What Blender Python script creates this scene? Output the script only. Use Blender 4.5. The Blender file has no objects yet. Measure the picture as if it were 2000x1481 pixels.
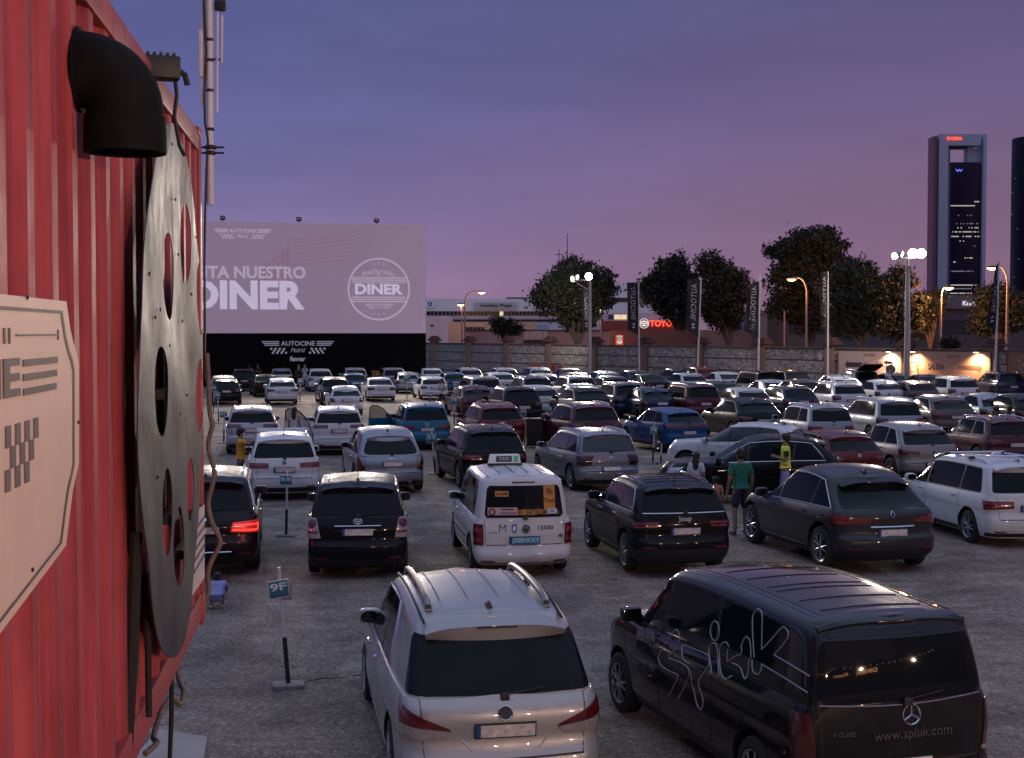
import bpy, bmesh, math, random
from mathutils import Vector, Matrix, noise
PI = math.pi
RD = math.radians
R = random.Random(11)
sc = bpy.context.scene
C = sc.collection.objects

# ---------------------------------------------------------------- camera
F = 2600.0                      # focal length in pixels of a 2000 px wide frame
HZ = 648.0                      # horizon row
CAMH = 4.3
PITCH = math.atan((740.5 - HZ) / F)
cam = bpy.data.cameras.new('camera')
cam.sensor_width = 36.0
cam.lens = 36.0 * F / 2000.0
cam.clip_start = 0.1
cam.clip_end = 6000
camo = bpy.data.objects.new('camera', cam)
C.link(camo)
camo.location = (0, 0, CAMH)
camo.rotation_euler = (PI / 2 - PITCH, 0, 0)
sc.camera = camo

# ---------------------------------------------------------------- exposure
sc.view_settings.view_transform = 'Standard'
sc.view_settings.look = 'None'
sc.view_settings.gamma = 1.0
sc.view_settings.exposure = 0.0
sc.cycles.max_bounces = 6
sc.cycles.glossy_bounces = 3
sc.cycles.transmission_bounces = 2
sc.cycles.caustics_reflective = False
sc.cycles.caustics_refractive = False
sc.cycles.sample_clamp_indirect = 3.0
sc.cycles.use_denoising = True

# ---------------------------------------------------------------- sky: dusk, glow of the set sun behind the camera
world = bpy.data.worlds.new('World')
sc.world = world
world.use_nodes = True
wt = world.node_tree
wt.nodes.clear()


def nd(tree, typ, **kw):
    n = tree.nodes.new(typ)
    for k, v in kw.items():
        setattr(n, k, v)
    return n


def ramp(tree, stops, interp='LINEAR'):
    n = tree.nodes.new('ShaderNodeValToRGB')
    cr = n.color_ramp
    cr.interpolation = interp
    while len(cr.elements) > 1:
        cr.elements.remove(cr.elements[-1])
    cr.elements[0].position = stops[0][0]
    cr.elements[0].color = (*stops[0][1], 1)
    for p, c in stops[1:]:
        e = cr.elements.new(p)
        e.color = (*c, 1)
    return n


def s2l(*c):
    out = []
    for v in c:
        v /= 255.0
        out.append(v / 12.92 if v <= 0.04045 else ((v + 0.055) / 1.055) ** 2.4)
    return tuple(out)


def build_world():
    t = wt
    L = t.links.new
    tc = nd(t, 'ShaderNodeTexCoord')
    sep = nd(t, 'ShaderNodeSeparateXYZ')
    L(tc.outputs['Generated'], sep.inputs[0])
    # elevation ramps (input z = sin elevation), one for the left of the view, one for the right
    left = ramp(t, [(0.0, s2l(158, 124, 160)), (0.03, s2l(148, 120, 160)), (0.09, s2l(117, 109, 155)), (0.16, s2l(94, 95, 149)),
                    (0.25, s2l(81, 86, 136)), (0.42, s2l(112, 122, 172)), (0.75, s2l(160, 176, 214)), (1.0, s2l(170, 186, 220))])
    right = ramp(t, [(0.0, s2l(120, 92, 114)), (0.04, s2l(128, 98, 124)), (0.10, s2l(124, 98, 131)), (0.17, s2l(104, 90, 130)),
                     (0.25, s2l(86, 82, 122)), (0.42, s2l(112, 116, 164)), (0.75, s2l(160, 174, 212)), (1.0, s2l(170, 186, 220))])
    L(sep.outputs['Z'], left.inputs[0])
    L(sep.outputs['Z'], right.inputs[0])
    az = nd(t, 'ShaderNodeMapRange', interpolation_type='SMOOTHSTEP')
    az.inputs['From Min'].default_value = -0.30
    az.inputs['From Max'].default_value = 0.34
    L(sep.outputs['X'], az.inputs['Value'])
    mx = nd(t, 'ShaderNodeMix', data_type='RGBA')
    L(az.outputs[0], mx.inputs[0])
    L(left.outputs[0], mx.inputs[6])
    L(right.outputs[0], mx.inputs[7])
    # thin streaky cloud
    mp = nd(t, 'ShaderNodeMapping')
    mp.inputs['Scale'].default_value = (1.6, 1.0, 9.0)
    mp.inputs['Rotation'].default_value = (0.0, 0.16, 0.0)
    L(tc.outputs['Generated'], mp.inputs[0])
    nz = nd(t, 'ShaderNodeTexNoise')
    nz.inputs['Scale'].default_value = 1.9
    nz.inputs['Detail'].default_value = 6
    nz.inputs['Roughness'].default_value = 0.55
    L(mp.outputs[0], nz.inputs[0])
    cl = nd(t, 'ShaderNodeMapRange')
    cl.inputs['From Min'].default_value = 0.3
    cl.inputs['From Max'].default_value = 0.72
    cl.inputs['To Min'].default_value = 0.90
    cl.inputs['To Max'].default_value = 1.13
    L(nz.outputs[0], cl.inputs['Value'])
    mul = nd(t, 'ShaderNodeVectorMath', operation='SCALE')
    L(mx.outputs[2], mul.inputs[0])
    L(cl.outputs[0], mul.inputs['Scale'])
    # afterglow low behind the camera and to the right
    dot = nd(t, 'ShaderNodeVectorMath', operation='DOT_PRODUCT')
    dot.inputs[1].default_value = Vector((0.55, -0.83, 0.06)).normalized()
    L(tc.outputs['Generated'], dot.inputs[0])
    gl = nd(t, 'ShaderNodeMapRange', interpolation_type='SMOOTHERSTEP')
    gl.inputs['From Min'].default_value = 0.25
    gl.inputs['From Max'].default_value = 1.0
    L(dot.outputs['Value'], gl.inputs['Value'])
    el = nd(t, 'ShaderNodeMapRange', interpolation_type='SMOOTHSTEP')
    el.inputs['From Min'].default_value = 0.62
    el.inputs['From Max'].default_value = 0.0
    L(sep.outputs['Z'], el.inputs['Value'])
    gm = nd(t, 'ShaderNodeMath', operation='MULTIPLY')
    L(gl.outputs[0], gm.inputs[0])
    L(el.outputs[0], gm.inputs[1])
    # behind the camera the low sky is already dark
    bk = nd(t, 'ShaderNodeMapRange', interpolation_type='SMOOTHSTEP')
    bk.inputs['From Min'].default_value = 0.15
    bk.inputs['From Max'].default_value = -0.35
    L(sep.outputs['Y'], bk.inputs['Value'])
    be = nd(t, 'ShaderNodeMapRange', interpolation_type='SMOOTHSTEP')
    be.inputs['From Min'].default_value = 0.46
    be.inputs['From Max'].default_value = 0.10
    L(sep.outputs['Z'], be.inputs['Value'])
    bm_ = nd(t, 'ShaderNodeMath', operation='MULTIPLY')
    L(bk.outputs[0], bm_.inputs[0])
    L(be.outputs[0], bm_.inputs[1])
    b1 = nd(t, 'ShaderNodeMath', operation='MULTIPLY_ADD')
    L(bm_.outputs[0], b1.inputs[0])
    b1.inputs[1].default_value = -0.80
    b1.inputs[2].default_value = 1.0
    dk = nd(t, 'ShaderNodeVectorMath', operation='SCALE')
    L(mul.outputs[0], dk.inputs[0])
    L(b1.outputs[0], dk.inputs['Scale'])
    gc = nd(t, 'ShaderNodeVectorMath', operation='SCALE')
    gc.inputs[0].default_value = (0.09, 0.05, 0.05)
    L(gm.outputs[0], gc.inputs['Scale'])
    add = nd(t, 'ShaderNodeVectorMath', operation='ADD')
    L(dk.outputs[0], add.inputs[0])
    L(gc.outputs[0], add.inputs[1])
    bg = nd(t, 'ShaderNodeBackground')
    bg.inputs[1].default_value = 1.05
    L(add.outputs[0], bg.inputs[0])
    sky = nd(t, 'ShaderNodeTexSky', sky_type='NISHITA')
    sky.sun_disc = False
    sky.sun_elevation = RD(1.0)
    sky.sun_rotation = RD(146.0)
    bg2 = nd(t, 'ShaderNodeBackground')
    bg2.inputs[1].default_value = 0.004
    L(sky.outputs[0], bg2.inputs[0])
    ad = nd(t, 'ShaderNodeAddShader')
    L(bg.outputs[0], ad.inputs[0])
    L(bg2.outputs[0], ad.inputs[1])
    out = nd(t, 'ShaderNodeOutputWorld')
    L(ad.outputs[0], out.inputs[0])


build_world()
# the last of the sun's glow: weak, wide, from behind the camera to the right
sun = bpy.data.lights.new('sun', 'SUN')
sun.energy = 0.05
sun.angle = RD(30)
sun.color = (1.0, 0.62, 0.50)
suno = bpy.data.objects.new('sun', sun)
C.link(suno)
suno.rotation_euler = Vector((0.55, -0.83, 0.14)).to_track_quat('Z', 'Y').to_euler()


# ---------------------------------------------------------------- geometry of the view
def sstep(a, b, v):
    t = min(1.0, max(0.0, (v - a) / (b - a)))
    return t * t * (3 - 2 * t)


def gz(x, y):
    """the lot dips a little towards the terrace the picture is taken from"""
    return 0.0


def ray(px, py):
    xn, yn = (px - 1000.0) / F, (740.5 - py) / F
    c, s = math.cos(PITCH), math.sin(PITCH)
    return Vector((xn, c + yn * s, -s + yn * c))


CAM = Vector((0, 0, CAMH))


def at_y(px, py, Y):
    d = ray(px, py)
    return CAM + d * (Y / d.y)


def at_z(px, py, z):
    d = ray(px, py)
    return CAM + d * ((z - CAMH) / d.z)


def at_ground(px, py):
    z = 0.0
    for _ in range(6):
        p = at_z(px, py, z)
        z = gz(p.x, p.y)
    return at_z(px, py, z)


# ---------------------------------------------------------------- materials
MATS = {}


def mat(name, base=(0.5, 0.5, 0.5), rough=0.5, metal=0.0, coat=0.0, spec=0.5, emit=None, estr=0.0, vary=0.0, vscale=8.0,
        bump=0.0, bscale=60.0, rvary=0.0, sample_light=False):
    if name in MATS:
        return MATS[name]
    m = bpy.data.materials.new(name)
    m.use_nodes = True
    t = m.node_tree
    b = t.nodes['Principled BSDF']
    b.inputs['Base Color'].default_value = (*base, 1)
    b.inputs['Roughness'].default_value = rough
    b.inputs['Metallic'].default_value = metal
    b.inputs['Coat Weight'].default_value = coat
    b.inputs['Coat Roughness'].default_value = 0.04
    b.inputs['Specular IOR Level'].default_value = spec
    if emit:
        b.inputs['Emission Color'].default_value = (*emit, 1)
        b.inputs['Emission Strength'].default_value = estr
        if not sample_light:
            m.cycles.emission_sampling = 'NONE'
    if vary or bump or rvary:
        tc = nd(t, 'ShaderNodeTexCoord')
        nz = nd(t, 'ShaderNodeTexNoise')
        nz.inputs['Scale'].default_value = vscale
        nz.inputs['Detail'].default_value = 6
        nz.inputs['Roughness'].default_value = 0.62
        t.links.new(tc.outputs['Object'], nz.inputs[0])
        if vary:
            lo = tuple(c * (1 - vary) for c in base)
            hi = tuple(min(1.0, c * (1 + vary)) for c in base)
            rp = ramp(t, [(0.3, lo), (0.7, hi)])
            t.links.new(nz.outputs[0], rp.inputs[0])
            t.links.new(rp.outputs[0], b.inputs['Base Color'])
        if rvary:
            mr = nd(t, 'ShaderNodeMapRange')
            mr.inputs['To Min'].default_value = max(0.02, rough - rvary)
            mr.inputs['To Max'].default_value = min(1.0, rough + rvary)
            mr.inputs['From Min'].default_value = 0.3
            mr.inputs['From Max'].default_value = 0.7
            t.links.new(nz.outputs[0], mr.inputs['Value'])
            t.links.new(mr.outputs[0], b.inputs['Roughness'])
        if bump:
            n2 = nd(t, 'ShaderNodeTexNoise')
            n2.inputs['Scale'].default_value = bscale
            n2.inputs['Detail'].default_value = 4
            t.links.new(tc.outputs['Object'], n2.inputs[0])
            bp = nd(t, 'ShaderNodeBump')
            bp.inputs['Strength'].default_value = bump
            bp.inputs['Distance'].default_value = 0.02
            t.links.new(n2.outputs[0], bp.inputs['Height'])
            t.links.new(bp.outputs[0], b.inputs['Normal'])
    MATS[name] = m
    return m


def paint(name, c, metal=0.0, coat=0.7):
    """car paint: pigment under clear coat, with a film of dust that makes the gloss uneven"""
    if name in MATS:
        return MATS[name]
    m = mat(name, c, 0.42, metal, coat, 0.04, vary=0.06, vscale=3.0, rvary=0.1)
    b = m.node_tree.nodes['Principled BSDF']
    tc = [n for n in m.node_tree.nodes if n.type == 'TEX_COORD'][0]
    nz = nd(m.node_tree, 'ShaderNodeTexNoise')
    nz.inputs['Scale'].default_value = 2.3
    nz.inputs['Detail'].default_value = 8
    m.node_tree.links.new(tc.outputs['Object'], nz.inputs[0])
    mr = nd(m.node_tree, 'ShaderNodeMapRange')
    mr.inputs['From Min'].default_value = 0.35
    mr.inputs['From Max'].default_value = 0.7
    mr.inputs['To Min'].default_value = 0.02
    mr.inputs['To Max'].default_value = 0.10
    m.node_tree.links.new(nz.outputs[0], mr.inputs['Value'])
    m.node_tree.links.new(mr.outputs[0], b.inputs['Coat Roughness'])
    return m


GLASS = mat('car_glass', (0.008, 0.010, 0.013), 0.05, 0, 0, 0.13, rvary=0.03, vscale=2.0)
GLASS2 = mat('car_glass_clear', (0.022, 0.030, 0.036), 0.05, 0, 0, 0.55, vary=0.5, vscale=1.6)
BLACK = mat('black_plastic', (0.012, 0.012, 0.013), 0.55, vary=0.2, vscale=20)
GLOSSBLACK = mat('gloss_black', (0.006, 0.006, 0.007), 0.15, 0, 0.5)
RUBBER = mat('rubber', (0.018, 0.017, 0.017), 0.85, vary=0.3, vscale=12)
DARK = mat('dark_underbody', (0.004, 0.004, 0.004), 0.9)
ALLOY = mat('alloy', (0.42, 0.42, 0.44), 0.3, 0.85, vary=0.1)
CHROME = mat('chrome', (0.75, 0.76, 0.8), 0.12, 1.0)
ROOFRAIL = mat('roof_rail_metal', (0.30, 0.25, 0.22), 0.35, 0.7)
TAIL = mat('tail_lamp_red', (0.10, 0.006, 0.008), 0.12, 0, 1.0, vary=0.3, vscale=14)
TAILCLEAR = mat('tail_lamp_clear', (0.34, 0.30, 0.30), 0.15, 0.2, 1.0, vary=0.25, vscale=18)
TAILDARK = mat('tail_lamp_smoked', (0.035, 0.006, 0.008), 0.1, 0, 1.0)
TAILON = mat('tail_lamp_lit', (0.3, 0.01, 0.01), 0.2, 0, 1.0, emit=(1.0, 0.05, 0.03), estr=1.7)
HEAD = mat('head_lamp', (0.45, 0.47, 0.5), 0.1, 0.3, 1.0)
PLATE = mat('plate_white', (0.62, 0.55, 0.54), 0.4, vary=0.35, vscale=16)
PLATEWHITE = mat('plate_plain', (0.66, 0.62, 0.60), 0.4)
PLATEBLUE = mat('plate_blue_band', (0.02, 0.07, 0.25), 0.4)
PLATETAXI = mat('plate_taxi_blue', (0.02, 0.33, 0.48), 0.4)
INK = mat('ink_black', (0.01, 0.01, 0.012), 0.5)
WHITEINK = mat('white_lettering', (0.72, 0.72, 0.76), 0.5)


# ---------------------------------------------------------------- meshes
class MB:
    """collects shapes and links them as ONE mesh object"""

    def __init__(s):
        s.v, s.f, s.m = [], [], []

    def add(s, verts, faces, mi=0):
        o = len(s.v)
        s.v += [Vector(p) for p in verts]
        for f in faces:
            s.f.append([i + o for i in f])
            s.m.append(mi)

    def box(s, x0, y0, z0, x1, y1, z1, mi=0, M=None):
        vs = [Vector((x, y, z)) for z in (z0, z1) for y in (y0, y1) for x in (x0, x1)]
        if M:
            vs = [M @ p for p in vs]
        s.add(vs, [(0, 2, 3, 1), (4, 5, 7, 6), (0, 1, 5, 4), (2, 6, 7, 3), (0, 4, 6, 2), (1, 3, 7, 5)], mi)

    def rbox(s, x0, y0, z0, x1, y1, z1, b=0.01, mi=0, M=None):
        """box with chamfered edges"""
        bm = bmesh.new()
        bmesh.ops.create_cube(bm, size=1)
        for v in bm.verts:
            v.co = Vector((x0 + (v.co.x + .5) * (x1 - x0), y0 + (v.co.y + .5) * (y1 - y0), z0 + (v.co.z + .5) * (z1 - z0)))
        bmesh.ops.bevel(bm, geom=bm.edges[:], offset=b, segments=2, affect='EDGES', profile=0.6)
        bm.verts.index_update()
        s.add([M @ v.co if M else v.co for v in bm.verts], [[v.index for v in f.verts] for f in bm.faces], mi)
        bm.free()

    def tube(s, pts, r, n=8, mi=0, cap=True):
        pts = [Vector(p) for p in pts]
        rs = r if isinstance(r, (list, tuple)) else [r] * len(pts)
        rings = []
        up = Vector((0, 0, 1))
        prev = None
        for i, p in enumerate(pts):
            d = (pts[min(i + 1, len(pts) - 1)] - pts[max(i - 1, 0)])
            if d.length < 1e-9:
                d = Vector((0, 0, 1))
            d.normalize()
            if prev is None:
                a = d.cross(up)
                if a.length < 0.05:
                    a = d.cross(Vector((1, 0, 0)))
            else:
                a = prev - d * prev.dot(d)
                if a.length < 1e-6:
                    a = d.cross(up)
            a.normalize()
            prev = a
            b = d.cross(a)
            rings.append([p + (a * math.cos(2 * PI * k / n) + b * math.sin(2 * PI * k / n)) * rs[i] for k in range(n)])
        vs = [q for ring in rings for q in ring]
        fs = []
        for i in range(len(pts) - 1):
            for k in range(n):
                k2 = (k + 1) % n
                fs.append((i * n + k, i * n + k2, (i + 1) * n + k2, (i + 1) * n + k))
        if cap:
            fs.append(tuple(range(n - 1, -1, -1)))
            fs.append(tuple((len(pts) - 1) * n + k for k in range(n)))
        s.add(vs, fs, mi)

    def lathe(s, prof, n=24, M=None, mi=0, closed=False):
        """prof: (radius, height) pairs turned about local z"""
        vs, fs = [], []
        for r, h in prof:
            for k in range(n):
                a = 2 * PI * k / n
                p = Vector((r * math.cos(a), r * math.sin(a), h))
                vs.append(M @ p if M else p)
        for i in range(len(prof) - 1):
            for k in range(n):
                k2 = (k + 1) % n
                fs.append((i * n + k, i * n + k2, (i + 1) * n + k2, (i + 1) * n + k))
        if not closed:
            fs.append(tuple(range(n - 1, -1, -1)))
            fs.append(tuple((len(prof) - 1) * n + k for k in range(n)))
        else:
            i = len(prof) - 1
            for k in range(n):
                k2 = (k + 1) % n
                fs.append((i * n + k, i * n + k2, k2, k))
        s.add(vs, fs, mi)

    def prism(s, outline, z0, z1, M=None, mi=0):
        """outline: (x, y) CCW, extruded along local z"""
        n = len(outline)
        vs = [Vector((x, y, z0)) for x, y in outline] + [Vector((x, y, z1)) for x, y in outline]
        if M:
            vs = [M @ p for p in vs]
        fs = [tuple(range(n - 1, -1, -1)), tuple(range(n, 2 * n))]
        for k in range(n):
            k2 = (k + 1) % n
            fs.append((k, k2, n + k2, n + k))
        s.add(vs, fs, mi)

    def mesh(s, name, mats, smooth=35):
        me = bpy.data.meshes.new(name)
        me.from_pydata([tuple(p) for p in s.v], [], s.f)
        for m in mats if isinstance(mats, (list, tuple)) else [mats]:
            me.materials.append(m)
        me.polygons.foreach_set('material_index', s.m)
        me.validate()
        me.update()
        if smooth:
            me.shade_smooth()
            me.set_sharp_from_angle(angle=RD(smooth))
        return me

    def build(s, name, mats, parent=None, smooth=35, recalc=False):
        me = s.mesh(name, mats, smooth)
        if recalc:
            bm = bmesh.new()
            bm.from_mesh(me)
            bmesh.ops.recalc_face_normals(bm, faces=bm.faces)
            bm.to_mesh(me)
            bm.free()
        return link(name, me, parent)


def link(name, me, parent=None):
    o = bpy.data.objects.new(name, me)
    C.link(o)
    o.parent = parent
    return o


def thing(name, label, cat, loc=(0, 0, 0), rz=0.0, group=None):
    o = bpy.data.objects.new(name, None)
    o.empty_display_size = 0.2
    C.link(o)
    o.location = loc
    o.rotation_euler = (0, 0, rz)
    return tag(o, label, cat, group)


def tag(o, label, cat, group=None):
    o['label'] = label
    o['category'] = cat
    if group:
        o['group'] = group
    return o


def structure(o):
    o['kind'] = 'structure'
    return o


def frame_at(p, right, up):
    """matrix whose x is right, y is up, z is the outward normal"""
    right = Vector(right).normalized()
    up = Vector(up)
    n = right.cross(up).normalized()
    up = n.cross(right)
    M = Matrix(((right.x, up.x, n.x, p[0]), (right.y, up.y, n.y, p[1]), (right.z, up.z, n.z, p[2]), (0, 0, 0, 1)))
    return M


TXT = {}


def text_mesh(txt, size, thick=0.004, bold=0.0, align='CENTER', shear=0.0, space=1.0):
    key = (txt, round(size, 4), thick, bold, align, shear, space)
    if key in TXT:
        return TXT[key]
    cu = bpy.data.curves.new('txt', 'FONT')
    cu.body = txt
    cu.size = size
    cu.extrude = thick / 2
    cu.offset = bold
    cu.align_x = align
    cu.align_y = 'CENTER'
    cu.shear = shear
    cu.space_character = space
    cu.resolution_u = 3
    o = bpy.data.objects.new('txt', cu)
    C.link(o)
    dg = bpy.context.evaluated_depsgraph_get()
    me = bpy.data.meshes.new_from_object(o.evaluated_get(dg))
    bpy.data.objects.remove(o)
    bpy.data.curves.remove(cu)
    TXT[key] = ([v.co.copy() for v in me.vertices], [list(p.vertices) for p in me.polygons])
    bpy.data.meshes.remove(me)
    return TXT[key]


def add_text(mb, txt, size, M, thick=0.004, bold=0.0, align='CENTER', mi=0, shear=0.0, sx=1.0, sy=1.0, space=1.0):
    vs, fs = text_mesh(txt, size, thick, bold, align, shear, space)
    mb.add([M @ Vector((p.x * sx, p.y * sy, p.z)) for p in vs], fs, mi)


def copy_tree(o, parent=None):
    c = o.copy()
    C.link(c)
    c.parent = parent
    for ch in list(o.children):
        copy_tree(ch, c)
    return c


def hermite(pts, t):
    """smooth interpolation through (t, v) control points"""
    n = len(pts)
    if t <= pts[0][0]:
        return pts[0][1]
    if t >= pts[-1][0]:
        return pts[-1][1]
    for i in range(n - 1):
        if t <= pts[i + 1][0]:
            break
    (t0, v0), (t1, v1) = pts[i], pts[i + 1]
    d = (v1 - v0) / (t1 - t0)
    m0 = d if i == 0 else 0.5 * (d + (v0 - pts[i - 1][1]) / (t0 - pts[i - 1][0]))
    m1 = d if i == n - 2 else 0.5 * (d + (pts[i + 2][1] - v1) / (pts[i + 2][0] - t1))
    if i > 0 and d * (v0 - pts[i - 1][1]) <= 0:
        m0 = 0.0
    if i < n - 2 and d * (pts[i + 2][1] - v1) <= 0:
        m1 = 0.0
    h = t1 - t0
    u = (t - t0) / h
    return (2 * u ** 3 - 3 * u ** 2 + 1) * v0 + (u ** 3 - 2 * u ** 2 + u) * h * m0 + (-2 * u ** 3 + 3 * u ** 2) * v1 + (u ** 3 - u ** 2) * h * m1


# ---------------------------------------------------------------- cars
LENSBAR = mat('tail_lamp_bar', (0.26, 0.03, 0.035), 0.2, 0, 0.8, vary=0.5, vscale=30)


def outline_x(mode, v, y0, y1, w, rr, rf, bul, bulf):
    """point (x, y) of a rounded plan outline. mode R: arc length from the rear centre, F: from the front centre, Y: y position with side sign"""
    if mode == 'Y':
        sg, y = v
        if y < y0 + bul + rr:
            c = 1 - max(0.0, (y - y0 - bul)) / rr
            return sg * (w - rr + rr * math.sqrt(max(0.0, 1 - c * c))), max(y, y0 + bul)
        if y > y1 - bulf - rf:
            c = 1 - max(0.0, (y1 - bulf - y)) / rf
            return sg * (w - rf + rf * math.sqrt(max(0.0, 1 - c * c))), min(y, y1 - bulf)
        return sg * w, y
    r, bu = (rr, bul) if mode == 'R' else (rf, bulf)
    sg = -1 if v < 0 else 1
    s = abs(v)
    a = w - r
    if s <= a:
        x, y = s, bu * (s / a) ** 2
    elif s <= a + r * PI / 2:
        ph = (s - a) / r
        x, y = a + r * math.sin(ph), bu + r * (1 - math.cos(ph))
    else:
        x, y = w, bu + r + s - a - r * PI / 2
    return sg * x, (y0 + y if mode == 'R' else y1 - y)


class Car:
    DEF = dict(L=4.45, W=1.83, H=1.62, zb=0.20, belt_r=1.02, belt_f=0.97, hood_f=0.76, yrb=0.10, yrr=0.50, drop_r=0.07, drop_f=0.05,
               crown=0.035, wg0=0.465, wg1=0.375, rr=0.24, rf=0.50, bul=0.06, bulf=0.14, rrg=0.17, rfg=0.30, kr=0.05, kf=0.07, r=0.325, tw=0.215,
               yr=0.86, cr=1.15, cf=1.05, edge=0.10, ywo=1.12, yrfo=1.95, yfo=0.88, rear=None, front=None, side=None)

    def __init__(s, **p):
        for k, v in {**Car.DEF, **p}.items():
            setattr(s, k, v)
        s.yw = s.L - s.ywo
        s.yrf = s.L - s.yrfo
        s.yf = s.L - s.yfo
        s.rear = s.rear or [(0, 0.13), (0.13, 0.05), (0.3, 0.0), (0.44, 0.0), (0.52, 0.045), (0.76, 0.05), (1, s.yrb - 0.004)]
        s.front = s.front or [(0, 0.18), (0.2, 0.03), (0.45, 0.0), (0.8, 0.07), (1, 0.22)]
        s.side = s.side or [(0, 0.90), (0.1, 0.95), (0.24, 0.982), (0.46, 0.990), (0.60, 0.984), (0.68, 1.0), (0.82, 0.990), (0.94, 0.966), (1, 0.94)]

    def tap(s, y):
        a, b = 0.32 * s.L, 0.6 * s.L
        k = 1.0
        if y < a:
            k -= s.kr * ((a - y) / a) ** 2
        if y > b:
            k -= s.kf * ((y - b) / (s.L - b)) ** 2
        return k

    def ztop(s, y):
        if y <= s.yw:
            return s.belt_r + (s.belt_f - s.belt_r) * max(0, y) / s.yw
        u = min(1.0, (y - s.yw) / (s.L - s.yw))
        return s.belt_f - (s.belt_f - s.hood_f) * u ** 1.7

    def roofz(s, y):
        m = 0.45 * s.yrr + 0.55 * s.yrf
        z = s.H - s.crown
        if y < m:
            return z - s.drop_r * ((m - y) / (m - s.yrr)) ** 2
        return z - s.drop_f * ((y - m) / (s.yrf - m)) ** 2

    def B(s, mode, v, t):
        y0, y1 = hermite(s.rear, t), s.L - hermite(s.front, t)
        w = s.W / 2 * hermite(s.side, t)
        x, y = outline_x(mode, v, y0, y1, w, s.rr, s.rf, s.bul, s.bulf)
        return Vector((x * s.tap(y), y, s.zb + (s.ztop(y) - s.zb) * t))

    def G(s, mode, v, t):
        e = 0.0
        if t > 0.84:
            e = s.edge * (1 - math.sqrt(max(0.0, 1 - ((t - 0.84) / 0.16) ** 2)))
        y0 = s.yrb + (s.yrr - s.yrb) * t ** s.cr + e * 0.4
        y1 = s.yw + (s.yrf - s.yw) * t ** s.cf - e * 1.2
        w = s.W * (s.wg0 + (s.wg1 - s.wg0) * t ** 1.2) - e
        x, y = outline_x(mode, v, y0, y1, w, s.rrg, s.rfg, s.bul, s.bulf * 1.4)
        zb = s.ztop(min(y, s.yw)) - 0.012
        return Vector((x * s.tap(y), y, zb + (s.roofz(y) - zb) * t))

    def wG(s, t):
        return s.W * (s.wg0 + (s.wg1 - s.wg0) * t ** 1.2)

    def top(s, x, y):
        w = s.wG(1) * s.tap(y) - s.edge
        return s.roofz(y) + s.crown * max(-0.6, 1 - (x / w) ** 2)

    def tz(s, z, y=0.0):
        return (z - s.zb) / (s.ztop(y) - s.zb)

    def half(s, fn, t, y0, y1, w, rr, rf, bul, bulf, ns=20):
        """samples of half an outline, rear centre to front centre"""
        out = []
        a = w - rr
        for k in range(5):
            out.append(fn('R', a * k / 4.0 if k else 0.0, t))
        for k in range(1, 6):
            out.append(fn('R', a + rr * PI / 2 * k / 5, t))
        ya, yb = y0 + bul + rr, y1 - bulf - rf
        for k in range(1, ns):
            out.append(fn('Y', (1, ya + (yb - ya) * k / ns), t))
        a = w - rf
        for k in range(5, 0, -1):
            out.append(fn('F', a + rf * PI / 2 * k / 5, t))
        for k in range(4, -1, -1):
            out.append(fn('F', a * k / 4.0, t))
        return out

    def loft(s, fn, dims, levels, crown, bottom):
        mb = MB()
        rings = []
        for t in levels:
            h = s.half(fn, t, *dims(t))
            n = len(h)
            ring = h + [Vector((-p.x, p.y, p.z)) for p in h[-2:0:-1]]
            rings.append(ring)
        N = len(rings[0])
        vs = [p for r in rings for p in r]
        fs = []
        for i in range(len(rings) - 1):
            for k in range(N):
                k2 = (k + 1) % N
                fs.append((i * N + k, i * N + k2, (i + 1) * N + k2, (i + 1) * N + k))

        def cap(base, zc, flip):
            # strips across, crowned
            M_ = 8
            rows = []
            for k in range(1, n - 1):
                a, b = base + k, base + N - k
                pa, pb = vs[a], vs[b]
                row = [a]
                for j in range(1, M_):
                    u = j / M_
                    p = pa.lerp(pb, u)
                    q = 1 - (2 * u - 1) ** 2
                    vs.append(Vector((p.x, p.y, p.z + zc * q)))
                    row.append(len(vs) - 1)
                row.append(b)
                rows.append(row)
            for i in range(len(rows) - 1):
                for j in range(M_):
                    f = (rows[i][j], rows[i + 1][j], rows[i + 1][j + 1], rows[i][j + 1])
                    fs.append(f if not flip else f[::-1])
            for end, row in ((base, rows[0]), (base + n - 1, rows[-1])):
                for j in range(M_):
                    f = (end, row[j], row[j + 1])
                    if end != base:
                        f = f[::-1]
                    fs.append(f if not flip else f[::-1])
        cap((len(rings) - 1) * N, crown, False)
        if bottom:
            cap(0, 0.0, True)
        mb.add(vs, fs, 0)
        return mb

    def bdims(s, t):
        return (hermite(s.rear, t), s.L - hermite(s.front, t), s.W / 2 * hermite(s.side, t), s.rr, s.rf, s.bul, s.bulf)

    def gdims(s, t):
        e = 0.0
        if t > 0.84:
            e = s.edge * (1 - math.sqrt(max(0.0, 1 - ((t - 0.84) / 0.16) ** 2)))
        return (s.yrb + (s.yrr - s.yrb) * t ** s.cr + e * 0.4, s.yw + (s.yrf - s.yw) * t ** s.cf - e * 1.2, s.wG(t) - e, s.rrg, s.rfg, s.bul, s.bulf * 1.4)

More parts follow.
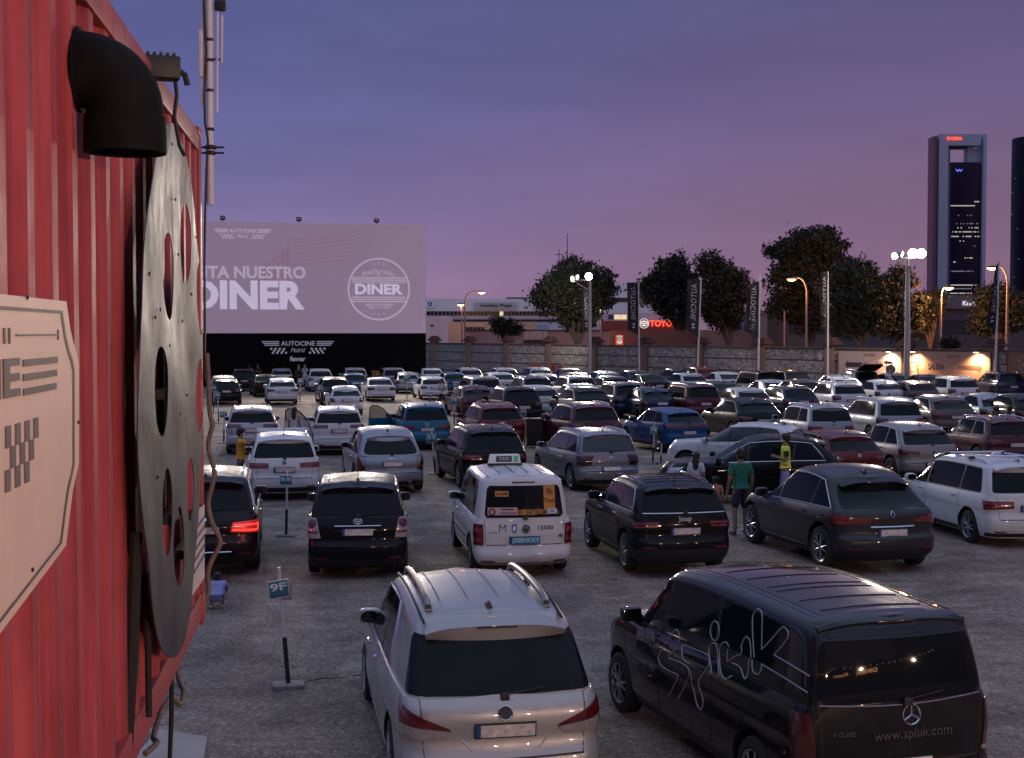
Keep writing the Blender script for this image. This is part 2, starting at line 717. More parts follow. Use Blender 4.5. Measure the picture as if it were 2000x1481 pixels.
    def patch(s, mb, fn, mode, cor, off=0.004, nu=10, nv=5, ru=0.0, rv=0.0, mi=0, thick=0.012):
        """panel lying on the body. cor: (v, t) of bottom-left, bottom-right, top-right, top-left"""
        def lerp(a, b, u):
            if mode == 'Y':
                return ((b[0][0]), a[0][1] + (b[0][1] - a[0][1]) * u), a[1] + (b[1] - a[1]) * u
            return a[0] + (b[0] - a[0]) * u, a[1] + (b[1] - a[1]) * u
        P = []
        for j in range(nv + 1):
            vv = j / nv
            d = 0.0
            if ru and rv:
                q = max(0.0, abs(2 * vv - 1) - (1 - 2 * rv)) / (2 * rv)
                d = ru * (1 - math.sqrt(max(0.0, 1 - q * q)))
            for i in range(nu + 1):
                u = d + (1 - 2 * d) * i / nu
                a = lerp(cor[0], cor[1], u)
                b = lerp(cor[3], cor[2], u)
                q = lerp(a, b, vv)
                P.append(fn(mode, q[0], q[1]))
        W_ = nu + 1
        c = Vector((0, s.L * 0.5, 0.7))
        i0 = (nv // 2) * W_ + nu // 2
        flip = (P[i0 + 1] - P[i0]).cross(P[i0 + W_] - P[i0]).dot(P[i0] - Vector((0, s.L * 0.5 if abs(P[i0].x) < s.W * 0.3 else P[i0].y, P[i0].z * 0.9))) < 0
        Nn = []
        for j in range(nv + 1):
            for i in range(nu + 1):
                a = P[j * W_ + min(i + 1, nu)] - P[j * W_ + max(i - 1, 0)]
                b = P[min(j + 1, nv) * W_ + i] - P[max(j - 1, 0) * W_ + i]
                nn = a.cross(b)
                if flip:
                    nn = -nn
                Nn.append(nn.normalized() if nn.length > 1e-12 else Vector((0, 0, 1)))
        top = [p + n_ * off for p, n_ in zip(P, Nn)]
        vs = list(top)
        fs = []
        for j in range(nv):
            for i in range(nu):
                f = (j * W_ + i, j * W_ + i + 1, (j + 1) * W_ + i + 1, (j + 1) * W_ + i)
                fs.append(f[::-1] if flip else f)
        if thick:
            edge = [i for i in range(W_)] + [j * W_ + nu for j in range(1, nv + 1)] + [nv * W_ + i for i in range(nu - 1, -1, -1)] + [j * W_ for j in range(nv - 1, 0, -1)]
            o = len(vs)
            vs += [top[e] - Nn[e] * thick for e in edge]
            m = len(edge)
            for k in range(m):
                k2 = (k + 1) % m
                f = (edge[k2], edge[k], o + k, o + k2)
                fs.append(f[::-1] if flip else f)
        mb.add(vs, fs, mi)

    # -- the pieces
    def body_mesh(s, paintm, extra=None, roofm=None):
        lv = [0, 0.05, 0.13, 0.22, 0.32, 0.42, 0.47, 0.52, 0.6, 0.64, 0.68, 0.72, 0.8, 0.88, 0.94, 0.98, 1.0]
        low = s.loft(s.B, s.bdims, lv, 0.03, True)
        me = low.mesh('low', [paintm, DARK], 0)
        o = link('low', me)
        cut = MB()
        for y in (s.yr, s.yf):
            for sg in (-1, 1):
                xa, xb = (s.W / 2 - 0.30, s.W / 2 + 0.2)
                M = Matrix.Translation((sg * (xa if sg > 0 else xb), y, s.r + 0.015)) @ Matrix.Rotation(PI / 2, 4, 'Y')
                rr_ = s.r + 0.062
                cut.lathe([(rr_, 0), (rr_, xb - xa)], 28, M)
        cm = cut.mesh('cut', [DARK, DARK], 0)
        cm.polygons.foreach_set('material_index', [1] * len(cm.polygons))
        co = link('cut', cm)
        md = o.modifiers.new('b', 'BOOLEAN')
        md.operation = 'DIFFERENCE'
        md.object = co
        md.solver = 'EXACT'
        dg = bpy.context.evaluated_depsgraph_get()
        ev = bpy.data.meshes.new_from_object(o.evaluated_get(dg))
        vs = [v.co.copy() for v in ev.vertices]
        fs = [list(p.vertices) for p in ev.polygons]
        ms = [p.material_index for p in ev.polygons]
        bpy.data.objects.remove(o)
        bpy.data.objects.remove(co)
        mb = MB()
        mb.add(vs, fs, 0)
        mb.m = [1 if m else 0 for m in ms]
        g = s.loft(s.G, s.gdims, [0, 0.08, 0.2, 0.35, 0.5, 0.65, 0.76, 0.84, 0.88, 0.92, 0.955, 0.98, 0.995], s.crown, False)
        mb.add(g.v, g.f, 0)
        mats = [paintm, DARK, BLACK]
        if roofm:
            mats.append(roofm)
        if extra:
            extra(mb)
        return mb.mesh('car_body', mats, 50)

    def wheel_mesh(s, w=None):
        r, w = s.r, s.tw
        t = MB()
        M = Matrix.Rotation(PI / 2, 4, 'Y')
        h = w / 2
        t.lathe([(r * 0.64, -h + 0.02), (r * 0.72, -h), (r * 0.93, -h + 0.012), (r * 0.985, -h + 0.04), (r, -h * 0.62), (r, -h * 0.36), (r - 0.008, -h * 0.33), (r - 0.008, -h * 0.27), (r, -h * 0.24),
                 (r, h * 0.24), (r - 0.008, h * 0.27), (r - 0.008, h * 0.33), (r, h * 0.36), (r, h * 0.62), (r * 0.985, h - 0.04), (r * 0.93, h - 0.012), (r * 0.72, h), (r * 0.64, h - 0.02)], 32, M, 0, closed=True)
        rim = MB()
        rim.lathe([(r * 0.60, h - 0.05), (r * 0.665, h - 0.015), (r * 0.665, h - 0.004), (r * 0.60, h - 0.018), (r * 0.58, h - 0.07)], 32, M, 0, closed=True)
        rim.lathe([(0.001, -h + 0.03), (r * 0.62, -h + 0.03), (r * 0.62, h - 0.085), (0.001, h - 0.085)], 24, M, 1)
        rim.lathe([(0.001, h - 0.085), (0.07, h - 0.085), (0.062, h - 0.018), (0.03, h - 0.012), (0.001, h - 0.012)], 16, M, 0)
        for k in range(5):
            for da in (-0.17, 0.17):
                a0, a1 = 2 * PI * k / 5 + da * 0.5, 2 * PI * k / 5 + da * 1.5
                p0 = Vector((h - 0.022, 0.045 * math.cos(a0), 0.045 * math.sin(a0)))
                p1 = Vector((h - 0.03, r * 0.62 * math.cos(a1), r * 0.62 * math.sin(a1)))
                rim.tube([p0, p0.lerp(p1, 0.5) + Vector((0.006, 0, 0)), p1], [0.018, 0.013, 0.015], 6, 0)
        return t.mesh('tyre', RUBBER, 40), rim.mesh('rim', [ALLOY, DARK], 40)

    def windows(s):
        """side glass: list of (rear bottom y, front bottom y, rear top y, front top y)"""
        if getattr(s, 'win', None):
            return s.win
        yb = s.yw - 1.02
        yc = s.yr + 0.42
        r0 = s.yrb + 0.46
        rt = s.yrr + 0.26
        return [(r0, yc - 0.02, rt + 0.05, yc - 0.10), (yc + 0.03, yb - 0.03, yc - 0.05, yb - 0.09), (yb + 0.03, s.yw - 0.16, yb - 0.03, s.yrf - 0.12)]

    def make(s, root, paintm, full=True, glass=None, chrome=False, rails=None, tails=None, plate=None, spoiler=0.14, antenna='fin', roofm=None,
             lower_black=0.17, rims=True, rw=(0.03, 0.04, 0.10, 0.83), dlo=(0.07, 0.83), black_pillars=True, tailmats=None, plate_mat=None,
             handles=True, extra=None, splits=None, mirrors=True, platez=0.80, rear_round=(0.02, 0.16), brake=True, rw_off=0.006, platew=0.26):
        glass = glass or GLASS
        W = s.W

        def bodyx(mb):
            if lower_black:
                for mode, v0, v1, n in (('R', -(W / 2 + 0.10), W / 2 + 0.10, 26),):
                    s.patch(mb, s.B, mode, [(v0, 0.03), (v1, 0.03), (v1, lower_black), (v0, lower_black)], 0.004, n, 3, mi=2)
            for sg in (-1, 1):
                s.patch(mb, s.B, 'Y', [((sg, s.yr + s.r + 0.09), 0.02), ((sg, s.yf - s.r - 0.09), 0.02), ((sg, s.yf - s.r - 0.09), 0.13), ((sg, s.yr + s.r + 0.09), 0.13)], 0.005, 12, 2, mi=2)
            wn = s.windows()
            d0, d1 = dlo
            if black_pillars:
                for sg in (-1, 1):
                    s.patch(mb, s.G, 'Y', [((sg, wn[0][0] - 0.03), d0 - 0.03), ((sg, wn[-1][1] + 0.03), d0 - 0.03), ((sg, wn[-1][3] + 0.03), d1 + 0.03), ((sg, wn[0][2] - 0.03), d1 + 0.03)], 0.003, 22, 6, 0.02, 0.3, mi=2, thick=0)
            if full:
                # shut lines
                yb = wn[-1][0] - 0.03
                for sg in (-1, 1):
                    for y in (yb, s.yw - 0.12, wn[max(0, len(wn) - 3)][1] - 0.02 if len(wn) > 2 else s.yr + 0.45):
                        s.patch(mb, s.B, 'Y', [((sg, y - 0.006), 0.16), ((sg, y + 0.006), 0.16), ((sg, y + 0.006), 1.0), ((sg, y - 0.006), 1.0)], 0.0015, 1, 12, mi=2, thick=0)
                hw = W / 2 - 0.20
                for sg in (-1, 1):
                    s.patch(mb, s.B, 'R', [(sg * hw - 0.004, 0.44), (sg * hw + 0.004, 0.44), (sg * (hw + 0.03) + 0.004, 1.0), (sg * (hw + 0.03) - 0.004, 1.0)], 0.0015, 1, 12, mi=2, thick=0)
                s.patch(mb, s.B, 'R', [(-hw, 0.435), (hw, 0.435), (hw, 0.452), (-hw, 0.452)], 0.0015, 16, 1, mi=2, thick=0)
            if extra:
                extra(mb)
        body = link('body', s.body_mesh(paintm, bodyx, roofm), root)
        # glazing
        w0, w1 = s.wG(rw[2]), s.wG(rw[3])
        mb = MB()
        s.patch(mb, s.G, 'R', [(-(w0 - rw[0]), rw[2]), (w0 - rw[0], rw[2]), (w1 - rw[1], rw[3]), (-(w1 - rw[1]), rw[3])], rw_off, 22, 10, rear_round[0], rear_round[1])
        rwin = mb.build('rear_window', glass, root)
        if full:
            wp_ = MB()
            a = [s.G('R', 0.02 + 0.36 * k / 5, rw[2] + 0.02 + 0.07 * k / 5) + Vector((0, -0.022, 0)) for k in range(6)]
            wp_.tube(a, 0.008, 6)
            wp_.rbox(-0.03, a[0].y - 0.03, a[0].z - 0.05, 0.05, a[0].y + 0.03, a[0].z + 0.02, 0.01)
            wp_.build('rear_wiper', BLACK, root)
        mb = MB()
        s.patch(mb, s.G, 'F', [(-(w0 - 0.05), 0.03), (w0 - 0.05, 0.03), (w1 - 0.07, 0.86), (-(w1 - 0.07), 0.86)], 0.005, 18, 8)
        mb.build('windscreen', glass, root)
        wn = s.windows()
        for sg in (-1, 1):
            if full:
                for (a, b, c, d) in wn:
                    mb = MB()
                    s.patch(mb, s.G, 'Y', [((sg, a), dlo[0]), ((sg, b), dlo[0]), ((sg, d), dlo[1]), ((sg, c), dlo[1])], 0.0055, 8, 6, 0.02, 0.12, thick=0.008)
                    mb.build('side_window', glass, root)
            else:
                mb = MB()
                s.patch(mb, s.G, 'Y', [((sg, wn[0][0]), dlo[0]), ((sg, wn[-1][1]), dlo[0]), ((sg, wn[-1][3]), dlo[1]), ((sg, wn[0][2]), dlo[1])], 0.0055, 16, 6, 0.02, 0.3, thick=0.008)
                mb.build('side_window', glass, root)
        if chrome:
            mb = MB()
            for sg in (-1, 1):
                pts = []
                a, b, c, d = wn[0][0] - 0.035, wn[-1][1] + 0.03, wn[0][2] - 0.03, wn[-1][3] + 0.03
                t0, t1 = dlo[0] - 0.025, dlo[1] + 0.02
                for k in range(13):
                    pts.append(s.G('Y', (sg, b + (a - b) * k / 12), t0))
                for k in range(1, 6):
                    pts.append(s.G('Y', (sg, a + (c - a) * k / 6 - 0.03 * math.sin(PI * k / 6)), t0 + (t1 - t0) * k / 6))
                for k in range(13):
                    pts.append(s.G('Y', (sg, c + (d - c) * k / 12), t1))
                if chrome == 'full':
                    for k in range(1, 6):
                        pts.append(s.G('Y', (sg, d + (b - d) * k / 6), t1 + (t0 - t1) * k / 6))
                    pts.append(pts[0])
                pts = [p + Vector((sg * 0.004, 0, 0)) for p in pts]
                mb.tube(pts, 0.010, 6)
            mb.build('window_trim', CHROME, root)
        # lamps
        tm = tailmats or [TAIL, TAILCLEAR]
        tails = tails or [([(W / 2 - 0.36, 0.74), (W / 2 + 0.07, 0.68), (W / 2 + 0.10, 0.95), (W / 2 - 0.36, 0.92)], 0)]
        for sg in (-1, 1):
            mb = MB()
            for cor, mi in tails:
                s.patch(mb, s.B, 'R', [(sg * v, t) for v, t in cor], 0.010 + 0.003 * mi, 10, 5, 0.01, 0.12, mi=mi, thick=0.03)
            if full and len(tails) == 1:
                (a, b, c_, d), _ = tails[0]

                def inn(u, v):
                    lo = [a[q] + (b[q] - a[q]) * u for q in (0, 1)]
                    hi = [d[q] + (c_[q] - d[q]) * u for q in (0, 1)]
                    return sg * (lo[0] + (hi[0] - lo[0]) * v), lo[1] + (hi[1] - lo[1]) * v
                bars = []
                for v0, v1 in ((0.18, 0.36), (0.62, 0.82)):
                    bar = MB()
                    bars.append(bar)
                    s.patch(bar, s.B, 'R', [inn(.08, v0), inn(.9, v0), inn(.9, v1), inn(.08, v1)], 0.0125, 8, 2, thick=0)
            tl_ = mb.build('tail_light', tm, root)
            if full and len(tails) == 1:
                for bar in bars:
                    bar.build('lens_bar', LENSBAR, tl_)
        if full:
            for sg in (-1, 1):
                mb = MB()
                s.patch(mb, s.B, 'F', [(sg * (W / 2 - 0.42), 0.68), (sg * (W / 2 + 0.05), 0.72), (sg * (W / 2 + 0.10), 0.90), (sg * (W / 2 - 0.40), 0.84)], 0.010, 8, 4, 0.02, 0.2, thick=0.03)
                mb.build('headlight', HEAD, root)
            mb = MB()
            s.patch(mb, s.B, 'F', [(-0.5, 0.42), (0.5, 0.42), (0.42, 0.74), (-0.42, 0.74)], 0.006, 8, 4, 0.04, 0.2)
            mb.build('grille', BLACK, root)
            # reflectors in the bumper
            for sg in (-1, 1):
                mb = MB()
                s.patch(mb, s.B, 'R', [(sg * (W / 2 - 0.36), lower_black + 0.015), (sg * (W / 2 - 0.12), lower_black + 0.015), (sg * (W / 2 - 0.10), lower_black + 0.055), (sg * (W / 2 - 0.36), lower_black + 0.045)], 0.006, 6, 1)
                mb.build('reflector', TAIL, root)
        # plate
        if platez:
            t = s.tz(platez)
            p = s.B('R', 0.0, t)
            dn = (s.B('R', 0.0, t + 0.03) - s.B('R', 0.0, t - 0.03)).normalized()
            M = frame_at(p, (1, 0, 0), dn)
            mb = MB()
            hw_ = platew
            mb.rbox(-hw_ - 0.012, -0.068, 0.0, hw_ + 0.012, 0.068, 0.02, 0.006, 1, M)
            mb.box(-hw_ + 0.04, -0.055, 0.018, hw_, 0.055, 0.0225, 0, M)
            mb.box(-hw_, -0.055, 0.018, -hw_ + 0.038, 0.055, 0.0225, 2, M)
            mb.build('licence_plate', [plate_mat or PLATE, BLACK, PLATEBLUE], root)
        # wheels
        ty, ri = s.wheel_mesh()
        for y in (s.yr, s.yf):
            for sg in (-1, 1):
                wo = link('wheel', ty, root)
                wo.location = (sg * (s.W / 2 - s.tw / 2 - 0.015), y, s.r)
                if sg < 0:
                    wo.rotation_euler = (0, 0, PI)
                if rims:
                    link('rim', ri, wo)
        # mirrors
        if mirrors:
            for sg in (-1, 1):
                mb = MB()
                p = s.G('Y', (sg, s.yw - 0.30), 0.06)
                cx = sg * (abs(p.x) + 0.17)
                mb.rbox(cx - 0.12, p.y - 0.06, p.z - 0.035, cx + 0.12, p.y + 0.09, p.z + 0.13, 0.062, 0)
                mb.tube([(p.x - sg * 0.02, p.y + 0.03, p.z - 0.01), (cx - sg * 0.06, p.y + 0.03, p.z + 0.0)], 0.025, 8, 1)
                mo = mb.build('side_mirror', [paintm, BLACK], root)
                if full:
                    mg = MB()
                    mg.lathe([(1, -.004), (1, .004), (0.001, .006)], 20, Matrix(((.1, 0, 0, cx), (0, 0, -1, p.y - .062), (0, .068, 0, p.z + .048), (0, 0, 0, 1))))
                    mg.build('mirror_glass', GLOSSBLACK, mo)
        # spoiler over the rear window
        if spoiler:
            mb = MB()
            n = 12
            ws = s.wG(1) - 0.055
            rows = []
            for k in range(n + 1):
                u = -1 + 2 * k / n
                x = u * ws
                bow = 0.05 * u * u
                ya = s.yrr + 0.22
                yb_ = s.yrr - spoiler + bow + 0.02
                q = s.G('R', x, 0.84)
                q2 = s.G('R', x, 0.78)
                zt = s.top(x, ya) + 0.004
                zr = s.roofz(s.yrr) + s.crown * 0.5 * (1 - u * u) - 0.004 - 0.05 * u ** 4
                rows.append([(x, ya, zt - 0.01 * u * u - 0.05 * u ** 6), (x, s.yrr + 0.05, zr + 0.012), (x * 0.99, yb_, zr - 0.02), (x * 0.985, yb_ + 0.01, zr - 0.045), (q2.x, q2.y - 0.012, q2.z)])
            vs = [p for r_ in rows for p in r_]
            m = 5
            fs = []
            for k in range(n):
                for j in range(m - 1):
                    fs.append((k * m + j, k * m + j + 1, (k + 1) * m + j + 1, (k + 1) * m + j))
            fs.append(tuple(range(m - 1, -1, -1)))
            fs.append(tuple(n * m + j for j in range(m)))
            mb.add(vs, fs)
            sp = mb.build('spoiler', roofm or paintm, root, recalc=True)
            if full and brake:
                b = MB()
                zr = s.roofz(s.yrr) + s.crown * 0.5
                yb_ = s.yrr - spoiler + 0.02
                b.rbox(-0.18, yb_ - 0.006, zr - 0.046, 0.18, yb_ + 0.02, zr - 0.026, 0.004)
                b.build('brake_light', TAILDARK, sp)
        if antenna == 'fin':
            mb = MB()
            y = s.yrr + 0.32
            z = s.top(0, y)
            mb.add([(-0.03, y - 0.10, z - 0.004), (0.03, y - 0.10, z - 0.004), (0.025, y + 0.10, z - 0.004), (-0.025, y + 0.10, z - 0.004), (0, y - 0.085, z + 0.062), (0, y - 0.05, z + 0.058)],
                   [(0, 1, 4), (1, 2, 5, 4), (2, 3, 5), (3, 0, 4, 5)])
            mb.build('antenna', BLACK, root, 60)
        elif antenna == 'rod':
            mb = MB()
            y = s.yrr + 0.35
            z = s.top(0, y)
            mb.tube([(0, y, z - 0.005), (0, y - 0.02, z + 0.03)], [0.03, 0.014], 8)
            mb.tube([(0, y - 0.02, z + 0.02), (0, y - 0.14, z + 0.22)], 0.006, 6)
            mb.build('antenna', BLACK, root)
        if rails:
            for sg in (-1, 1):
                mb = MB()
                ya, yb_ = s.yrr + 0.20, s.yrf - 0.10
                pts = []
                for k in range(15):
                    u = k / 14
                    y = ya + (yb_ - ya) * u
                    x = sg * (s.wG(1) * s.tap(y) - 0.085)
                    lift = 0.05 * min(1.0, min(u, 1 - u) / 0.08) ** 0.6
                    pts.append((x, y, s.top(x, y) - 0.012 + lift))
                mb.tube(pts, 0.021, 8)
                mb.build('roof_rail', rails, root)
        if full and handles:
            yb = wn[-1][0]
            for sg in (-1, 1):
                for y in (yb + 0.10, (wn[-2][0] if len(wn) > 1 else s.yr + 0.5) + 0.06):
                    t = s.tz(s.ztop(y) - 0.11, y)
                    p = s.B('Y', (sg, y + 0.08), t)
                    mb = MB()
                    mb.rbox(p.x - 0.022, y, p.z - 0.016, p.x + 0.022, y + 0.20, p.z + 0.016, 0.010)
                    mb.build('door_handle', paintm if chrome != 'full' else CHROME, root)
        return root

    def on_rear(s, x, z, fn=None):
        """frame on the rear face below the window"""
        t = s.tz(z)
        p = s.B('R', x, t)
        up = s.B('R', x, min(1.0, t + 0.03)) - s.B('R', x, t - 0.03)
        rt = s.B('R', x + 0.03, t) - s.B('R', x - 0.03, t)
        return frame_at(p, rt, up)

    def on_glass(s, x, t):
        p = s.G('R', x, t)
        up = s.G('R', x, t + 0.03) - s.G('R', x, t - 0.03)
        rt = s.G('R', x + 0.03, t) - s.G('R', x - 0.03, t)
        return frame_at(p, rt, up)

    def on_left(s, y, z):
        t = s.tz(z, y)
        p = s.B('Y', (-1, y), t) if t <= 1 else s.G('Y', (-1, y), (z - s.ztop(y)) / (s.roofz(y) - s.ztop(y)))
        e = 0.03
        fn = (lambda yy, zz: s.B('Y', (-1, yy), s.tz(zz, yy))) if t <= 1 else (lambda yy, zz: s.G('Y', (-1, yy), (zz - s.ztop(yy)) / (s.roofz(yy) - s.ztop(yy))))
        up = fn(y, z + e if t < 0.95 else z) - fn(y, z - e)
        rt = fn(y - e, z) - fn(y + e, z)
        return frame_at(p, rt, up)


def ring(mb, r, w, M, mi=0, n=28, thick=0.006, rx=1.0):
    mb.tube([M @ Vector((r * rx * math.cos(2 * PI * k / n), r * math.sin(2 * PI * k / n), thick)) for k in range(n + 1)], w, 6, mi, cap=False)


def seg(mb, pts, w, M, mi=0, thick=0.006):
    mb.tube([M @ Vector((x, y, thick)) for x, y in pts], w, 6, mi)


def emblem(root, M, kind, r=0.06):
    mb = MB()
    if kind in ('vw', 'star', 'ring'):
        mb.lathe([(r * 0.97, 0.0), (r * 0.97, 0.005), (0.001, 0.005)], 24, M, 1)
        ring(mb, r, r * 0.09, M)
    if kind == 'vw':
        w = r * 0.085
        seg(mb, [(-r * .40, r * .82), (0, r * .10), (r * .40, r * .82)], w, M)
        seg(mb, [(-r * .88, r * .36), (-r * .42, -r * .78), (0, r * .0), (r * .42, -r * .78), (r * .88, r * .36)], w, M)
    elif kind == 'star':
        for k in range(3):
            a = PI / 2 + k * 2 * PI / 3
            seg(mb, [(0, 0), (r * .95 * math.cos(a), r * .95 * math.sin(a))], r * 0.09, M)
    elif kind == 'ovals':
        ring(mb, r * .72, r * .09, M, rx=1.5)
        ring(mb, r * .36, r * .08, M @ Matrix.Translation((0, r * .3, 0)), rx=2.1)
        ring(mb, r * .68, r * .08, M, rx=0.5)
    elif kind == 'bar':
        ring(mb, r * .8, r * .1, M)
        mb.rbox(-r * 1.25, -r * .17, 0.004, r * 1.25, r * .17, 0.014, 0.003, 0, M)
    elif kind == 'chevrons':
        for dy in (0.1, -0.55):
            seg(mb, [(-r * .9, r * (dy - .3)), (0, r * (dy + .55)), (r * .9, r * (dy - .3))], r * .15, M)
    elif kind == 'diamond':
        seg(mb, [(0, r * 1.1), (r * .62, 0), (0, -r * 1.1), (-r * .62, 0), (0, r * 1.1)], r * .16, M)
    elif kind == 'lion':
        seg(mb, [(-r * .2, r * .9), (r * .35, r * .55), (-r * .1, r * .1), (r * .4, -r * .2), (-r * .3, -r * .9)], r * .2, M)
        seg(mb, [(-r * .1, r * .1), (-r * .7, -r * .3)], r * .16, M)
    elif kind == 'twin':
        ring(mb, r * .8, r * .16, M)
        seg(mb, [(-r * .45, r * .2), (r * .1, r * .35), (-r * .1, -r * .35), (r * .45, -r * .2)], r * .13, M)
    elif kind == 'ess':
        seg(mb, [(r * .8, r * .6), (-r * .6, r * .6), (-r * .75, r * .3), (r * .75, -r * .3), (r * .6, -r * .6), (-r * .8, -r * .6)], r * .16, M)
    elif kind == 'round':
        mb.lathe([(r * 0.9, 0.0), (r * 0.9, 0.006), (0.001, 0.008)], 20, M, 0)
    return mb.build('emblem', [CHROME, GLOSSBLACK], root)


def lettering(root, txt, size, M, m, **k):
    mb = MB()
    add_text(mb, txt, size, M, **k)
    return mb.build('lettering', m, root, 0)


def put(root, px, Y, yaw, x0=0.0):
    """set a car by the column its rear centre shows in and by its depth"""
    d = ray(px, HZ)
    x = d.x / d.y * Y
    root.location = (x, Y, gz(x, Y + 2.2))
    # the ground dips: lean the car with it
    a = gz(x - math.sin(yaw) * 0.8, Y + 0.8 * math.cos(yaw))
    b = gz(x - math.sin(yaw) * 3.6, Y + 3.6 * math.cos(yaw))
    root.location.z = a - (b - a) * 0.8 / 2.8
    root.rotation_euler = (math.atan2(b - a, 2.8), 0, yaw)


def recolour(root, old, new):
    for o in [root] + list(root.children_recursive):
        if o.type == 'MESH':
            for sl in o.material_slots:
                if sl.material == old:
                    sl.link = 'OBJECT'
                    sl.material = new


# ---------------------------------------------------------------- helpers for flat, built things
class Pl:
    """a vertical plane: origin, direction to the right, world up"""

    def __init__(s, o, right, n=None):
        s.o = Vector(o)
        s.r = Vector(right).normalized()
        s.u = Vector((0, 0, 1))
        s.n = s.r.cross(s.u).normalized()

    def M(s, off=0.0):
        o = s.o + s.n * off
        return Matrix(((s.r.x, s.u.x, s.n.x, o.x), (s.r.y, s.u.y, s.n.y, o.y), (s.r.z, s.u.z, s.n.z, o.z), (0, 0, 0, 1)))

    def uv(s, px, py, off=0.0):
        d = ray(px, py)
        o = s.o + s.n * off
        t = (o - CAM).dot(s.n) / d.dot(s.n)
        p = CAM + d * t - o
        return p.dot(s.r), p.dot(s.u)


def fit_text(mb, txt, x0, x1, y0, y1, M, thick=0.01, bold=0.0, mi=0, shear=0.0, space=1.0):
    """set words so that they fill the box x0..x1, y0..y1 of the plane M"""
    vs, fs = text_mesh(txt, 1.0, 0.02, bold, 'LEFT', shear, space)
    ax, bx = min(p.x for p in vs), max(p.x for p in vs)
    ay, by = min(p.y for p in vs), max(p.y for p in vs)
    mb.add([M @ Vector((x0 + (p.x - ax) / (bx - ax) * (x1 - x0), y0 + (p.y - ay) / (by - ay) * (y1 - y0), thick / 2 + p.z * thick / 0.02)) for p in vs], fs, mi)


def rect(mb, x0, y0, x1, y1, M, z0=0.0, z1=0.01, mi=0):
    mb.box(min(x0, x1), min(y0, y1), z0, max(x0, x1), max(y0, y1), z1, mi, M)


def checks(mb, x0, y0, x1, y1, nx, ny, M, mi=0, skew=0.0, z1=0.01):
    w, h = (x1 - x0) / nx, (y1 - y0) / ny
    for j in range(ny):
        for i in range(nx):
            if (i + j) % 2 == 0:
                sx = skew * (j + 0.5)
                rect(mb, x0 + i * w + sx, y0 + j * h, x0 + (i + 0.96) * w + sx, y0 + (j + 0.96) * h, M, 0, z1, mi)


def logo_board(mb, cx, cy, w, M, mi=0, z1=0.01, words=True):
    """the cinema's mark: striped wings either side of the word, chequers and a script word below"""
    h = w * 0.06
    if words:
        fit_text(mb, 'AUTOCINE', cx - w * .235, cx + w * .235, cy - h * .55, cy + h * .55, M, z1, 0.02, mi)
        for sg in (-1, 1):
            for k in range(3):
                y = cy + h * (0.42 - 0.42 * k)
                x0, x1 = w * .26, w * (.5 - .02 * k)
                rect(mb, cx + sg * x0, y - h * .12, cx + sg * x1, y + h * .12, M, 0, z1, mi)
    fit_text(mb, 'Madrid', cx - w * .10, cx + w * .10, cy - h * 2.05, cy - h * 1.05, M, z1, 0.0, mi, 0.35)
    for sg in (-1, 1):
        checks(mb, cx + sg * w * .25 - w * .105, cy - h * 2.4, cx + sg * w * .25 + w * .105, cy - h * 1.0, 7, 3, M, mi, sg * w * .012, z1)


def quad_px(pl, pts, off=0.0):
    return [pl.uv(x, y, off) for x, y in pts]


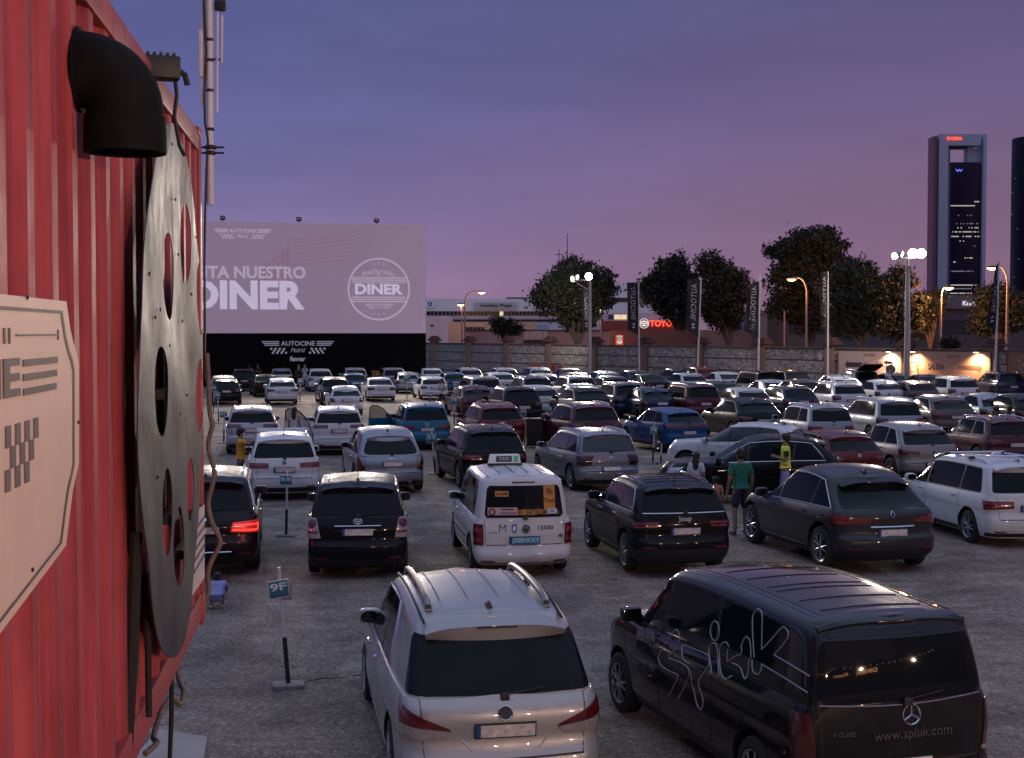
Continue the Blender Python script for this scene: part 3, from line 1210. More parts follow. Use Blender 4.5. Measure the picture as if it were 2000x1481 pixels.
# ---------------------------------------------------------------- ground
def ground_material():
    m = bpy.data.materials.new('gravel_lot')
    m.use_nodes = True
    t = m.node_tree
    b = t.nodes['Principled BSDF']
    b.inputs['Roughness'].default_value = 0.92
    b.inputs['Specular IOR Level'].default_value = 0.25
    L = t.links.new
    tc = nd(t, 'ShaderNodeTexCoord')

    def noise_(scale, detail=5, rough=0.6, vec=None, dist=0.0):
        n = nd(t, 'ShaderNodeTexNoise')
        n.inputs['Scale'].default_value = scale
        n.inputs['Detail'].default_value = detail
        n.inputs['Roughness'].default_value = rough
        n.inputs['Distortion'].default_value = dist
        L(vec or tc.outputs['Object'], n.inputs[0])
        return n
    big = noise_(0.20, 6, 0.65)
    mid = noise_(0.9, 6, 0.65, dist=0.6)
    fine = noise_(15, 6, 0.8)
    vo = nd(t, 'ShaderNodeTexVoronoi')
    vo.inputs['Scale'].default_value = 40
    vo.inputs['Randomness'].default_value = 1.0
    L(tc.outputs['Object'], vo.inputs[0])
    c1 = ramp(t, [(0.30, (0.195, 0.155, 0.130)), (0.5, (0.292, 0.238, 0.203)), (0.72, (0.395, 0.33, 0.283))])
    L(mid.outputs[0], c1.inputs[0])
    c2 = ramp(t, [(0.3, (0.52, 0.51, 0.52)), (0.5, (0.92, 0.92, 0.92)), (0.74, (1.28, 1.24, 1.18))])
    L(big.outputs[0], c2.inputs[0])
    c3 = ramp(t, [(0.30, (0.5, 0.5, 0.5)), (0.5, (1, 1, 1)), (0.68, (1.6, 1.56, 1.52))])
    L(fine.outputs[0], c3.inputs[0])
    hs = nd(t, 'ShaderNodeSeparateColor')
    L(vo.outputs['Color'], hs.inputs[0])
    c4 = ramp(t, [(0.0, (0.7, 0.7, 0.7)), (0.8, (1.0, 1.0, 1.0)), (1.0, (1.6, 1.56, 1.5))])
    L(hs.outputs[0], c4.inputs[0])
    # wheel tracks running along the rows
    mp = nd(t, 'ShaderNodeMapping')
    mp.inputs['Scale'].default_value = (0.55, 0.9, 1)
    mp.inputs['Rotation'].default_value = (0, 0, 0.12)
    L(tc.outputs['Object'], mp.inputs[0])
    tr = noise_(1.1, 4, 0.6, mp.outputs[0], 1.2)
    c5 = ramp(t, [(0.38, (0.78, 0.77, 0.77)), (0.55, (1.05, 1.05, 1.04))])
    L(tr.outputs[0], c5.inputs[0])
    cur = c1.outputs[0]
    for c in (c2, c3, c4, c5):
        mx = nd(t, 'ShaderNodeMix', data_type='RGBA', blend_type='MULTIPLY')
        mx.inputs[0].default_value = 1.0
        L(cur, mx.inputs[6])
        L(c.outputs[0], mx.inputs[7])
        cur = mx.outputs[2]
    L(cur, b.inputs['Base Color'])
    ad = nd(t, 'ShaderNodeMath', operation='MULTIPLY_ADD')
    L(fine.outputs[0], ad.inputs[0])
    ad.inputs[1].default_value = 0.7
    L(vo.outputs['Distance'], ad.inputs[2])
    bp = nd(t, 'ShaderNodeBump')
    bp.inputs['Strength'].default_value = 0.7
    bp.inputs['Distance'].default_value = 0.035
    L(ad.outputs[0], bp.inputs['Height'])
    b2 = nd(t, 'ShaderNodeBump')
    b2.inputs['Strength'].default_value = 0.6
    b2.inputs['Distance'].default_value = 0.10
    L(mid.outputs[0], b2.inputs['Height'])
    L(b2.outputs[0], bp.inputs['Normal'])
    L(bp.outputs[0], b.inputs['Normal'])
    return m


def build_ground():
    xs = [-3000, -700, -200, -100] + [-60 + 3 * k for k in range(51)] + [120, 200, 700, 3000]
    ys = [-3000, -600, -100, -40] + [-20 + 1.5 * k for k in range(40)] + [42, 50, 60, 75, 90, 105, 120, 160, 250, 700, 5200]
    mb = MB()
    vs = []
    for y in ys:
        for x in xs:
            d = 0.0
            if -60 < x < 90 and 0 < y < 130:
                d = 0.03 * noise.noise((x * 0.35, y * 0.35, 1.3))
                d *= sstep(0, 6, y)
            vs.append((x, y, gz(x, y) + d - 0.012))
    n = len(xs)
    fs = [(j * n + i, j * n + i + 1, (j + 1) * n + i + 1, (j + 1) * n + i) for j in range(len(ys) - 1) for i in range(n - 1)]
    mb.add(vs, fs)
    structure(mb.build('ground', ground_material(), None, 180))
    # loose stones near the camera, thick enough to catch the light
    rr = random.Random(5)
    mb = MB()
    for k in range(3200):
        y = 13 + 20 * rr.random() ** 1.6
        x = rr.uniform(-4.6, 9.6) * y / 20
        s = rr.choice((0.009, 0.011, 0.014, 0.02)) * rr.uniform(0.8, 1.4)
        z = gz(x, y)
        a = rr.random() * 6
        pts = [Vector((math.cos(a + q * 2.1) * s * rr.uniform(.7, 1.2), math.sin(a + q * 2.1) * s * rr.uniform(.7, 1.2), -s * .3)) for q in range(3)]
        tp = Vector((rr.uniform(-.3, .3) * s, rr.uniform(-.3, .3) * s, s * 0.6))
        o = Vector((x, y, z + 0.004))
        mb.add([o + p for p in pts] + [o + tp], [(0, 1, 3), (1, 2, 3), (2, 0, 3)], rr.choice((0, 0, 1)))
    g = mb.build('gravel', [mat('stone_grey', (0.20, 0.175, 0.155), 0.9), mat('stone_pale', (0.34, 0.29, 0.25), 0.9)], None, 0)
    g['kind'] = 'stuff'


build_ground()


# ---------------------------------------------------------------- the red container with its sign and reel


def weathered(name, base, ro=0.56, sp=0.3):
    """old container paint: sun faded, streaked by rain, chipped to rust in spots"""
    m = mat(name, base, ro, 0, 0, sp, vary=0.16, vscale=2.5, bump=0.10, bscale=9, rvary=0.12)
    t = m.node_tree
    b = t.nodes['Principled BSDF']
    L = t.links.new
    cur = b.inputs['Base Color'].links[0].from_socket
    tc = [n for n in t.nodes if n.type == 'TEX_COORD'][0]
    for sc_, k, stops, blend in (((22, 22, 0.7), 1.0, [(0.34, (0.62, 0.58, 0.58)), (0.52, (1, 1, 1)), (0.72, (1.12, 1.2, 1.2))], 'MULTIPLY'), ((7, 7, 2.5), 1.0, [(0.3, (0.84, 0.82, 0.82)), (0.6, (1.06, 1.08, 1.08))], 'MULTIPLY')):
        mp = nd(t, 'ShaderNodeMapping')
        mp.inputs['Scale'].default_value = sc_
        L(tc.outputs['Object'], mp.inputs[0])
        nz = nd(t, 'ShaderNodeTexNoise')
        nz.inputs['Scale'].default_value = k
        nz.inputs['Detail'].default_value = 6
        L(mp.outputs[0], nz.inputs[0])
        r = ramp(t, stops)
        L(nz.outputs[0], r.inputs[0])
        mx = nd(t, 'ShaderNodeMix', data_type='RGBA', blend_type=blend)
        mx.inputs[0].default_value = 0.8
        L(cur, mx.inputs[6])
        L(r.outputs[0], mx.inputs[7])
        cur = mx.outputs[2]
    nz = nd(t, 'ShaderNodeTexNoise')
    nz.inputs['Scale'].default_value = 6
    nz.inputs['Detail'].default_value = 10
    nz.inputs['Roughness'].default_value = 0.75
    L(tc.outputs['Object'], nz.inputs[0])
    r = ramp(t, [(0.665, (0, 0, 0)), (0.70, (1, 1, 1))])
    L(nz.outputs[0], r.inputs[0])
    mx = nd(t, 'ShaderNodeMix', data_type='RGBA')
    L(r.outputs[0], mx.inputs[0])
    L(cur, mx.inputs[6])
    mx.inputs[7].default_value = (0.09, 0.04, 0.03, 1)
    L(mx.outputs[2], b.inputs['Base Color'])
    return m


RED = weathered('container_red', (0.36, 0.056, 0.062))
REDD = mat('container_red_end', (0.36, 0.04, 0.042), 0.5, 0, 0, 0.4, vary=0.2, vscale=3)
SIGNCREAM = mat('sign_cream', (0.64, 0.46, 0.36), 0.55, vary=0.06, vscale=5)
SIGNINK = mat('sign_ink', (0.11, 0.085, 0.08), 0.6, vary=0.2, vscale=20)
DUCT = mat('duct_black', (0.007, 0.0065, 0.0065), 0.75, 0, 0, 0.12, vary=0.35, vscale=8, bump=0.1, bscale=30)
CW = Vector((-1.675, 7.2, 2.77))
CU = Vector((0.1323, -0.9912, 0)).normalized()
CNRM = Vector((0.9912, 0.1323, 0)).normalized()
CPL = Pl(CW, -CU)                    # seen from outside: right is towards the far end


def wallpt(px, py, off=0.0):
    u, v = CPL.uv(px, py, off)
    return u, v                      # u is minus the distance from the far corner


def build_container():
    root = thing('shipping_container', 'red corrugated steel container looming along the left edge of the picture', 'container', CW, math.atan2(CU.y, CU.x))
    Ln, Hh, Dp = 6.06, 2.59, 2.44
    mb = MB()
    # corrugation: x along, y outward
    prof = []
    x = 0.10
    while x < Ln - 0.1:
        prof += [(x, -0.012), (x + 0.072, -0.012), (x + 0.140, -0.048), (x + 0.210, -0.048)]
        x += 0.278
    prof.append((Ln - 0.08, -0.012))
    vs, fs = [], []
    for z in (0.10, Hh - 0.08):
        for p in prof:
            vs.append((p[0], p[1], z))
    n = len(prof)
    for i in range(n - 1):
        fs.append((i + 1, i, n + i, n + i + 1))
    mb.add(vs, fs)
    mb.build('side_wall', RED, root, 10)
    for nm, z0, z1 in (('top_rail', Hh - 0.10, Hh), ('bottom_rail', 0.0, 0.13)):
        mb = MB()
        mb.rbox(0.06, -0.07, z0, Ln, 0.0, z1, 0.008)
        mb.build(nm, RED, root)
    for xx in (0.0, Ln - 0.1):
        mb = MB()
        mb.rbox(xx, -0.12, 0.0, xx + 0.10, 0.004, Hh, 0.01)
        mb.rbox(xx - 0.005, -0.17, Hh - 0.02, xx + 0.17, 0.008, Hh + 0.02, 0.008)
        mb.rbox(xx - 0.005, -0.17, -0.03, xx + 0.17, 0.008, 0.11, 0.008)
        mb.build('corner_post', REDD, root)
    mb = MB()
    mb.box(0.02, -Dp, Hh - 0.06, Ln, -0.072, Hh - 0.02)
    mb.build('roof', REDD, root)
    mb = MB()
    mb.box(0.02, -Dp + 0.05, 0.02, Ln, -0.074, 0.09)
    mb.build('floor', BLACK, root)
    mb = MB()
    mb.box(0.01, -Dp, 0.10, 0.05, -0.122, Hh - 0.07)
    for k in range(4):
        mb.tube([(-0.03, -0.4 - 0.55 * k, 0.15), (-0.03, -0.4 - 0.55 * k, Hh - 0.15)], 0.02)
    mb.build('end_door', REDD, root)
    # inside lining, so that the box is closed
    mb = MB()
    mb.box(0.06, -Dp, 0.1, Ln, -Dp + 0.04, Hh - 0.07)
    mb.build('rear_wall', REDD, root)
    # the container beneath, set back
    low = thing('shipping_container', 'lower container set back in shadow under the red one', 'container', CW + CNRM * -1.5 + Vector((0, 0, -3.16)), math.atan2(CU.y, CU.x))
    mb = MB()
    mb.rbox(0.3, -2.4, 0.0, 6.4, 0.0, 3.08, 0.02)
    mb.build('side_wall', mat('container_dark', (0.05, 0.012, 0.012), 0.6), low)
    mb = MB()
    for k in range(4):
        mb.box(0.4 + 1.5 * k, -2.3, 3.08, 0.55 + 1.5 * k, 0.7, 3.155)
    mb.build('beam', BLACK, low)

    # vent elbow
    a, z = -wallpt(160, 137)[0], wallpt(160, 137)[1]
    v = thing('vent_pipe', 'fat black ventilation elbow bending down from the red container wall', 'vent pipe', CW, math.atan2(CU.y, CU.x))
    mb = MB()
    rb, r = 0.118, 0.108
    pts = [(a, -0.05, z), (a, 0.0, z)]
    for k in range(1, 13):
        q = PI / 2 * k / 12
        pts.append((a, rb * math.sin(q), z - rb * (1 - math.cos(q))))
    pts += [(a, rb, z - rb - 0.02)]
    mb.tube(pts, r, 28, cap=False)
    mb.build('elbow', DUCT, v, 40)
    mb = MB()
    M = Matrix.Translation((a, rb, z - rb - 0.115))
    mb.lathe([(r - 0.008, 0), (r + 0.006, 0), (r + 0.008, 0.01), (r + 0.006, 0.10), (r, 0.11), (r - 0.008, 0.10)], 36, M, closed=True)
    mb.build('collar', DUCT, v, 40)
    mb = MB()
    mb.lathe([(r + 0.012, 0.0), (r + 0.012, 0.012), (r - 0.01, 0.012), (r - 0.01, 0.0)], 36, Matrix.Translation((a, -0.012, z)) @ Matrix.Rotation(-PI / 2, 4, 'X'), closed=True)
    mb.build('flange', DUCT, v, 40)

    # cream sign
    so = 0.055
    s = thing('sign', 'cream shaped sign with dark lettering and chequers on the red container', 'sign', (0, 0, 0))
    M = CPL.M(0.012)
    pts = [(130, 589), (137, 640), (143, 668), (150, 690), (154, 712), (154, 800), (154, 905), (150, 925), (143, 955), (137, 1000), (129, 1066)]
    right = quad_px(CPL, pts, so)
    tl, bl = CPL.uv(0, 566, so), CPL.uv(0, 1160, so)
    # mirror the outline about the sign's middle, which lies outside the picture
    xm = tl[0] - 0.62
    ol = [(2 * xm - x, y) for x, y in right] 
    ztop = right[0][1]
    outline = ol + right[::-1]
    # bottom edge runs down to a point at the middle
    zb = bl[1] - 0.14
    outline = [(x, y) for x, y in right] 
    outline = [(xm, ztop - 0.0)] + right + [(xm, zb)] + [(2 * xm - x, y) for x, y in right[::-1]]
    mb = MB()
    mb.prism(outline[::-1], 0.0, so - 0.012, M)
    mb.build('panel', SIGNCREAM, s, recalc=True)
    cxo, cyo = xm, (ztop + zb) / 2
    inn = [(cxo + (x - cxo) * 0.955, cyo + (y - cyo) * 0.935) for x, y in outline]
    inn2 = [(cxo + (x - cxo) * 0.94, cyo + (y - cyo) * 0.915) for x, y in outline]
    mb = MB()
    n = len(inn)
    M2 = CPL.M(so + 0.002)
    vs = [M2 @ Vector((x, y, 0)) for x, y in inn] + [M2 @ Vector((x, y, 0)) for x, y in inn2]
    mb.add(vs, [(k, (k + 1) % n, n + (k + 1) % n, n + k) for k in range(n)])
    mb.build('border_line', SIGNINK, s, 0, recalc=True)
    mb = MB()
    xr, yt = CPL.uv(36, 698, so)
    _, yb = CPL.uv(36, 774, so)
    hh = yt - yb
    fit_text(mb, 'AUTOCINE', 2 * xm - xr, xr, yb, yt, CPL.M(so), 0.004, 0.03)
    mb.build('lettering', SIGNINK, s, 0)
    mb = MB()
    xa, xb = CPL.uv(44, 730, so)[0], CPL.uv(111, 730, so)[0]
    for k in range(3):
        y0 = CPL.uv(75, 700 + 27 * k, so)[1]
        y1 = CPL.uv(75, 713 + 27 * k, so)[1]
        rect(mb, xa, y0, xb - 0.008 * k, y1, CPL.M(so), 0, 0.003)
    mb.build('stripe_pattern', SIGNINK, s, 0)
    mb = MB()
    xa, xb = CPL.uv(8, 888, so)[0], CPL.uv(72, 888, so)[0]
    y0, y1 = CPL.uv(36, 950, so)[1], CPL.uv(36, 826, so)[1]
    w, h = (xb - xa) / 7, (y1 - y0) / 3
    for j in range(3):
        for i in range(7):
            if (i + j) % 2 == 0 and not (j == 0 and i > 5):
                for sx in (1,):
                    x0 = xa + i * w + 0.004 * j
                    x1 = x0 + w
                    if sx < 0:
                        x0, x1 = 2 * xm - x0, 2 * xm - x1
                    rect(mb, x0, y0 + j * h, x1, y0 + (j + 1) * h, CPL.M(so), 0, 0.003)
    mb.build('chequer_pattern', SIGNINK, s, 0)
    mb = MB()
    fit_text(mb, 'Madrid', xm - 0.18, xm + 0.18, y0, y0 + 0.1, CPL.M(so), 0.003, 0, 0, 0.3)
    mb.build('script', SIGNINK, s, 0)
    mb = MB()
    for px, w in ((7, 4), (17, 4)):
        x, y = CPL.uv(px, 656, so)
        rect(mb, x - 0.006, y - 0.016, x + 0.006, y + 0.016, CPL.M(so), 0, 0.003)
    xa, y = CPL.uv(30, 655, so)
    xb, _ = CPL.uv(112, 660, so)
    rect(mb, xa, y - 0.002, xb, y + 0.002, CPL.M(so), 0, 0.003)
    rect(mb, xb, y - 0.012, xb + 0.006, y + 0.012, CPL.M(so), 0, 0.003)
    mb.build('ornament', SIGNINK, s, 0)
    bolt = mat('bolt_dark', (0.03, 0.025, 0.025), 0.5, 0.5)
    for px, py in ((52, 581), (152, 825), (62, 1113)):
        x, y = CPL.uv(px, py, so)
        mb = MB()
        mb.lathe([(0.005, 0), (0.005, 0.003), (0.002, 0.005)], 10, CPL.M(so) @ Matrix.Translation((x, y, 0)))
        mb.build('bolt', bolt, s)

    # film reel of sheet metal
    ro = 0.055
    metal = mat('reel_sheet_metal', (0.085, 0.087, 0.094), 0.52, 0.85, 0, 0.5, vary=0.22, vscale=1.6, bump=0.18, bscale=2.4, rvary=0.12)
    metal.node_tree.nodes['Bump'].inputs['Distance'].default_value = 0.10
    rl = thing('film_reel', 'big bare metal disc with round holes like a film reel on the red container', 'ornament', (0, 0, 0))
    c = CPL.uv(345, 762, ro)
    mb = MB()
    rings, n = 26, 112
    Rm = 1.095
    vs = [Vector((c[0], c[1], 0))] + [Vector((c[0] + Rm * q / rings * math.cos(2 * PI * k / n), c[1] + Rm * q / rings * math.sin(2 * PI * k / n), 0)) for q in range(1, rings + 1) for k in range(n)]
    m = len(vs)
    fs = [(0, 1 + k, 1 + (k + 1) % n) for k in range(n)]
    for q in range(rings - 1):
        for k in range(n):
            a_, b_ = 1 + q * n, 1 + (q + 1) * n
            fs.append((a_ + k, b_ + k, b_ + (k + 1) % n, a_ + (k + 1) % n))
    lo_ = [tuple(i + m for i in f[::-1]) for f in fs]
    e_ = 1 + (rings - 1) * n
    rim = [(e_ + (k + 1) % n, e_ + k, e_ + k + m, e_ + (k + 1) % n + m) for k in range(n)]
    mb.add([p + Vector((0, 0, .002)) for p in vs] + [p - Vector((0, 0, .002)) for p in vs], fs + lo_ + rim)
    o = link('disc', mb.mesh('disc', metal, 0))
    cut = MB()
    for px, py, hpx in ((328, 540, 85), (362, 477, 78), (389, 583, 72), (316, 765, 88), (389, 772, 72), (328, 1000, 86), (373, 957, 62), (349, 1067, 78)):
        x, y = CPL.uv(px, py, ro)
        y1 = CPL.uv(px, py - hpx, ro)[1]
        r_ = min(0.20, y1 - y)
        cut.lathe([(r_, -.05), (r_, .05)], 40, Matrix.Translation((x, y, 0)))
    co = link('cut', cut.mesh('cut', metal, 0))
    md = o.modifiers.new('b', 'BOOLEAN')
    md.operation = 'DIFFERENCE'
    md.object = co
    md.solver = 'EXACT'
    dg = bpy.context.evaluated_depsgraph_get()
    me = bpy.data.meshes.new_from_object(o.evaluated_get(dg))
    bpy.data.objects.remove(o)
    bpy.data.objects.remove(co)
    for v_ in me.vertices:
        d = 0.012 * noise.noise((v_.co.x * 1.9, v_.co.y * 1.9, 0.4)) + 0.004 * noise.noise((v_.co.x * 5, v_.co.y * 3.2, 2.4))
        v_.co = CPL.M(ro) @ Vector((v_.co.x, v_.co.y, v_.co.z + d))
    me.shade_smooth()
    me.set_sharp_from_angle(angle=RD(50))
    link('disc', me, rl)
    mb = MB()
    for px, py in ((333, 282), (340, 390), (381, 463), (289, 535), (345, 497), (372, 575), (310, 605), (353, 627), (328, 675), (363, 772), (349, 808), (305, 932), (300, 620)):
        x, y = CPL.uv(px, py, ro)
        mb = MB()
        mb.lathe([(0.007, 0), (0.007, 0.004), (0.003, 0.006)], 8, CPL.M(ro + 0.004) @ Matrix.Translation((x, y, 0)))
        mb.build('bolt', bolt, rl)
    for px, py in ((316, 765), (328, 1000), (350, 1067)):
        x, y = CPL.uv(px, py, 0)
        mb = MB()
        rect(mb, x - 0.25, y - 0.02, x + 0.25, y + 0.02, CPL.M(0), 0.004, ro - 0.006)
        mb.build('bracket', BLACK, rl)

    # notice at the far lower corner
    nb = MB()
    pts = quad_px(CPL, [(399, 986), (399, 1128), (372, 1168), (372, 1005)], 0.012)
    nb.prism(pts[::-1], 0, 0.004, CPL.M(0.010))
    no = thing('notice', 'small white notice behind the reel at the container corner', 'notice')
    nb.build('board', mat('notice_white', (0.6, 0.5, 0.48), 0.6, vary=0.12, vscale=9), no, recalc=True)
    nb = MB()
    x0, x1 = pts[3][0], pts[0][0]
    for k in range(5):
        y = pts[0][1] - 0.06 - 0.05 * k
        rect(nb, x0 + 0.05, y - 0.008, x1 - 0.03, y + 0.008, CPL.M(0.015), 0, 0.002)
    nb.build('print', SIGNINK, no, 0)

    # floodlight on the roof edge
    p = at_y(336, 135, 5.35)
    f = thing('floodlight', 'small dark floodlight on the roof edge of the red container', 'floodlight', p, RD(-70))
    mb = MB()
    mb.rbox(-0.05, -0.12, -0.045, 0.05, 0.03, 0.045, 0.012)
    for k in range(5):
        mb.box(-0.045, -0.1 + 0.025 * k, 0.045, 0.045, -0.09 + 0.025 * k, 0.056)
    mb.build('housing', BLACK, f)
    mb = MB()
    mb.tube([(0.0, 0.02, 0.0), (0.0, 0.05, -0.02), (0.0, 0.06, -0.06)], 0.012)
    mb.build('bracket', BLACK, f)
    mb = MB()
    mb.tube([(-0.02, 0.01, 0.0), (-0.02, 0.02, -0.10), (-0.03, 0.01, -0.18), (-0.03, 0.03, -0.30), (0.0, 0.045, -0.34)], 0.008)
    mb.build('cable', BLACK, f)
    mb = MB()
    mb.box(-0.04, -0.124, -0.035, 0.04, -0.121, 0.035)
    mb.build('lens', GLOSSBLACK, f)

    # antenna mast at the far corner
    Y = 7.36
    P = lambda px, py: at_y(px, py, Y)
    am = thing('antenna_mast', 'white pole carrying rod antennas at the far corner of the container', 'antenna mast', P(411, 400))
    o = P(411, 400)
    WH = mat('mast_white', (0.62, 0.58, 0.60), 0.5, vary=0.1)
    mb = MB()
    top = P(409, -60)
    mb.tube([Vector((0, 0, 0)), top - o], 0.0185, 14)
    mb.build('pole', WH, am)
    for (x0, y0), (x1, y1), r in (((425, -20), (424, 221), .0075), ((434, 30), (433, 123), .0065), ((394, 150), (394, 204), .0075), ((396, -20), (395, 60), .0075)):
        mb = MB()
        mb.tube([P(x0, y0) - o, P(x1, y1) - o], r, 8)
        mb.build('rod_antenna', WH, am)
    mb = MB()
    a, b = P(389, 58) - o, P(399, 152) - o
    mb.rbox(min(a.x, b.x), -0.02, b.z, max(a.x, b.x), 0.02, a.z, 0.012)
    mb.build('panel_antenna', WH, am)
    for (px, py, w) in ((411, 288, 0.035), (411, 299, 0.03), (409, 78, 0.022), (410, 118, 0.021), (410, 177, 0.021), (411, 253, 0.021)):
        q = P(px, py) - o
        mb = MB()
        mb.lathe([(w * 0.7, -0.012), (w, -0.006), (w, 0.006), (w * 0.7, 0.012)], 10, Matrix.Translation(q))
        if py in (288, 299):
            mb.tube([q + Vector((-0.05, 0, 0)), q + Vector((0.075, 0, 0.0))], 0.006, 6)
        mb.build('clamp', BLACK, am)
    mb = MB()
    q = P(424, 116) - o
    mb.tube([q + Vector((-0.05, 0, 0)), q + Vector((0.03, 0, 0))], 0.005, 6)
    mb.build('clamp', BLACK, am)
    mb = MB()
    q = P(430, 15) - o
    mb.rbox(q.x - 0.03, -0.02, q.z - 0.02, q.x + 0.03, 0.02, q.z + 0.04, 0.01)
    mb.build('junction_box', BLACK, am)
    mb = MB()
    pts = [P(x, y) - o + Vector((0, -0.02, 0)) for x, y in ((400, -10), (402, 60), (404, 100), (401, 190), (402, 240), (408, 275), (405, 330), (403, 400), (401, 520), (402, 640), (401, 740))]
    mb.tube(pts, 0.007, 6)
    mb.build('cable', BLACK, am)

    # hose and straps at the corner
    HOSE = mat('hose_beige', (0.16, 0.115, 0.09), 0.75, vary=0.2, vscale=25)
    mb = MB()
    raw = [(404, 690), (408, 760), (410, 807), (415, 829), (410, 850), (407, 873), (413, 898), (419, 924), (414, 950), (407, 979), (409, 1002), (415, 1023), (426, 1045), (430, 1059), (426, 1072), (415, 1092), (408, 1110), (406, 1125), (408, 1150), (402, 1172), (392, 1185)]
    pts = [at_y(x, y, 7.3) for x, y in raw]
    low = [(372, 1215), (356, 1250), (346, 1290), (350, 1330), (359, 1352), (352, 1376), (336, 1364), (318, 1384), (308, 1410), (300, 1440), (306, 1452), (280, 1475)]
    for i, (x, y) in enumerate(low):
        pts.append(at_y(x, y, 7.1 - 0.12 * i))
    fine = []
    for i in range(len(pts) - 1):
        a, b, c_, d = pts[max(i - 1, 0)], pts[i], pts[i + 1], pts[min(i + 2, len(pts) - 1)]
        for k in range(6):
            t = k / 6
            fine.append(0.5 * ((2 * b) + (c_ - a) * t + (2 * a - 5 * b + 4 * c_ - d) * t * t + (3 * b - a - 3 * c_ + d) * t ** 3))
    rad = [0.0125 + 0.0018 * (i % 2) for i in range(len(fine))]
    mb.tube(fine, rad, 10)
    tag(mb.build('hose', HOSE, None, 60), 'beige corrugated hose hanging in waves down the container corner', 'hose')
    for (x0, y0, x1, y1, Y, w, lab) in ((266, 1040, 244, 1520, 4.62, 0.022, 'wide black strap hanging down the red container left of the reel tip'),
                                        (283, 1120, 291, 1400, 4.9, 0.012, 'thin black strap hanging beneath the reel on the container wall'),
                                        (336, 1282, 330, 1520, 6.0, 0.010, 'slim dark cord hanging below the container edge over the gravel')):
        a, b = at_y(x0, y0, Y), at_y(x1, y1, Y)
        mb = MB()
        mb.tube([a, a.lerp(b, 0.5) + Vector((0.004, 0, 0)), b], [w, w * 1.1, w], 8)
        tag(mb.build('strap', mat('strap_black', (0.01, 0.009, 0.009), 0.85), None), lab, 'strap', 'straps hanging from the container')
    mb = MB()
    cab = [at_y(x, y, Y) for x, y, Y in ((372, 1190, 7.0), (338, 1280, 6.3), (318, 1330, 5.9), (292, 1385, 5.5), (286, 1430, 5.2), (266, 1460, 4.9))]
    mb.tube(cab, 0.008, 8)
    tag(mb.build('cable', mat('cable_white', (0.5, 0.42, 0.4), 0.6), None, 60), 'thin white cable running under the lower edge of the red container', 'cable')
    # concrete pad on the gravel
    mb = MB()
    q = [at_ground(x, y) for x, y in ((310, 1434), (405, 1448), (396, 1500), (250, 1500))]
    vs = [p + Vector((0, 0, 0.05)) for p in q] + [p - Vector((0, 0, 0.05)) for p in q]
    mb.add(vs, [(3, 2, 1, 0), (0, 1, 5, 4), (1, 2, 6, 5), (2, 3, 7, 6), (3, 0, 4, 7)])
    tag(mb.build('concrete_slab', mat('concrete_pale', (0.36, 0.31, 0.29), 0.85, vary=0.15, vscale=3), None, 0, recalc=True), 'pale concrete slab on the gravel below the container', 'slab')


build_container()


def beam(t, loc, energy, target, size=100):
    la = bpy.data.lights.new('flood_light', 'SPOT')
    la.energy = energy * 0.45
    la.color = (1.0, 0.86, 0.72)
    la.spot_size = RD(size)
    la.spot_blend = 0.6
    la.shadow_soft_size = 0.9
    lo = bpy.data.objects.new('flood_light', la)
    C.link(lo)
    lo.parent = t
    lo.location = loc
    d = Vector(target) - t.location - Vector(loc)
    lo.rotation_euler = d.to_track_quat('-Z', 'Y').to_euler()


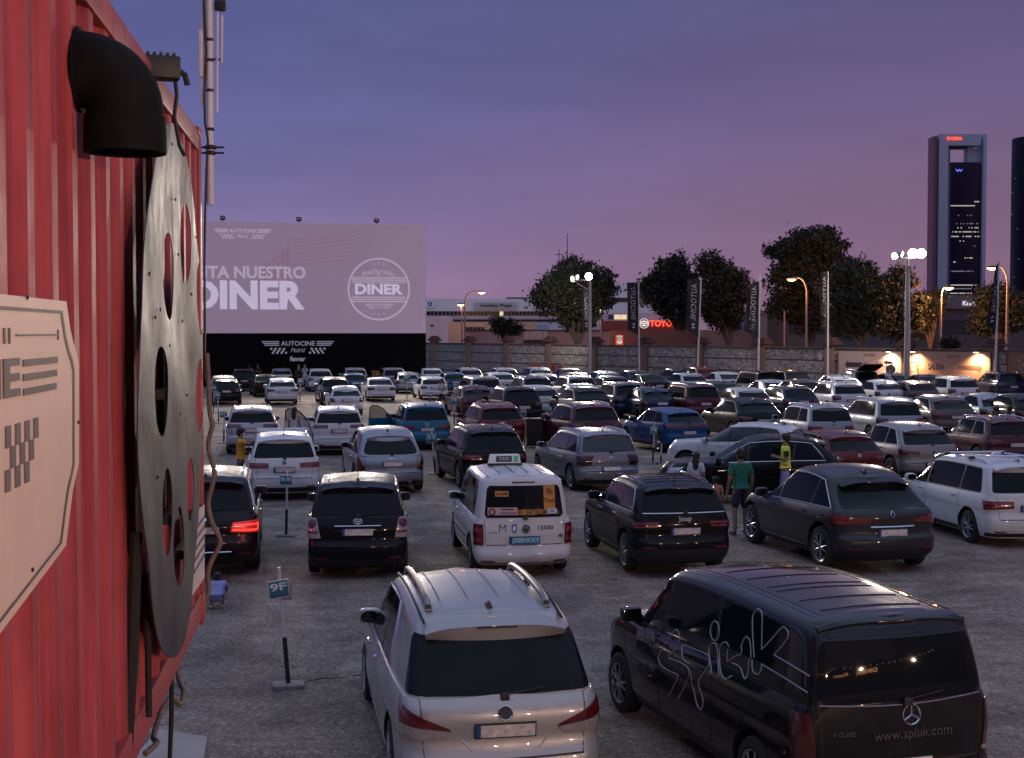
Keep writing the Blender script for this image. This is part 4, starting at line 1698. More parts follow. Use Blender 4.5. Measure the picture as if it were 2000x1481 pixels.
# ---------------------------------------------------------------- cinema screen
def build_screen():
    pr = Vector(((832 - 1000) / F * 107, 107, 0))
    dr = Vector((21.9, 4.5, 0)).normalized()
    W = 23.0
    pl = Pl(pr - dr * W, dr)
    M = pl.M(0)
    root = thing('cinema_screen', 'huge outdoor cinema screen showing pale lettering above a black base', 'screen')
    ztop, zb = 12.85, 4.18
    mb = MB()
    mb.box(0, zb, -0.9, W, ztop, 0.0, 0, M)
    scm = mat('screen_white', (0.40, 0.345, 0.40), 0.85, emit=(0.33, 0.22, 0.31), estr=0.44, vary=0.05, vscale=0.4)
    mb.build('screen_panel', scm, root, 0, recalc=True)
    mb = MB()
    mb.box(0, 0.0, -0.9, W, zb, -0.02, 0, M)
    mb.build('base_wall', mat('screen_base_black', (0.006, 0.006, 0.006), 0.9, 0, 0, 0.1, vary=0.3, vscale=1.5), root, 0, recalc=True)
    lit = mat('projected_white', (0.55, 0.5, 0.55), 0.85, emit=(0.42, 0.36, 0.48), estr=0.92)
    dim = mat('projected_dim', (0.48, 0.42, 0.47), 0.85, emit=(0.40, 0.32, 0.42), estr=0.74)
    fm = mat('projected_faint', (0.37, 0.28, 0.33), 0.85, emit=(0.38, 0.2, 0.3), estr=0.40)
    U = lambda x, y: pl.uv(x, y, 0)

    def box(a, b, c, d):
        x0, y0 = U(a, d)
        x1, y1 = U(c, b)
        return x0, x1, y0, y1
    M1 = pl.M(0.004)
    # faint picture behind the words: tower blocks in perspective
    mb = MB()
    for k in range(7):
        x0, x1, y0, y1 = box(505 + 9 * k, 520 - 7 * k, 511 + 9 * k, 560)
        mb.prism([(x0, y0), (x1, y0), (x1, y1), (x0, y1 - 0.3)], 0, 0.004, M1)
    for k in range(8):
        a = U(560, 470 + 7 * k)
        b = U(700, 452 + 7.5 * k)
        mb.prism([(a[0], a[1] - .05), (b[0], b[1] - .05), (b[0], b[1] + .05), (a[0], a[1] + .05)], 0, 0.004, M1)
    mb.build('projected_picture', fm, root, 0)
    mb = MB()
    x0, x1, y0, y1 = box(354, 521, 597, 543)
    fit_text(mb, 'VISITA NUESTRO', x0, x1, y0, y1, M1, 0.012, 0.03)
    mb.build('lettering', dim, root, 0)
    mb = MB()
    x0, x1, y0, y1 = box(372, 549, 595, 604)
    fit_text(mb, 'DINER', x0, x1, y0, y1, M1, 0.012, 0.045)
    mb.build('lettering', lit, root, 0)
    mb = MB()
    cx, cy = U(474, 451)
    logo_board(mb, cx, cy, U(530, 451)[0] - U(418, 451)[0], M1, 0, 0.01)
    mb.build('mark', dim, root, 0)
    # round badge
    cx, cy = U(740, 565)
    r = (U(801, 565)[0] - U(679, 565)[0]) / 2
    mb = MB()
    Mc = M1 @ Matrix.Translation((cx, cy, 0))
    mb.lathe([(r, 0), (r, 0.012), (r * 0.945, 0.012), (r * 0.945, 0)], 56, Mc, closed=True)
    for dy in (0.36, 0.29, 0.22, -0.26, -0.33, -0.40):
        h = 0.018 * r
        w = 0.86 * r
        rect(mb, cx - w, cy + dy * r - h, cx + w, cy + dy * r + h, M1, 0, 0.010)
    fit_text(mb, '& ', cx - .05 * r, cx + .05 * r, cy + .42 * r, cy + .53 * r, M1, 0.01)
    for dx, dy in ((-.16, .80), (0, .84), (.16, .80), (-.16, -.78), (0, -.82), (.16, -.78)):
        mb.lathe([(0.03 * r, 0), (0.03 * r, 0.01), (0.001, 0.01)], 5, M1 @ Matrix.Translation((cx + dx * r, cy + dy * r, 0)))
    logo_board(mb, cx, cy - 0.5 * r, 0.9 * r, M1, 0, 0.01)
    rd = 'Foodtrucks'
    for i, ch in enumerate(rd):
        a = RD(27 - 54 * i / (len(rd) - 1))
        px_, py_ = cx - math.sin(a) * 1.05 * r, cy - 0.47 * r + math.cos(a) * 1.05 * r
        add_text(mb, ch, 0.24 * r, M1 @ Matrix.Translation((px_, py_, 0.005)) @ Matrix.Rotation(a * 0.7, 4, 'Z'), 0.01, 0.0, 'CENTER')
    mb.build('badge', dim, root, 0)
    mb = MB()
    fit_text(mb, 'DINER', cx - .76 * r, cx + .76 * r, cy - .17 * r, cy + .17 * r, M1, 0.012, 0.04)
    mb.build('lettering', lit, root, 0)
    # marks on the black base
    Mb = pl.M(-0.016)
    wh = mat('base_mark_white', (0.62, 0.6, 0.62), 0.7, emit=(0.5, 0.5, 0.55), estr=0.14)
    mb = MB()
    cx, cy = pl.uv(582, 671, -0.016)
    w = pl.uv(652, 671)[0] - pl.uv(511, 671)[0]
    logo_board(mb, cx, cy, w, Mb, 0, 0.01)
    mb.build('mark', wh, root, 0)
    mb = MB()
    x0, y0 = pl.uv(566, 706)
    x1, y1 = pl.uv(597, 696)
    fit_text(mb, 'fever', x0, x1, y0, y1, Mb, 0.01, 0.03)
    mb.build('lettering', wh, root, 0)
    for px in (435, 584, 736):
        x, y = U(px, 432)
        p = M @ Vector((x, ztop, -0.2))
        f = thing('floodlight', {435: 'leftmost small floodlight on the top edge of the cinema screen', 584: 'middle small floodlight on the top edge of the cinema screen', 736: 'rightmost small floodlight on the top edge of the cinema screen'}[px], 'floodlight', p, math.atan2(dr.y, dr.x), 'floodlights along the top of the screen')
        mb = MB()
        mb.rbox(-0.2, -0.15, 0.14, 0.2, 0.15, 0.46, 0.03)
        mb.build('housing', BLACK, f)
        mb = MB()
        mb.box(-0.15, -0.16, 0.26, 0.15, -0.152, 0.38)
        mb.build('lens', mat('dull_lens', (0.5, 0.45, 0.5), 0.3), f)
        mb = MB()
        mb.tube([(0, 0, 0), (0, 0, 0.16)], 0.03)
        mb.build('bracket', BLACK, f)
        beam(f, Vector((0, -0.4, 0.3)), 46000, (-4, 40, 0), 70)


build_screen()


# ---------------------------------------------------------------- perimeter wall
def rubble(name, tint=None):
    m = bpy.data.materials.new(name)
    m.use_nodes = True
    t = m.node_tree
    b = t.nodes['Principled BSDF']
    b.inputs['Roughness'].default_value = 0.9
    L = t.links.new
    tc = nd(t, 'ShaderNodeTexCoord')
    mp = nd(t, 'ShaderNodeMapping')
    mp.inputs['Scale'].default_value = (1, 1, 1.35)
    L(tc.outputs['Object'], mp.inputs[0])
    v1 = nd(t, 'ShaderNodeTexVoronoi', feature='DISTANCE_TO_EDGE')
    v2 = nd(t, 'ShaderNodeTexVoronoi')
    for v in (v1, v2):
        v.inputs['Scale'].default_value = 3.1
        L(mp.outputs[0], v.inputs[0])
    sp = nd(t, 'ShaderNodeSeparateColor')
    L(v2.outputs['Color'], sp.inputs[0])
    cr = ramp(t, [(0, (0.36, 0.32, 0.295)), (0.5, (0.44, 0.395, 0.365)), (1, (0.53, 0.48, 0.445))])
    L(sp.outputs[0], cr.inputs[0])
    er = ramp(t, [(0.0, (0.40, 0.38, 0.36)), (0.05, (0.62, 0.61, 0.60)), (0.10, (1, 1, 1))])
    L(v1.outputs['Distance'], er.inputs[0])
    nz = nd(t, 'ShaderNodeTexNoise')
    nz.inputs['Scale'].default_value = 3.5
    nz.inputs['Detail'].default_value = 8
    L(tc.outputs['Object'], nz.inputs[0])
    nr = ramp(t, [(0.3, (0.55, 0.55, 0.55)), (0.7, (1.25, 1.2, 1.15))])
    L(nz.outputs[0], nr.inputs[0])
    cur = cr.outputs[0]
    for c in (er, nr):
        mx = nd(t, 'ShaderNodeMix', data_type='RGBA', blend_type='MULTIPLY')
        mx.inputs[0].default_value = 1
        L(cur, mx.inputs[6])
        L(c.outputs[0], mx.inputs[7])
        cur = mx.outputs[2]
    if tint:
        n2 = nd(t, 'ShaderNodeTexNoise')
        n2.inputs['Scale'].default_value = 0.9
        n2.inputs['Detail'].default_value = 3
        n2.inputs['Distortion'].default_value = 2.5
        L(tc.outputs['Object'], n2.inputs[0])
        tr = ramp(t, [(0.36, tint[0]), (0.48, tint[1]), (0.54, tint[2]), (0.66, tint[1])])
        L(n2.outputs[0], tr.inputs[0])
        mx = nd(t, 'ShaderNodeMix', data_type='RGBA')
        mx.inputs[0].default_value = 0.55
        L(cur, mx.inputs[6])
        L(tr.outputs[0], mx.inputs[7])
        cur = mx.outputs[2]
    L(cur, b.inputs['Base Color'])
    bp = nd(t, 'ShaderNodeBump')
    bp.inputs['Strength'].default_value = 0.8
    bp.inputs['Distance'].default_value = 0.06
    L(er.outputs[0], bp.inputs['Height'])
    L(bp.outputs[0], b.inputs['Normal'])
    return m


WY0 = 142.0


def wall_k(k):
    Y = WY0 * (1 - 0.0393 * k)
    px = (849 + 33.05 * k) / (1 - 0.0393 * k)
    return Vector(((px - 1000) / F * Y, Y, 0))


WDIR = (wall_k(10) - wall_k(0)).normalized()
WSTEP = (wall_k(1) - wall_k(0)).length
WPL = Pl(wall_k(0), WDIR)
BRICK = mat('old_brick', (0.22, 0.135, 0.10), 0.9, vary=0.35, vscale=6, bump=0.5, bscale=12)
CAPM = mat('brick_cap', (0.10, 0.05, 0.045), 0.9, vary=0.3, vscale=5)


def build_wall():
    root = thing('perimeter_wall', 'long rubble stone wall with brick pillars behind the parked cars', 'wall', wall_k(0), math.atan2(WDIR.y, WDIR.x))
    stone = rubble('rubble_stone')
    graf = [rubble('rubble_graffiti_grey', ((0.30, 0.24, 0.28), (0.18, 0.17, 0.17), (0.02, 0.20, 0.19))), rubble('rubble_graffiti_mauve', ((0.32, 0.16, 0.22), (0.20, 0.17, 0.18), (0.14, 0.14, 0.17)))]
    BAND = mat('dark_coping', (0.10, 0.082, 0.075), 0.9, vary=0.3)
    H = 3.02
    for k in range(-2, 13):
        x0, x1 = k * WSTEP, (k + 1) * WSTEP
        mb = MB()
        mb.box(x0 + 0.40, -0.16, -0.1, x1 - 0.40, 0.16, H)
        mb.build('panel', graf[0] if k in (-1, 0) else graf[1] if k == 1 else stone, root, 0)
        mb = MB()
        mb.rbox(x0 + 0.40, -0.24, H, x1 - 0.40, 0.24, H + 0.12, 0.02)
        mb.build('coping', BAND, root)
        mb = MB()
        for z in (0.3, 1.25, 2.2):
            mb.box(x0 + 0.40, -0.185, z - 0.045, x1 - 0.32, -0.163, z + 0.045)
        mb.build('string_course', BAND, root, 0)
    for k in range(-2, 14):
        x = k * WSTEP
        mb = MB()
        mb.rbox(x - 0.40, -0.34, -0.1, x + 0.40, 0.34, H + 0.30, 0.015)
        pr = mb.build('pillar', BRICK, root)
        mb = MB()
        mb.rbox(x - 0.62, -0.52, H + 0.30, x + 0.62, 0.52, H + 0.48, 0.03)
        mb.rbox(x - 0.50, -0.42, H + 0.48, x + 0.50, 0.42, H + 0.66, 0.03)
        mb.rbox(x - 0.36, -0.30, H + 0.66, x + 0.36, 0.30, H + 0.84, 0.05)
        mb.build('cap', CAPM, pr)


build_wall()

BOARD = mat('exit_board', (0.46, 0.28, 0.20), 0.6, vary=0.08, vscale=2)


def build_boards():
    off = 0.36
    M = WPL.M(off)
    U = lambda x, y: WPL.uv(x, y, off)
    ink = mat('board_ink', (0.05, 0.04, 0.04), 0.6)
    fr = mat('board_frame', (0.10, 0.06, 0.045), 0.7)

    def board(x0, x1, yt, yb, label, fill):
        a, b = U(x0, yb), U(x1, yt)
        root = thing('exit_sign', label, 'sign', group='painted boards on the perimeter wall')
        mb = MB()
        rect(mb, a[0], a[1] - 1.6, b[0], b[1], M, 0, 0.03)
        mb.build('panel', fill, root, 0, recalc=True)
        mb = MB()
        for (p, q, r, s_) in ((a[0] - .08, b[1], b[0] + .08, b[1] + .08), (a[0] - .08, a[1] - 1.6, a[0], b[1]), (b[0], a[1] - 1.6, b[0] + .08, b[1])):
            rect(mb, p, q, r, s_, M, 0, 0.05)
        mb.build('frame', fr, root, 0, recalc=True)
        return root
    M1 = WPL.M(off + 0.033)
    b1 = board(1638, 1761, 687, 742, 'pink exit board whose dark arrow points left, on the brick wall', mat('exit_board_pink', (0.50, 0.34, 0.31), 0.6, vary=0.05))
    mb = MB()
    a, b = U(1651, 712), U(1689, 712)
    h = 0.16
    mb.prism([(a[0], a[1]), (a[0] + .28, a[1] - .3), (a[0] + .28, a[1] - h), (b[0] - .3, a[1] - h), (b[0] - .3, a[1] + h), (a[0] + .28, a[1] + h), (a[0] + .28, a[1] + .3)], 0, 0.01, M1)
    checks(mb, b[0] - .28, a[1] - h, b[0] + .35, a[1] + h, 6, 3, M1)
    mb.build('arrow', ink, b1, 0)
    mb = MB()
    x0, y0 = U(1712, 717)
    x1, y1 = U(1744, 707)
    fit_text(mb, 'SALIDA', x0, x1 + .1, y0, y1, M1, 0.01, 0.01)
    mb.build('lettering', ink, b1, 0)
    mb = MB()
    cx, cy = U(1698, 692)
    logo_board(mb, cx, cy, 1.15, M1)
    mb.build('mark', mat('board_mark', (0.25, 0.16, 0.14), 0.6), b1, 0)
    b2 = board(1794, 1934, 688, 745, 'orange lit exit board reading SALIDA with an arrow to the right', BOARD)
    mb = MB()
    x0, y0 = U(1813, 722)
    x1, y1 = U(1845, 711)
    fit_text(mb, 'SALIDA', x0, x1, y0, y1, M1, 0.01, 0.01)
    mb.build('lettering', ink, b2, 0)
    mb = MB()
    a, b = U(1871, 718), U(1919, 719)
    h = 0.13
    checks(mb, a[0], a[1] - h, a[0] + .5, a[1] + h, 5, 3, M1)
    mb.prism([(b[0], a[1]), (b[0] - .28, a[1] + .3), (b[0] - .28, a[1] + h), (a[0] + .52, a[1] + h), (a[0] + .52, a[1] - h), (b[0] - .28, a[1] - h), (b[0] - .28, a[1] - .3)], 0, 0.01, M1)
    mb.build('arrow', mat('board_brown', (0.16, 0.09, 0.06), 0.6), b2, 0)
    mb = MB()
    cx, cy = U(1862, 695)
    logo_board(mb, cx, cy, 1.15, M1)
    mb.build('mark', MATS['board_mark'], b2, 0)
    b3 = board(1968, 2060, 689, 745, 'brown board with a pale round badge at the right end of the wall', mat('exit_board_brown', (0.26, 0.13, 0.09), 0.6, vary=0.1))
    mb = MB()
    cx, cy = U(2010, 713)
    mb.lathe([(0.66, 0), (0.66, 0.01), (0.63, 0.01), (0.63, 0)], 32, M1 @ Matrix.Translation((cx, cy, 0)), closed=True)
    fit_text(mb, 'DINER', cx - .45, cx + .45, cy - .1, cy + .1, M1, 0.01, 0.02)
    mb.build('badge', mat('badge_pale', (0.5, 0.4, 0.35), 0.6), b3, 0)
    # lamps above the boards
    glow = mat('lamp_warm', (0.9, 0.7, 0.5), 0.4, emit=(1.0, 0.74, 0.46), estr=14)
    for px, py, lab in ((1742, 688, 'small wall lamp lighting the pink exit board'), (1790, 688, 'small wall lamp at the left top of the orange exit board'), (1913, 689, 'small wall lamp at the right top of the orange exit board')):
        x, y = U(px, py)
        p = WPL.M(off) @ Vector((x, y, 0.0))
        t = thing('wall_lamp', lab, 'lamp', p, math.atan2(WDIR.y, WDIR.x), 'wall lamps over the exit boards')
        mb = MB()
        mb.tube([(0, 0.05, 0.1), (0, -0.35, 0.14)], 0.025)
        mb.rbox(-0.18, -0.52, 0.02, 0.18, -0.30, 0.20, 0.03)
        mb.build('housing', BLACK, t)
        mb = MB()
        mb.box(-0.14, -0.46, 0.0, 0.14, -0.32, 0.018)
        mb.build('lens', glow, t, 0)
        la = bpy.data.lights.new('lamp_light', 'SPOT')
        la.energy = 1000
        la.color = (1.0, 0.58, 0.30)
        la.spot_size = RD(140)
        la.spot_blend = 0.8
        la.shadow_soft_size = 0.12
        lo = bpy.data.objects.new('lamp_light', la)
        C.link(lo)
        lo.parent = t
        lo.location = (0, -0.40, -0.05)
        lo.rotation_euler = (RD(18), 0, 0)


build_boards()


# ---------------------------------------------------------------- floodlight masts
POLE = mat('galvanised_pole', (0.42, 0.38, 0.36), 0.5, 0.2, vary=0.1)
FLOOD = mat('flood_lens', (1, 1, 1), 0.3, emit=(1.0, 0.90, 0.76), estr=60)
FLOODOFF = mat('flood_face_pale', (0.7, 0.65, 0.6), 0.4, emit=(1.0, 0.9, 0.8), estr=1.4)


def build_masts():
    heads1 = [(1119, 545, 0, .28), (1127, 542, 0, .25), (1150, 540, 1, .30)]
    heads2 = [(1748, 500, 0, .26), (1761, 497, 0, .22), (1783, 495, 1, .30), (1800, 495, 1, .30)]
    for (Y, base, top, heads, lab, en, arm) in ((115.0, (1152, 730), 548, heads1, 'tall pale mast with one blazing floodlight before the round tree', 45000, True),
                                                (88.0, (1770, 735), 505, heads2, 'tall dark mast with a blazing pair of floodlights before the exit boards', 24000, True)):
        b = at_y(base[0], base[1], Y)
        b.z = 0
        t = thing('floodlight_mast', lab, 'floodlight', b, 0, 'floodlight masts over the lot')
        zt = at_y(base[0], top, Y).z
        mb = MB()
        mb.tube([(0, 0, 0), (0, 0, zt)], [0.17, 0.10] if Y < 90 else [0.20, 0.12], 12)
        mb.build('pole', POLE, t)
        mb = MB()
        xs = [at_y(h[0], h[1], Y).x - b.x for h in heads]
        mb.tube([(min(xs) - 0.1, 0, zt), (max(xs) + 0.1, 0, zt)], 0.05)
        mb.tube([(min(xs), 0, zt), (0, 0, zt - 0.9)], 0.04)
        mb.build('crossarm', POLE, t)
        for px, py, on, r in heads:
            q = at_y(px, py, Y) - b
            d = (Vector((-5, 30, 0)) - b - q).normalized()
            if not on:
                d = Vector((-0.80 if px in (1119, 1748) else 0.75, -0.55, -0.2)).normalized()
            M = Matrix.Translation(q) @ d.to_track_quat('Z', 'Y').to_matrix().to_4x4()
            mb = MB()
            mb.lathe([(r * 0.4, -0.28), (r * 0.8, -0.18), (r * 1.06, 0.0), (r * 1.06, 0.04), (r * 0.98, 0.04), (r * 0.96, 0.0)], 18, M, closed=False)
            hd = mb.build('lamp_head', POLE, t)
            mb = MB()
            mb.lathe([(r, 0.042), (r, 0.050), (0.001, 0.062)], 18, M)
            mb.build('lens', FLOOD if on else FLOODOFF, hd, 0)
        on = [h for h in heads if h[2]]
        q = at_y(on[0][0], on[0][1], Y) - b
        beam(t, q + (Vector((-5, 30, 0)) - b).normalized() * 0.5, en, (-4, 24, 0), 120)
        q = at_y(heads[0][0], heads[0][1], Y) - b
        w = wall_k(1.0 if Y > 100 else 6.6)
        beam(t, q + Vector((-0.45, 0.0, -0.1)), 6000, (w.x, w.y, 1.0), 110)


build_masts()

# sagging straight-armed street lamps beyond the wall
SODIUM = mat('lamp_sodium', (1, 0.6, 0.3), 0.4, emit=(1.0, 0.50, 0.18), estr=9)
SODIUMR = mat('lamp_red_orange', (1, 0.4, 0.2), 0.4, emit=(1.0, 0.30, 0.10), estr=8)


def street_lamp(px, ytop, Y, hx, hy, lab, lens, energy=900, ybase=None):
    b = at_y(px, 700, Y)
    b.z = 0
    t = thing('street_lamp', lab, 'street lamp', b, 0, 'street lamps beyond the wall')
    z0 = at_y(px, ytop, Y).z
    h = at_y(hx, hy, Y) - b
    mb = MB()
    pts = [Vector((0, 0, 0)), Vector((0, 0, z0 * 0.5)), Vector((0, 0, z0))]
    for k in range(1, 7):
        q = PI / 2 * k / 6
        pts.append(Vector((h.x * 0.55 * (1 - math.cos(q)), 0, z0 + (h.z + 0.1 - z0) * math.sin(q))))
    pts.append(Vector((h.x * 0.95, 0, h.z + 0.12)))
    mb.tube(pts, [0.13, 0.11, 0.09] + [0.07] * 7, 10)
    mb.build('pole', mat('lamp_pole', (0.30, 0.22, 0.19), 0.6, 0.2), t)
    mb = MB()
    M = Matrix.Translation(h)
    mb.lathe([(0.08, 0.16), (0.26, 0.08), (0.30, 0.0), (0.2, -0.01)], 14, M @ Matrix.Diagonal((1.5, 0.8, 1, 1)))
    hd = mb.build('lamp_head', BLACK, t)
    mb = MB()
    mb.lathe([(0.26, 0.0), (0.24, -0.08), (0.12, -0.16), (0.001, -0.18)], 14, M @ Matrix.Diagonal((1.5, 0.8, 1, 1)) @ Matrix.Translation((0, 0, -0.012)))
    mb.build('lens', lens, hd)
    la = bpy.data.lights.new('street_light', 'POINT')
    la.energy = energy * 0.45
    la.color = (1.0, 0.42, 0.14)
    la.shadow_soft_size = 0.3
    lo = bpy.data.objects.new('street_light', la)
    C.link(lo)
    lo.parent = t
    lo.location = h + Vector((0, 0, -0.4))


street_lamp(908, 590, 152, 941, 571, 'tall curved street lamp in front of the cream block', SODIUM, 500)
street_lamp(902, 600, 156, 900, 595, 'short lit street lamp just left of the tall curved one', SODIUM, 300)
street_lamp(1174, 606, 128, 1158, 589, 'orange street lamp shining through the round tree', SODIUMR, 2200)
street_lamp(1575, 575, 112, 1546, 545, 'red orange street lamp bent to the left beside the biggest tree', SODIUMR, 1500)
street_lamp(1836, 585, 108, 1853, 562, 'small orange street lamp at the foot of the framed tower', SODIUM, 9000)
street_lamp(1966, 560, 105, 1937, 523, 'orange street lamp behind the last banner on the right', SODIUM, 900)


# ---------------------------------------------------------------- banners
def build_banners():
    cloth = mat('banner_black', (0.007, 0.006, 0.009), 0.7, vary=0.2, vscale=2)
    ink = mat('banner_lettering', (0.50, 0.46, 0.52), 0.6)
    # pole base px, base py, top px, top py, flag: left px at top, left px at bottom, top y, bottom y
    rows = [(1154, 728, 1152, 545, 1138, 1136, 562, 643, 'first dark banner, half hidden in the round tree'),
            (1249, 728, 1247, 552, 1224, 1227, 552, 645, 'second dark banner, hanging flat left of the red dealer lettering'),
            (1362, 722, 1369, 543, 1342, 1340, 546, 643, 'third dark banner, hanging before the dark leafy tree'),
            (1481, 723, 1484, 536, 1462, 1452, 548, 642, 'fourth dark banner, its top corner slanting left of the biggest tree'),
            (1617, 735, 1617, 531, 1602, 1602, 531, 641, 'fifth dark banner, hanging under the biggest tree'),
            (1776, 740, 1776, 525, 1764, 1758, 540, 640, 'sixth dark banner, close behind the dark floodlight mast'),
            (1943, 745, 1951, 510, 1945, 1925, 512, 632, 'last dark banner at the right, blown out and twisting')]
    for i, (bx, by, tx, ty, fl, fb, fy0, fy1, lab) in enumerate(rows):
        k = [4.0, 4.9, 6.05, 7.0, 7.9, 8.95, 10.0][i]
        Y = wall_k(k).y - 1.6
        b = at_y(bx, by, Y)
        b.z = 0
        tp = at_y(tx, ty, Y) - b
        t = thing('banner', lab + ', reading AUTOCINE backwards', 'banner', b, 0, 'banners on white poles along the wall')
        mb = MB()
        mb.tube([(0, 0, 0), tp], [0.085, 0.055], 10)
        mb.build('pole', mat('banner_pole', (0.60, 0.54, 0.52), 0.5), t)
        # cloth grid in (u: pole to free edge, v: top to bottom)
        nu, nv = 8, 20
        A = lambda v: tp.lerp(Vector((0, 0, 0)), 0) + (Vector((0, 0, 0)) - tp) * ((fy0 + (fy1 - fy0) * v - ty) / (by - ty))

        def pos(u, v):
            a = A(v)
            y = fy0 + (fy1 - fy0) * v
            drop = 14 * u * u if i == 3 else (10 * u if i == 6 else 0)
            lx = fl + (fb - fl) * v
            e = at_y(lx, y + drop * (1 - v * 0.6), Y) - b
            p = a.lerp(e, u)
            p.y += 0.10 * math.sin(3.0 * u * PI + v * 4 + i) * u + 0.05 * math.sin(v * 9 + i)
            return p
        vs = [pos(u / nu, v / nv) for v in range(nv + 1) for u in range(nu + 1)]
        vs2 = [p + Vector((0, 0.012, 0)) for p in vs]
        n = nu + 1
        fs = [(j * n + q, j * n + q + 1, (j + 1) * n + q + 1, (j + 1) * n + q) for j in range(nv) for q in range(nu)]
        mb = MB()
        mb.add(vs, fs)
        mb.add(vs2, [f[::-1] for f in fs])
        fo = mb.build('flag', cloth, t, 60)
        # words, mirrored, read along the height
        tv, tf = text_mesh('AUTOCINE', 1.0, 0.0, 0.0, 'LEFT', 0.0, 1.15)
        ax, bx_ = min(p.x for p in tv), max(p.x for p in tv)
        ay, by_ = min(p.y for p in tv), max(p.y for p in tv)
        mb = MB()
        pts = []
        for p in tv:
            v = 0.08 + 0.66 * (p.x - ax) / (bx_ - ax)
            u = 0.28 + 0.40 * (p.y - ay) / (by_ - ay)
            q = pos(u, v)
            pts.append(q + Vector((0, -0.012, 0)))
        mb.add(pts, tf)
        for vv in (0.80, 0.86):
            mb.add([pos(0.3, vv) + Vector((0, -.012, 0)), pos(0.45, vv) + Vector((0, -.012, 0)), pos(0.62, vv + 0.05) + Vector((0, -.012, 0)), pos(0.5, vv + 0.05) + Vector((0, -.012, 0))], [(0, 1, 2, 3)])
        mb.build('lettering', ink, fo, 0)


build_banners()


# ---------------------------------------------------------------- trees
LEAF = [mat('leaf_dark', (0.007, 0.010, 0.006), 0.7, vary=0.3, vscale=0.6), mat('leaf_mid', (0.014, 0.018, 0.009), 0.7, vary=0.3, vscale=0.6), mat('leaf_light', (0.030, 0.031, 0.014), 0.7, vary=0.3, vscale=0.6)]
BARK = mat('bark', (0.10, 0.075, 0.06), 0.9, vary=0.3, vscale=4, bump=0.5, bscale=10)


def tree(name, lab, px, Y, blobs, trunk_px=None, leaves=5200, size=0.30, seed=1, density=0.42):
    """blobs: (px, py, rx px, ry px) of the crown's masses"""
    rr = random.Random(seed)
    b = at_y(trunk_px or px, 700, Y)
    b.z = 0
    t = thing(name, lab, 'tree', b, 0, 'trees beyond the wall')
    sc_ = Y / F
    B_ = []
    for (x, y, rx, ry) in blobs:
        c = at_y(x, y, Y) - b
        B_.append((c, rx * sc_, ry * sc_, min(rx, ry) * sc_ * 1.0))
    lo = min(c.z - ry for c, rx, ry, _ in B_)
    mb = MB()
    fork = Vector((0.15, 0, max(1.6, lo * 0.72)))
    h = fork.z
    mb.tube([(0, 0, -0.1), (0.05, 0, h * .4), (0.1, 0.03, h * 0.8), fork], [0.30, 0.24, 0.21, 0.2], 10)
    for c, rx, ry, rz in B_:
        for q in range(3):
            e = c + Vector((rr.uniform(-.5, .5) * rx, rr.uniform(-.5, .5) * rz, rr.uniform(-.3, .5) * ry))
            m1 = fork.lerp(e, 0.4) + Vector((rr.uniform(-.3, .3), rr.uniform(-.3, .3), 0.3))
            mb.tube([fork - Vector((0, 0, 0.2)), m1, m1.lerp(e, 0.5) + Vector((rr.uniform(-.2, .2), 0, 0.1)), e], [0.15, 0.10, 0.06, 0.02], 7)
    mb.build('trunk', BARK, t)
    mb = MB()
    tot = sum(rx * ry for c, rx, ry, _ in B_)
    for c, rx, ry, rz in B_:
        n = int(1.75 * leaves * rx * ry / tot)
        ncl = max(14, int(n / 42))
        for k in range(ncl):
            # twig clumps: mostly near the skin of the mass
            while True:
                d = Vector((rr.gauss(0, 1), rr.gauss(0, 1), rr.gauss(0, 1)))
                if d.length > 0.01:
                    break
            d.normalize()
            rad = (0.25 + 0.80 * rr.random() ** 0.6)
            lump = 1.0 + 0.22 * noise.noise((d.x * 2.2 + seed, d.y * 2.2, d.z * 2.2))
            p = c + Vector((d.x * rx, d.y * rz, d.z * ry)) * rad * lump
            cr_ = rr.uniform(0.45, 1.0) * size * 2.3
            shade = rr.choice((0, 0, 0, 1, 1, 2))
            for q in range(42):
                o = Vector((rr.gauss(0, .55), rr.gauss(0, .55), rr.gauss(0, .42))) * cr_
                s = size * rr.uniform(0.5, 1.1) * 0.66
                a = Vector((rr.gauss(0, 1), rr.gauss(0, 1), rr.gauss(0, .7))).normalized()
                u = a.orthogonal().normalized()
                w = a.cross(u)
                ang = rr.random() * 6.28
                u, w = u * math.cos(ang) + w * math.sin(ang), w * math.cos(ang) - u * math.sin(ang)
                q_ = p + o
                mb.add([q_ - u * s, q_ + w * s * 0.45, q_ + u * s, q_ - w * s * 0.45], [(0, 1, 2, 3)], shade if rr.random() < .8 else rr.choice((0, 1, 2)))
    mb.build('crown', LEAF, t, 0)
    return t


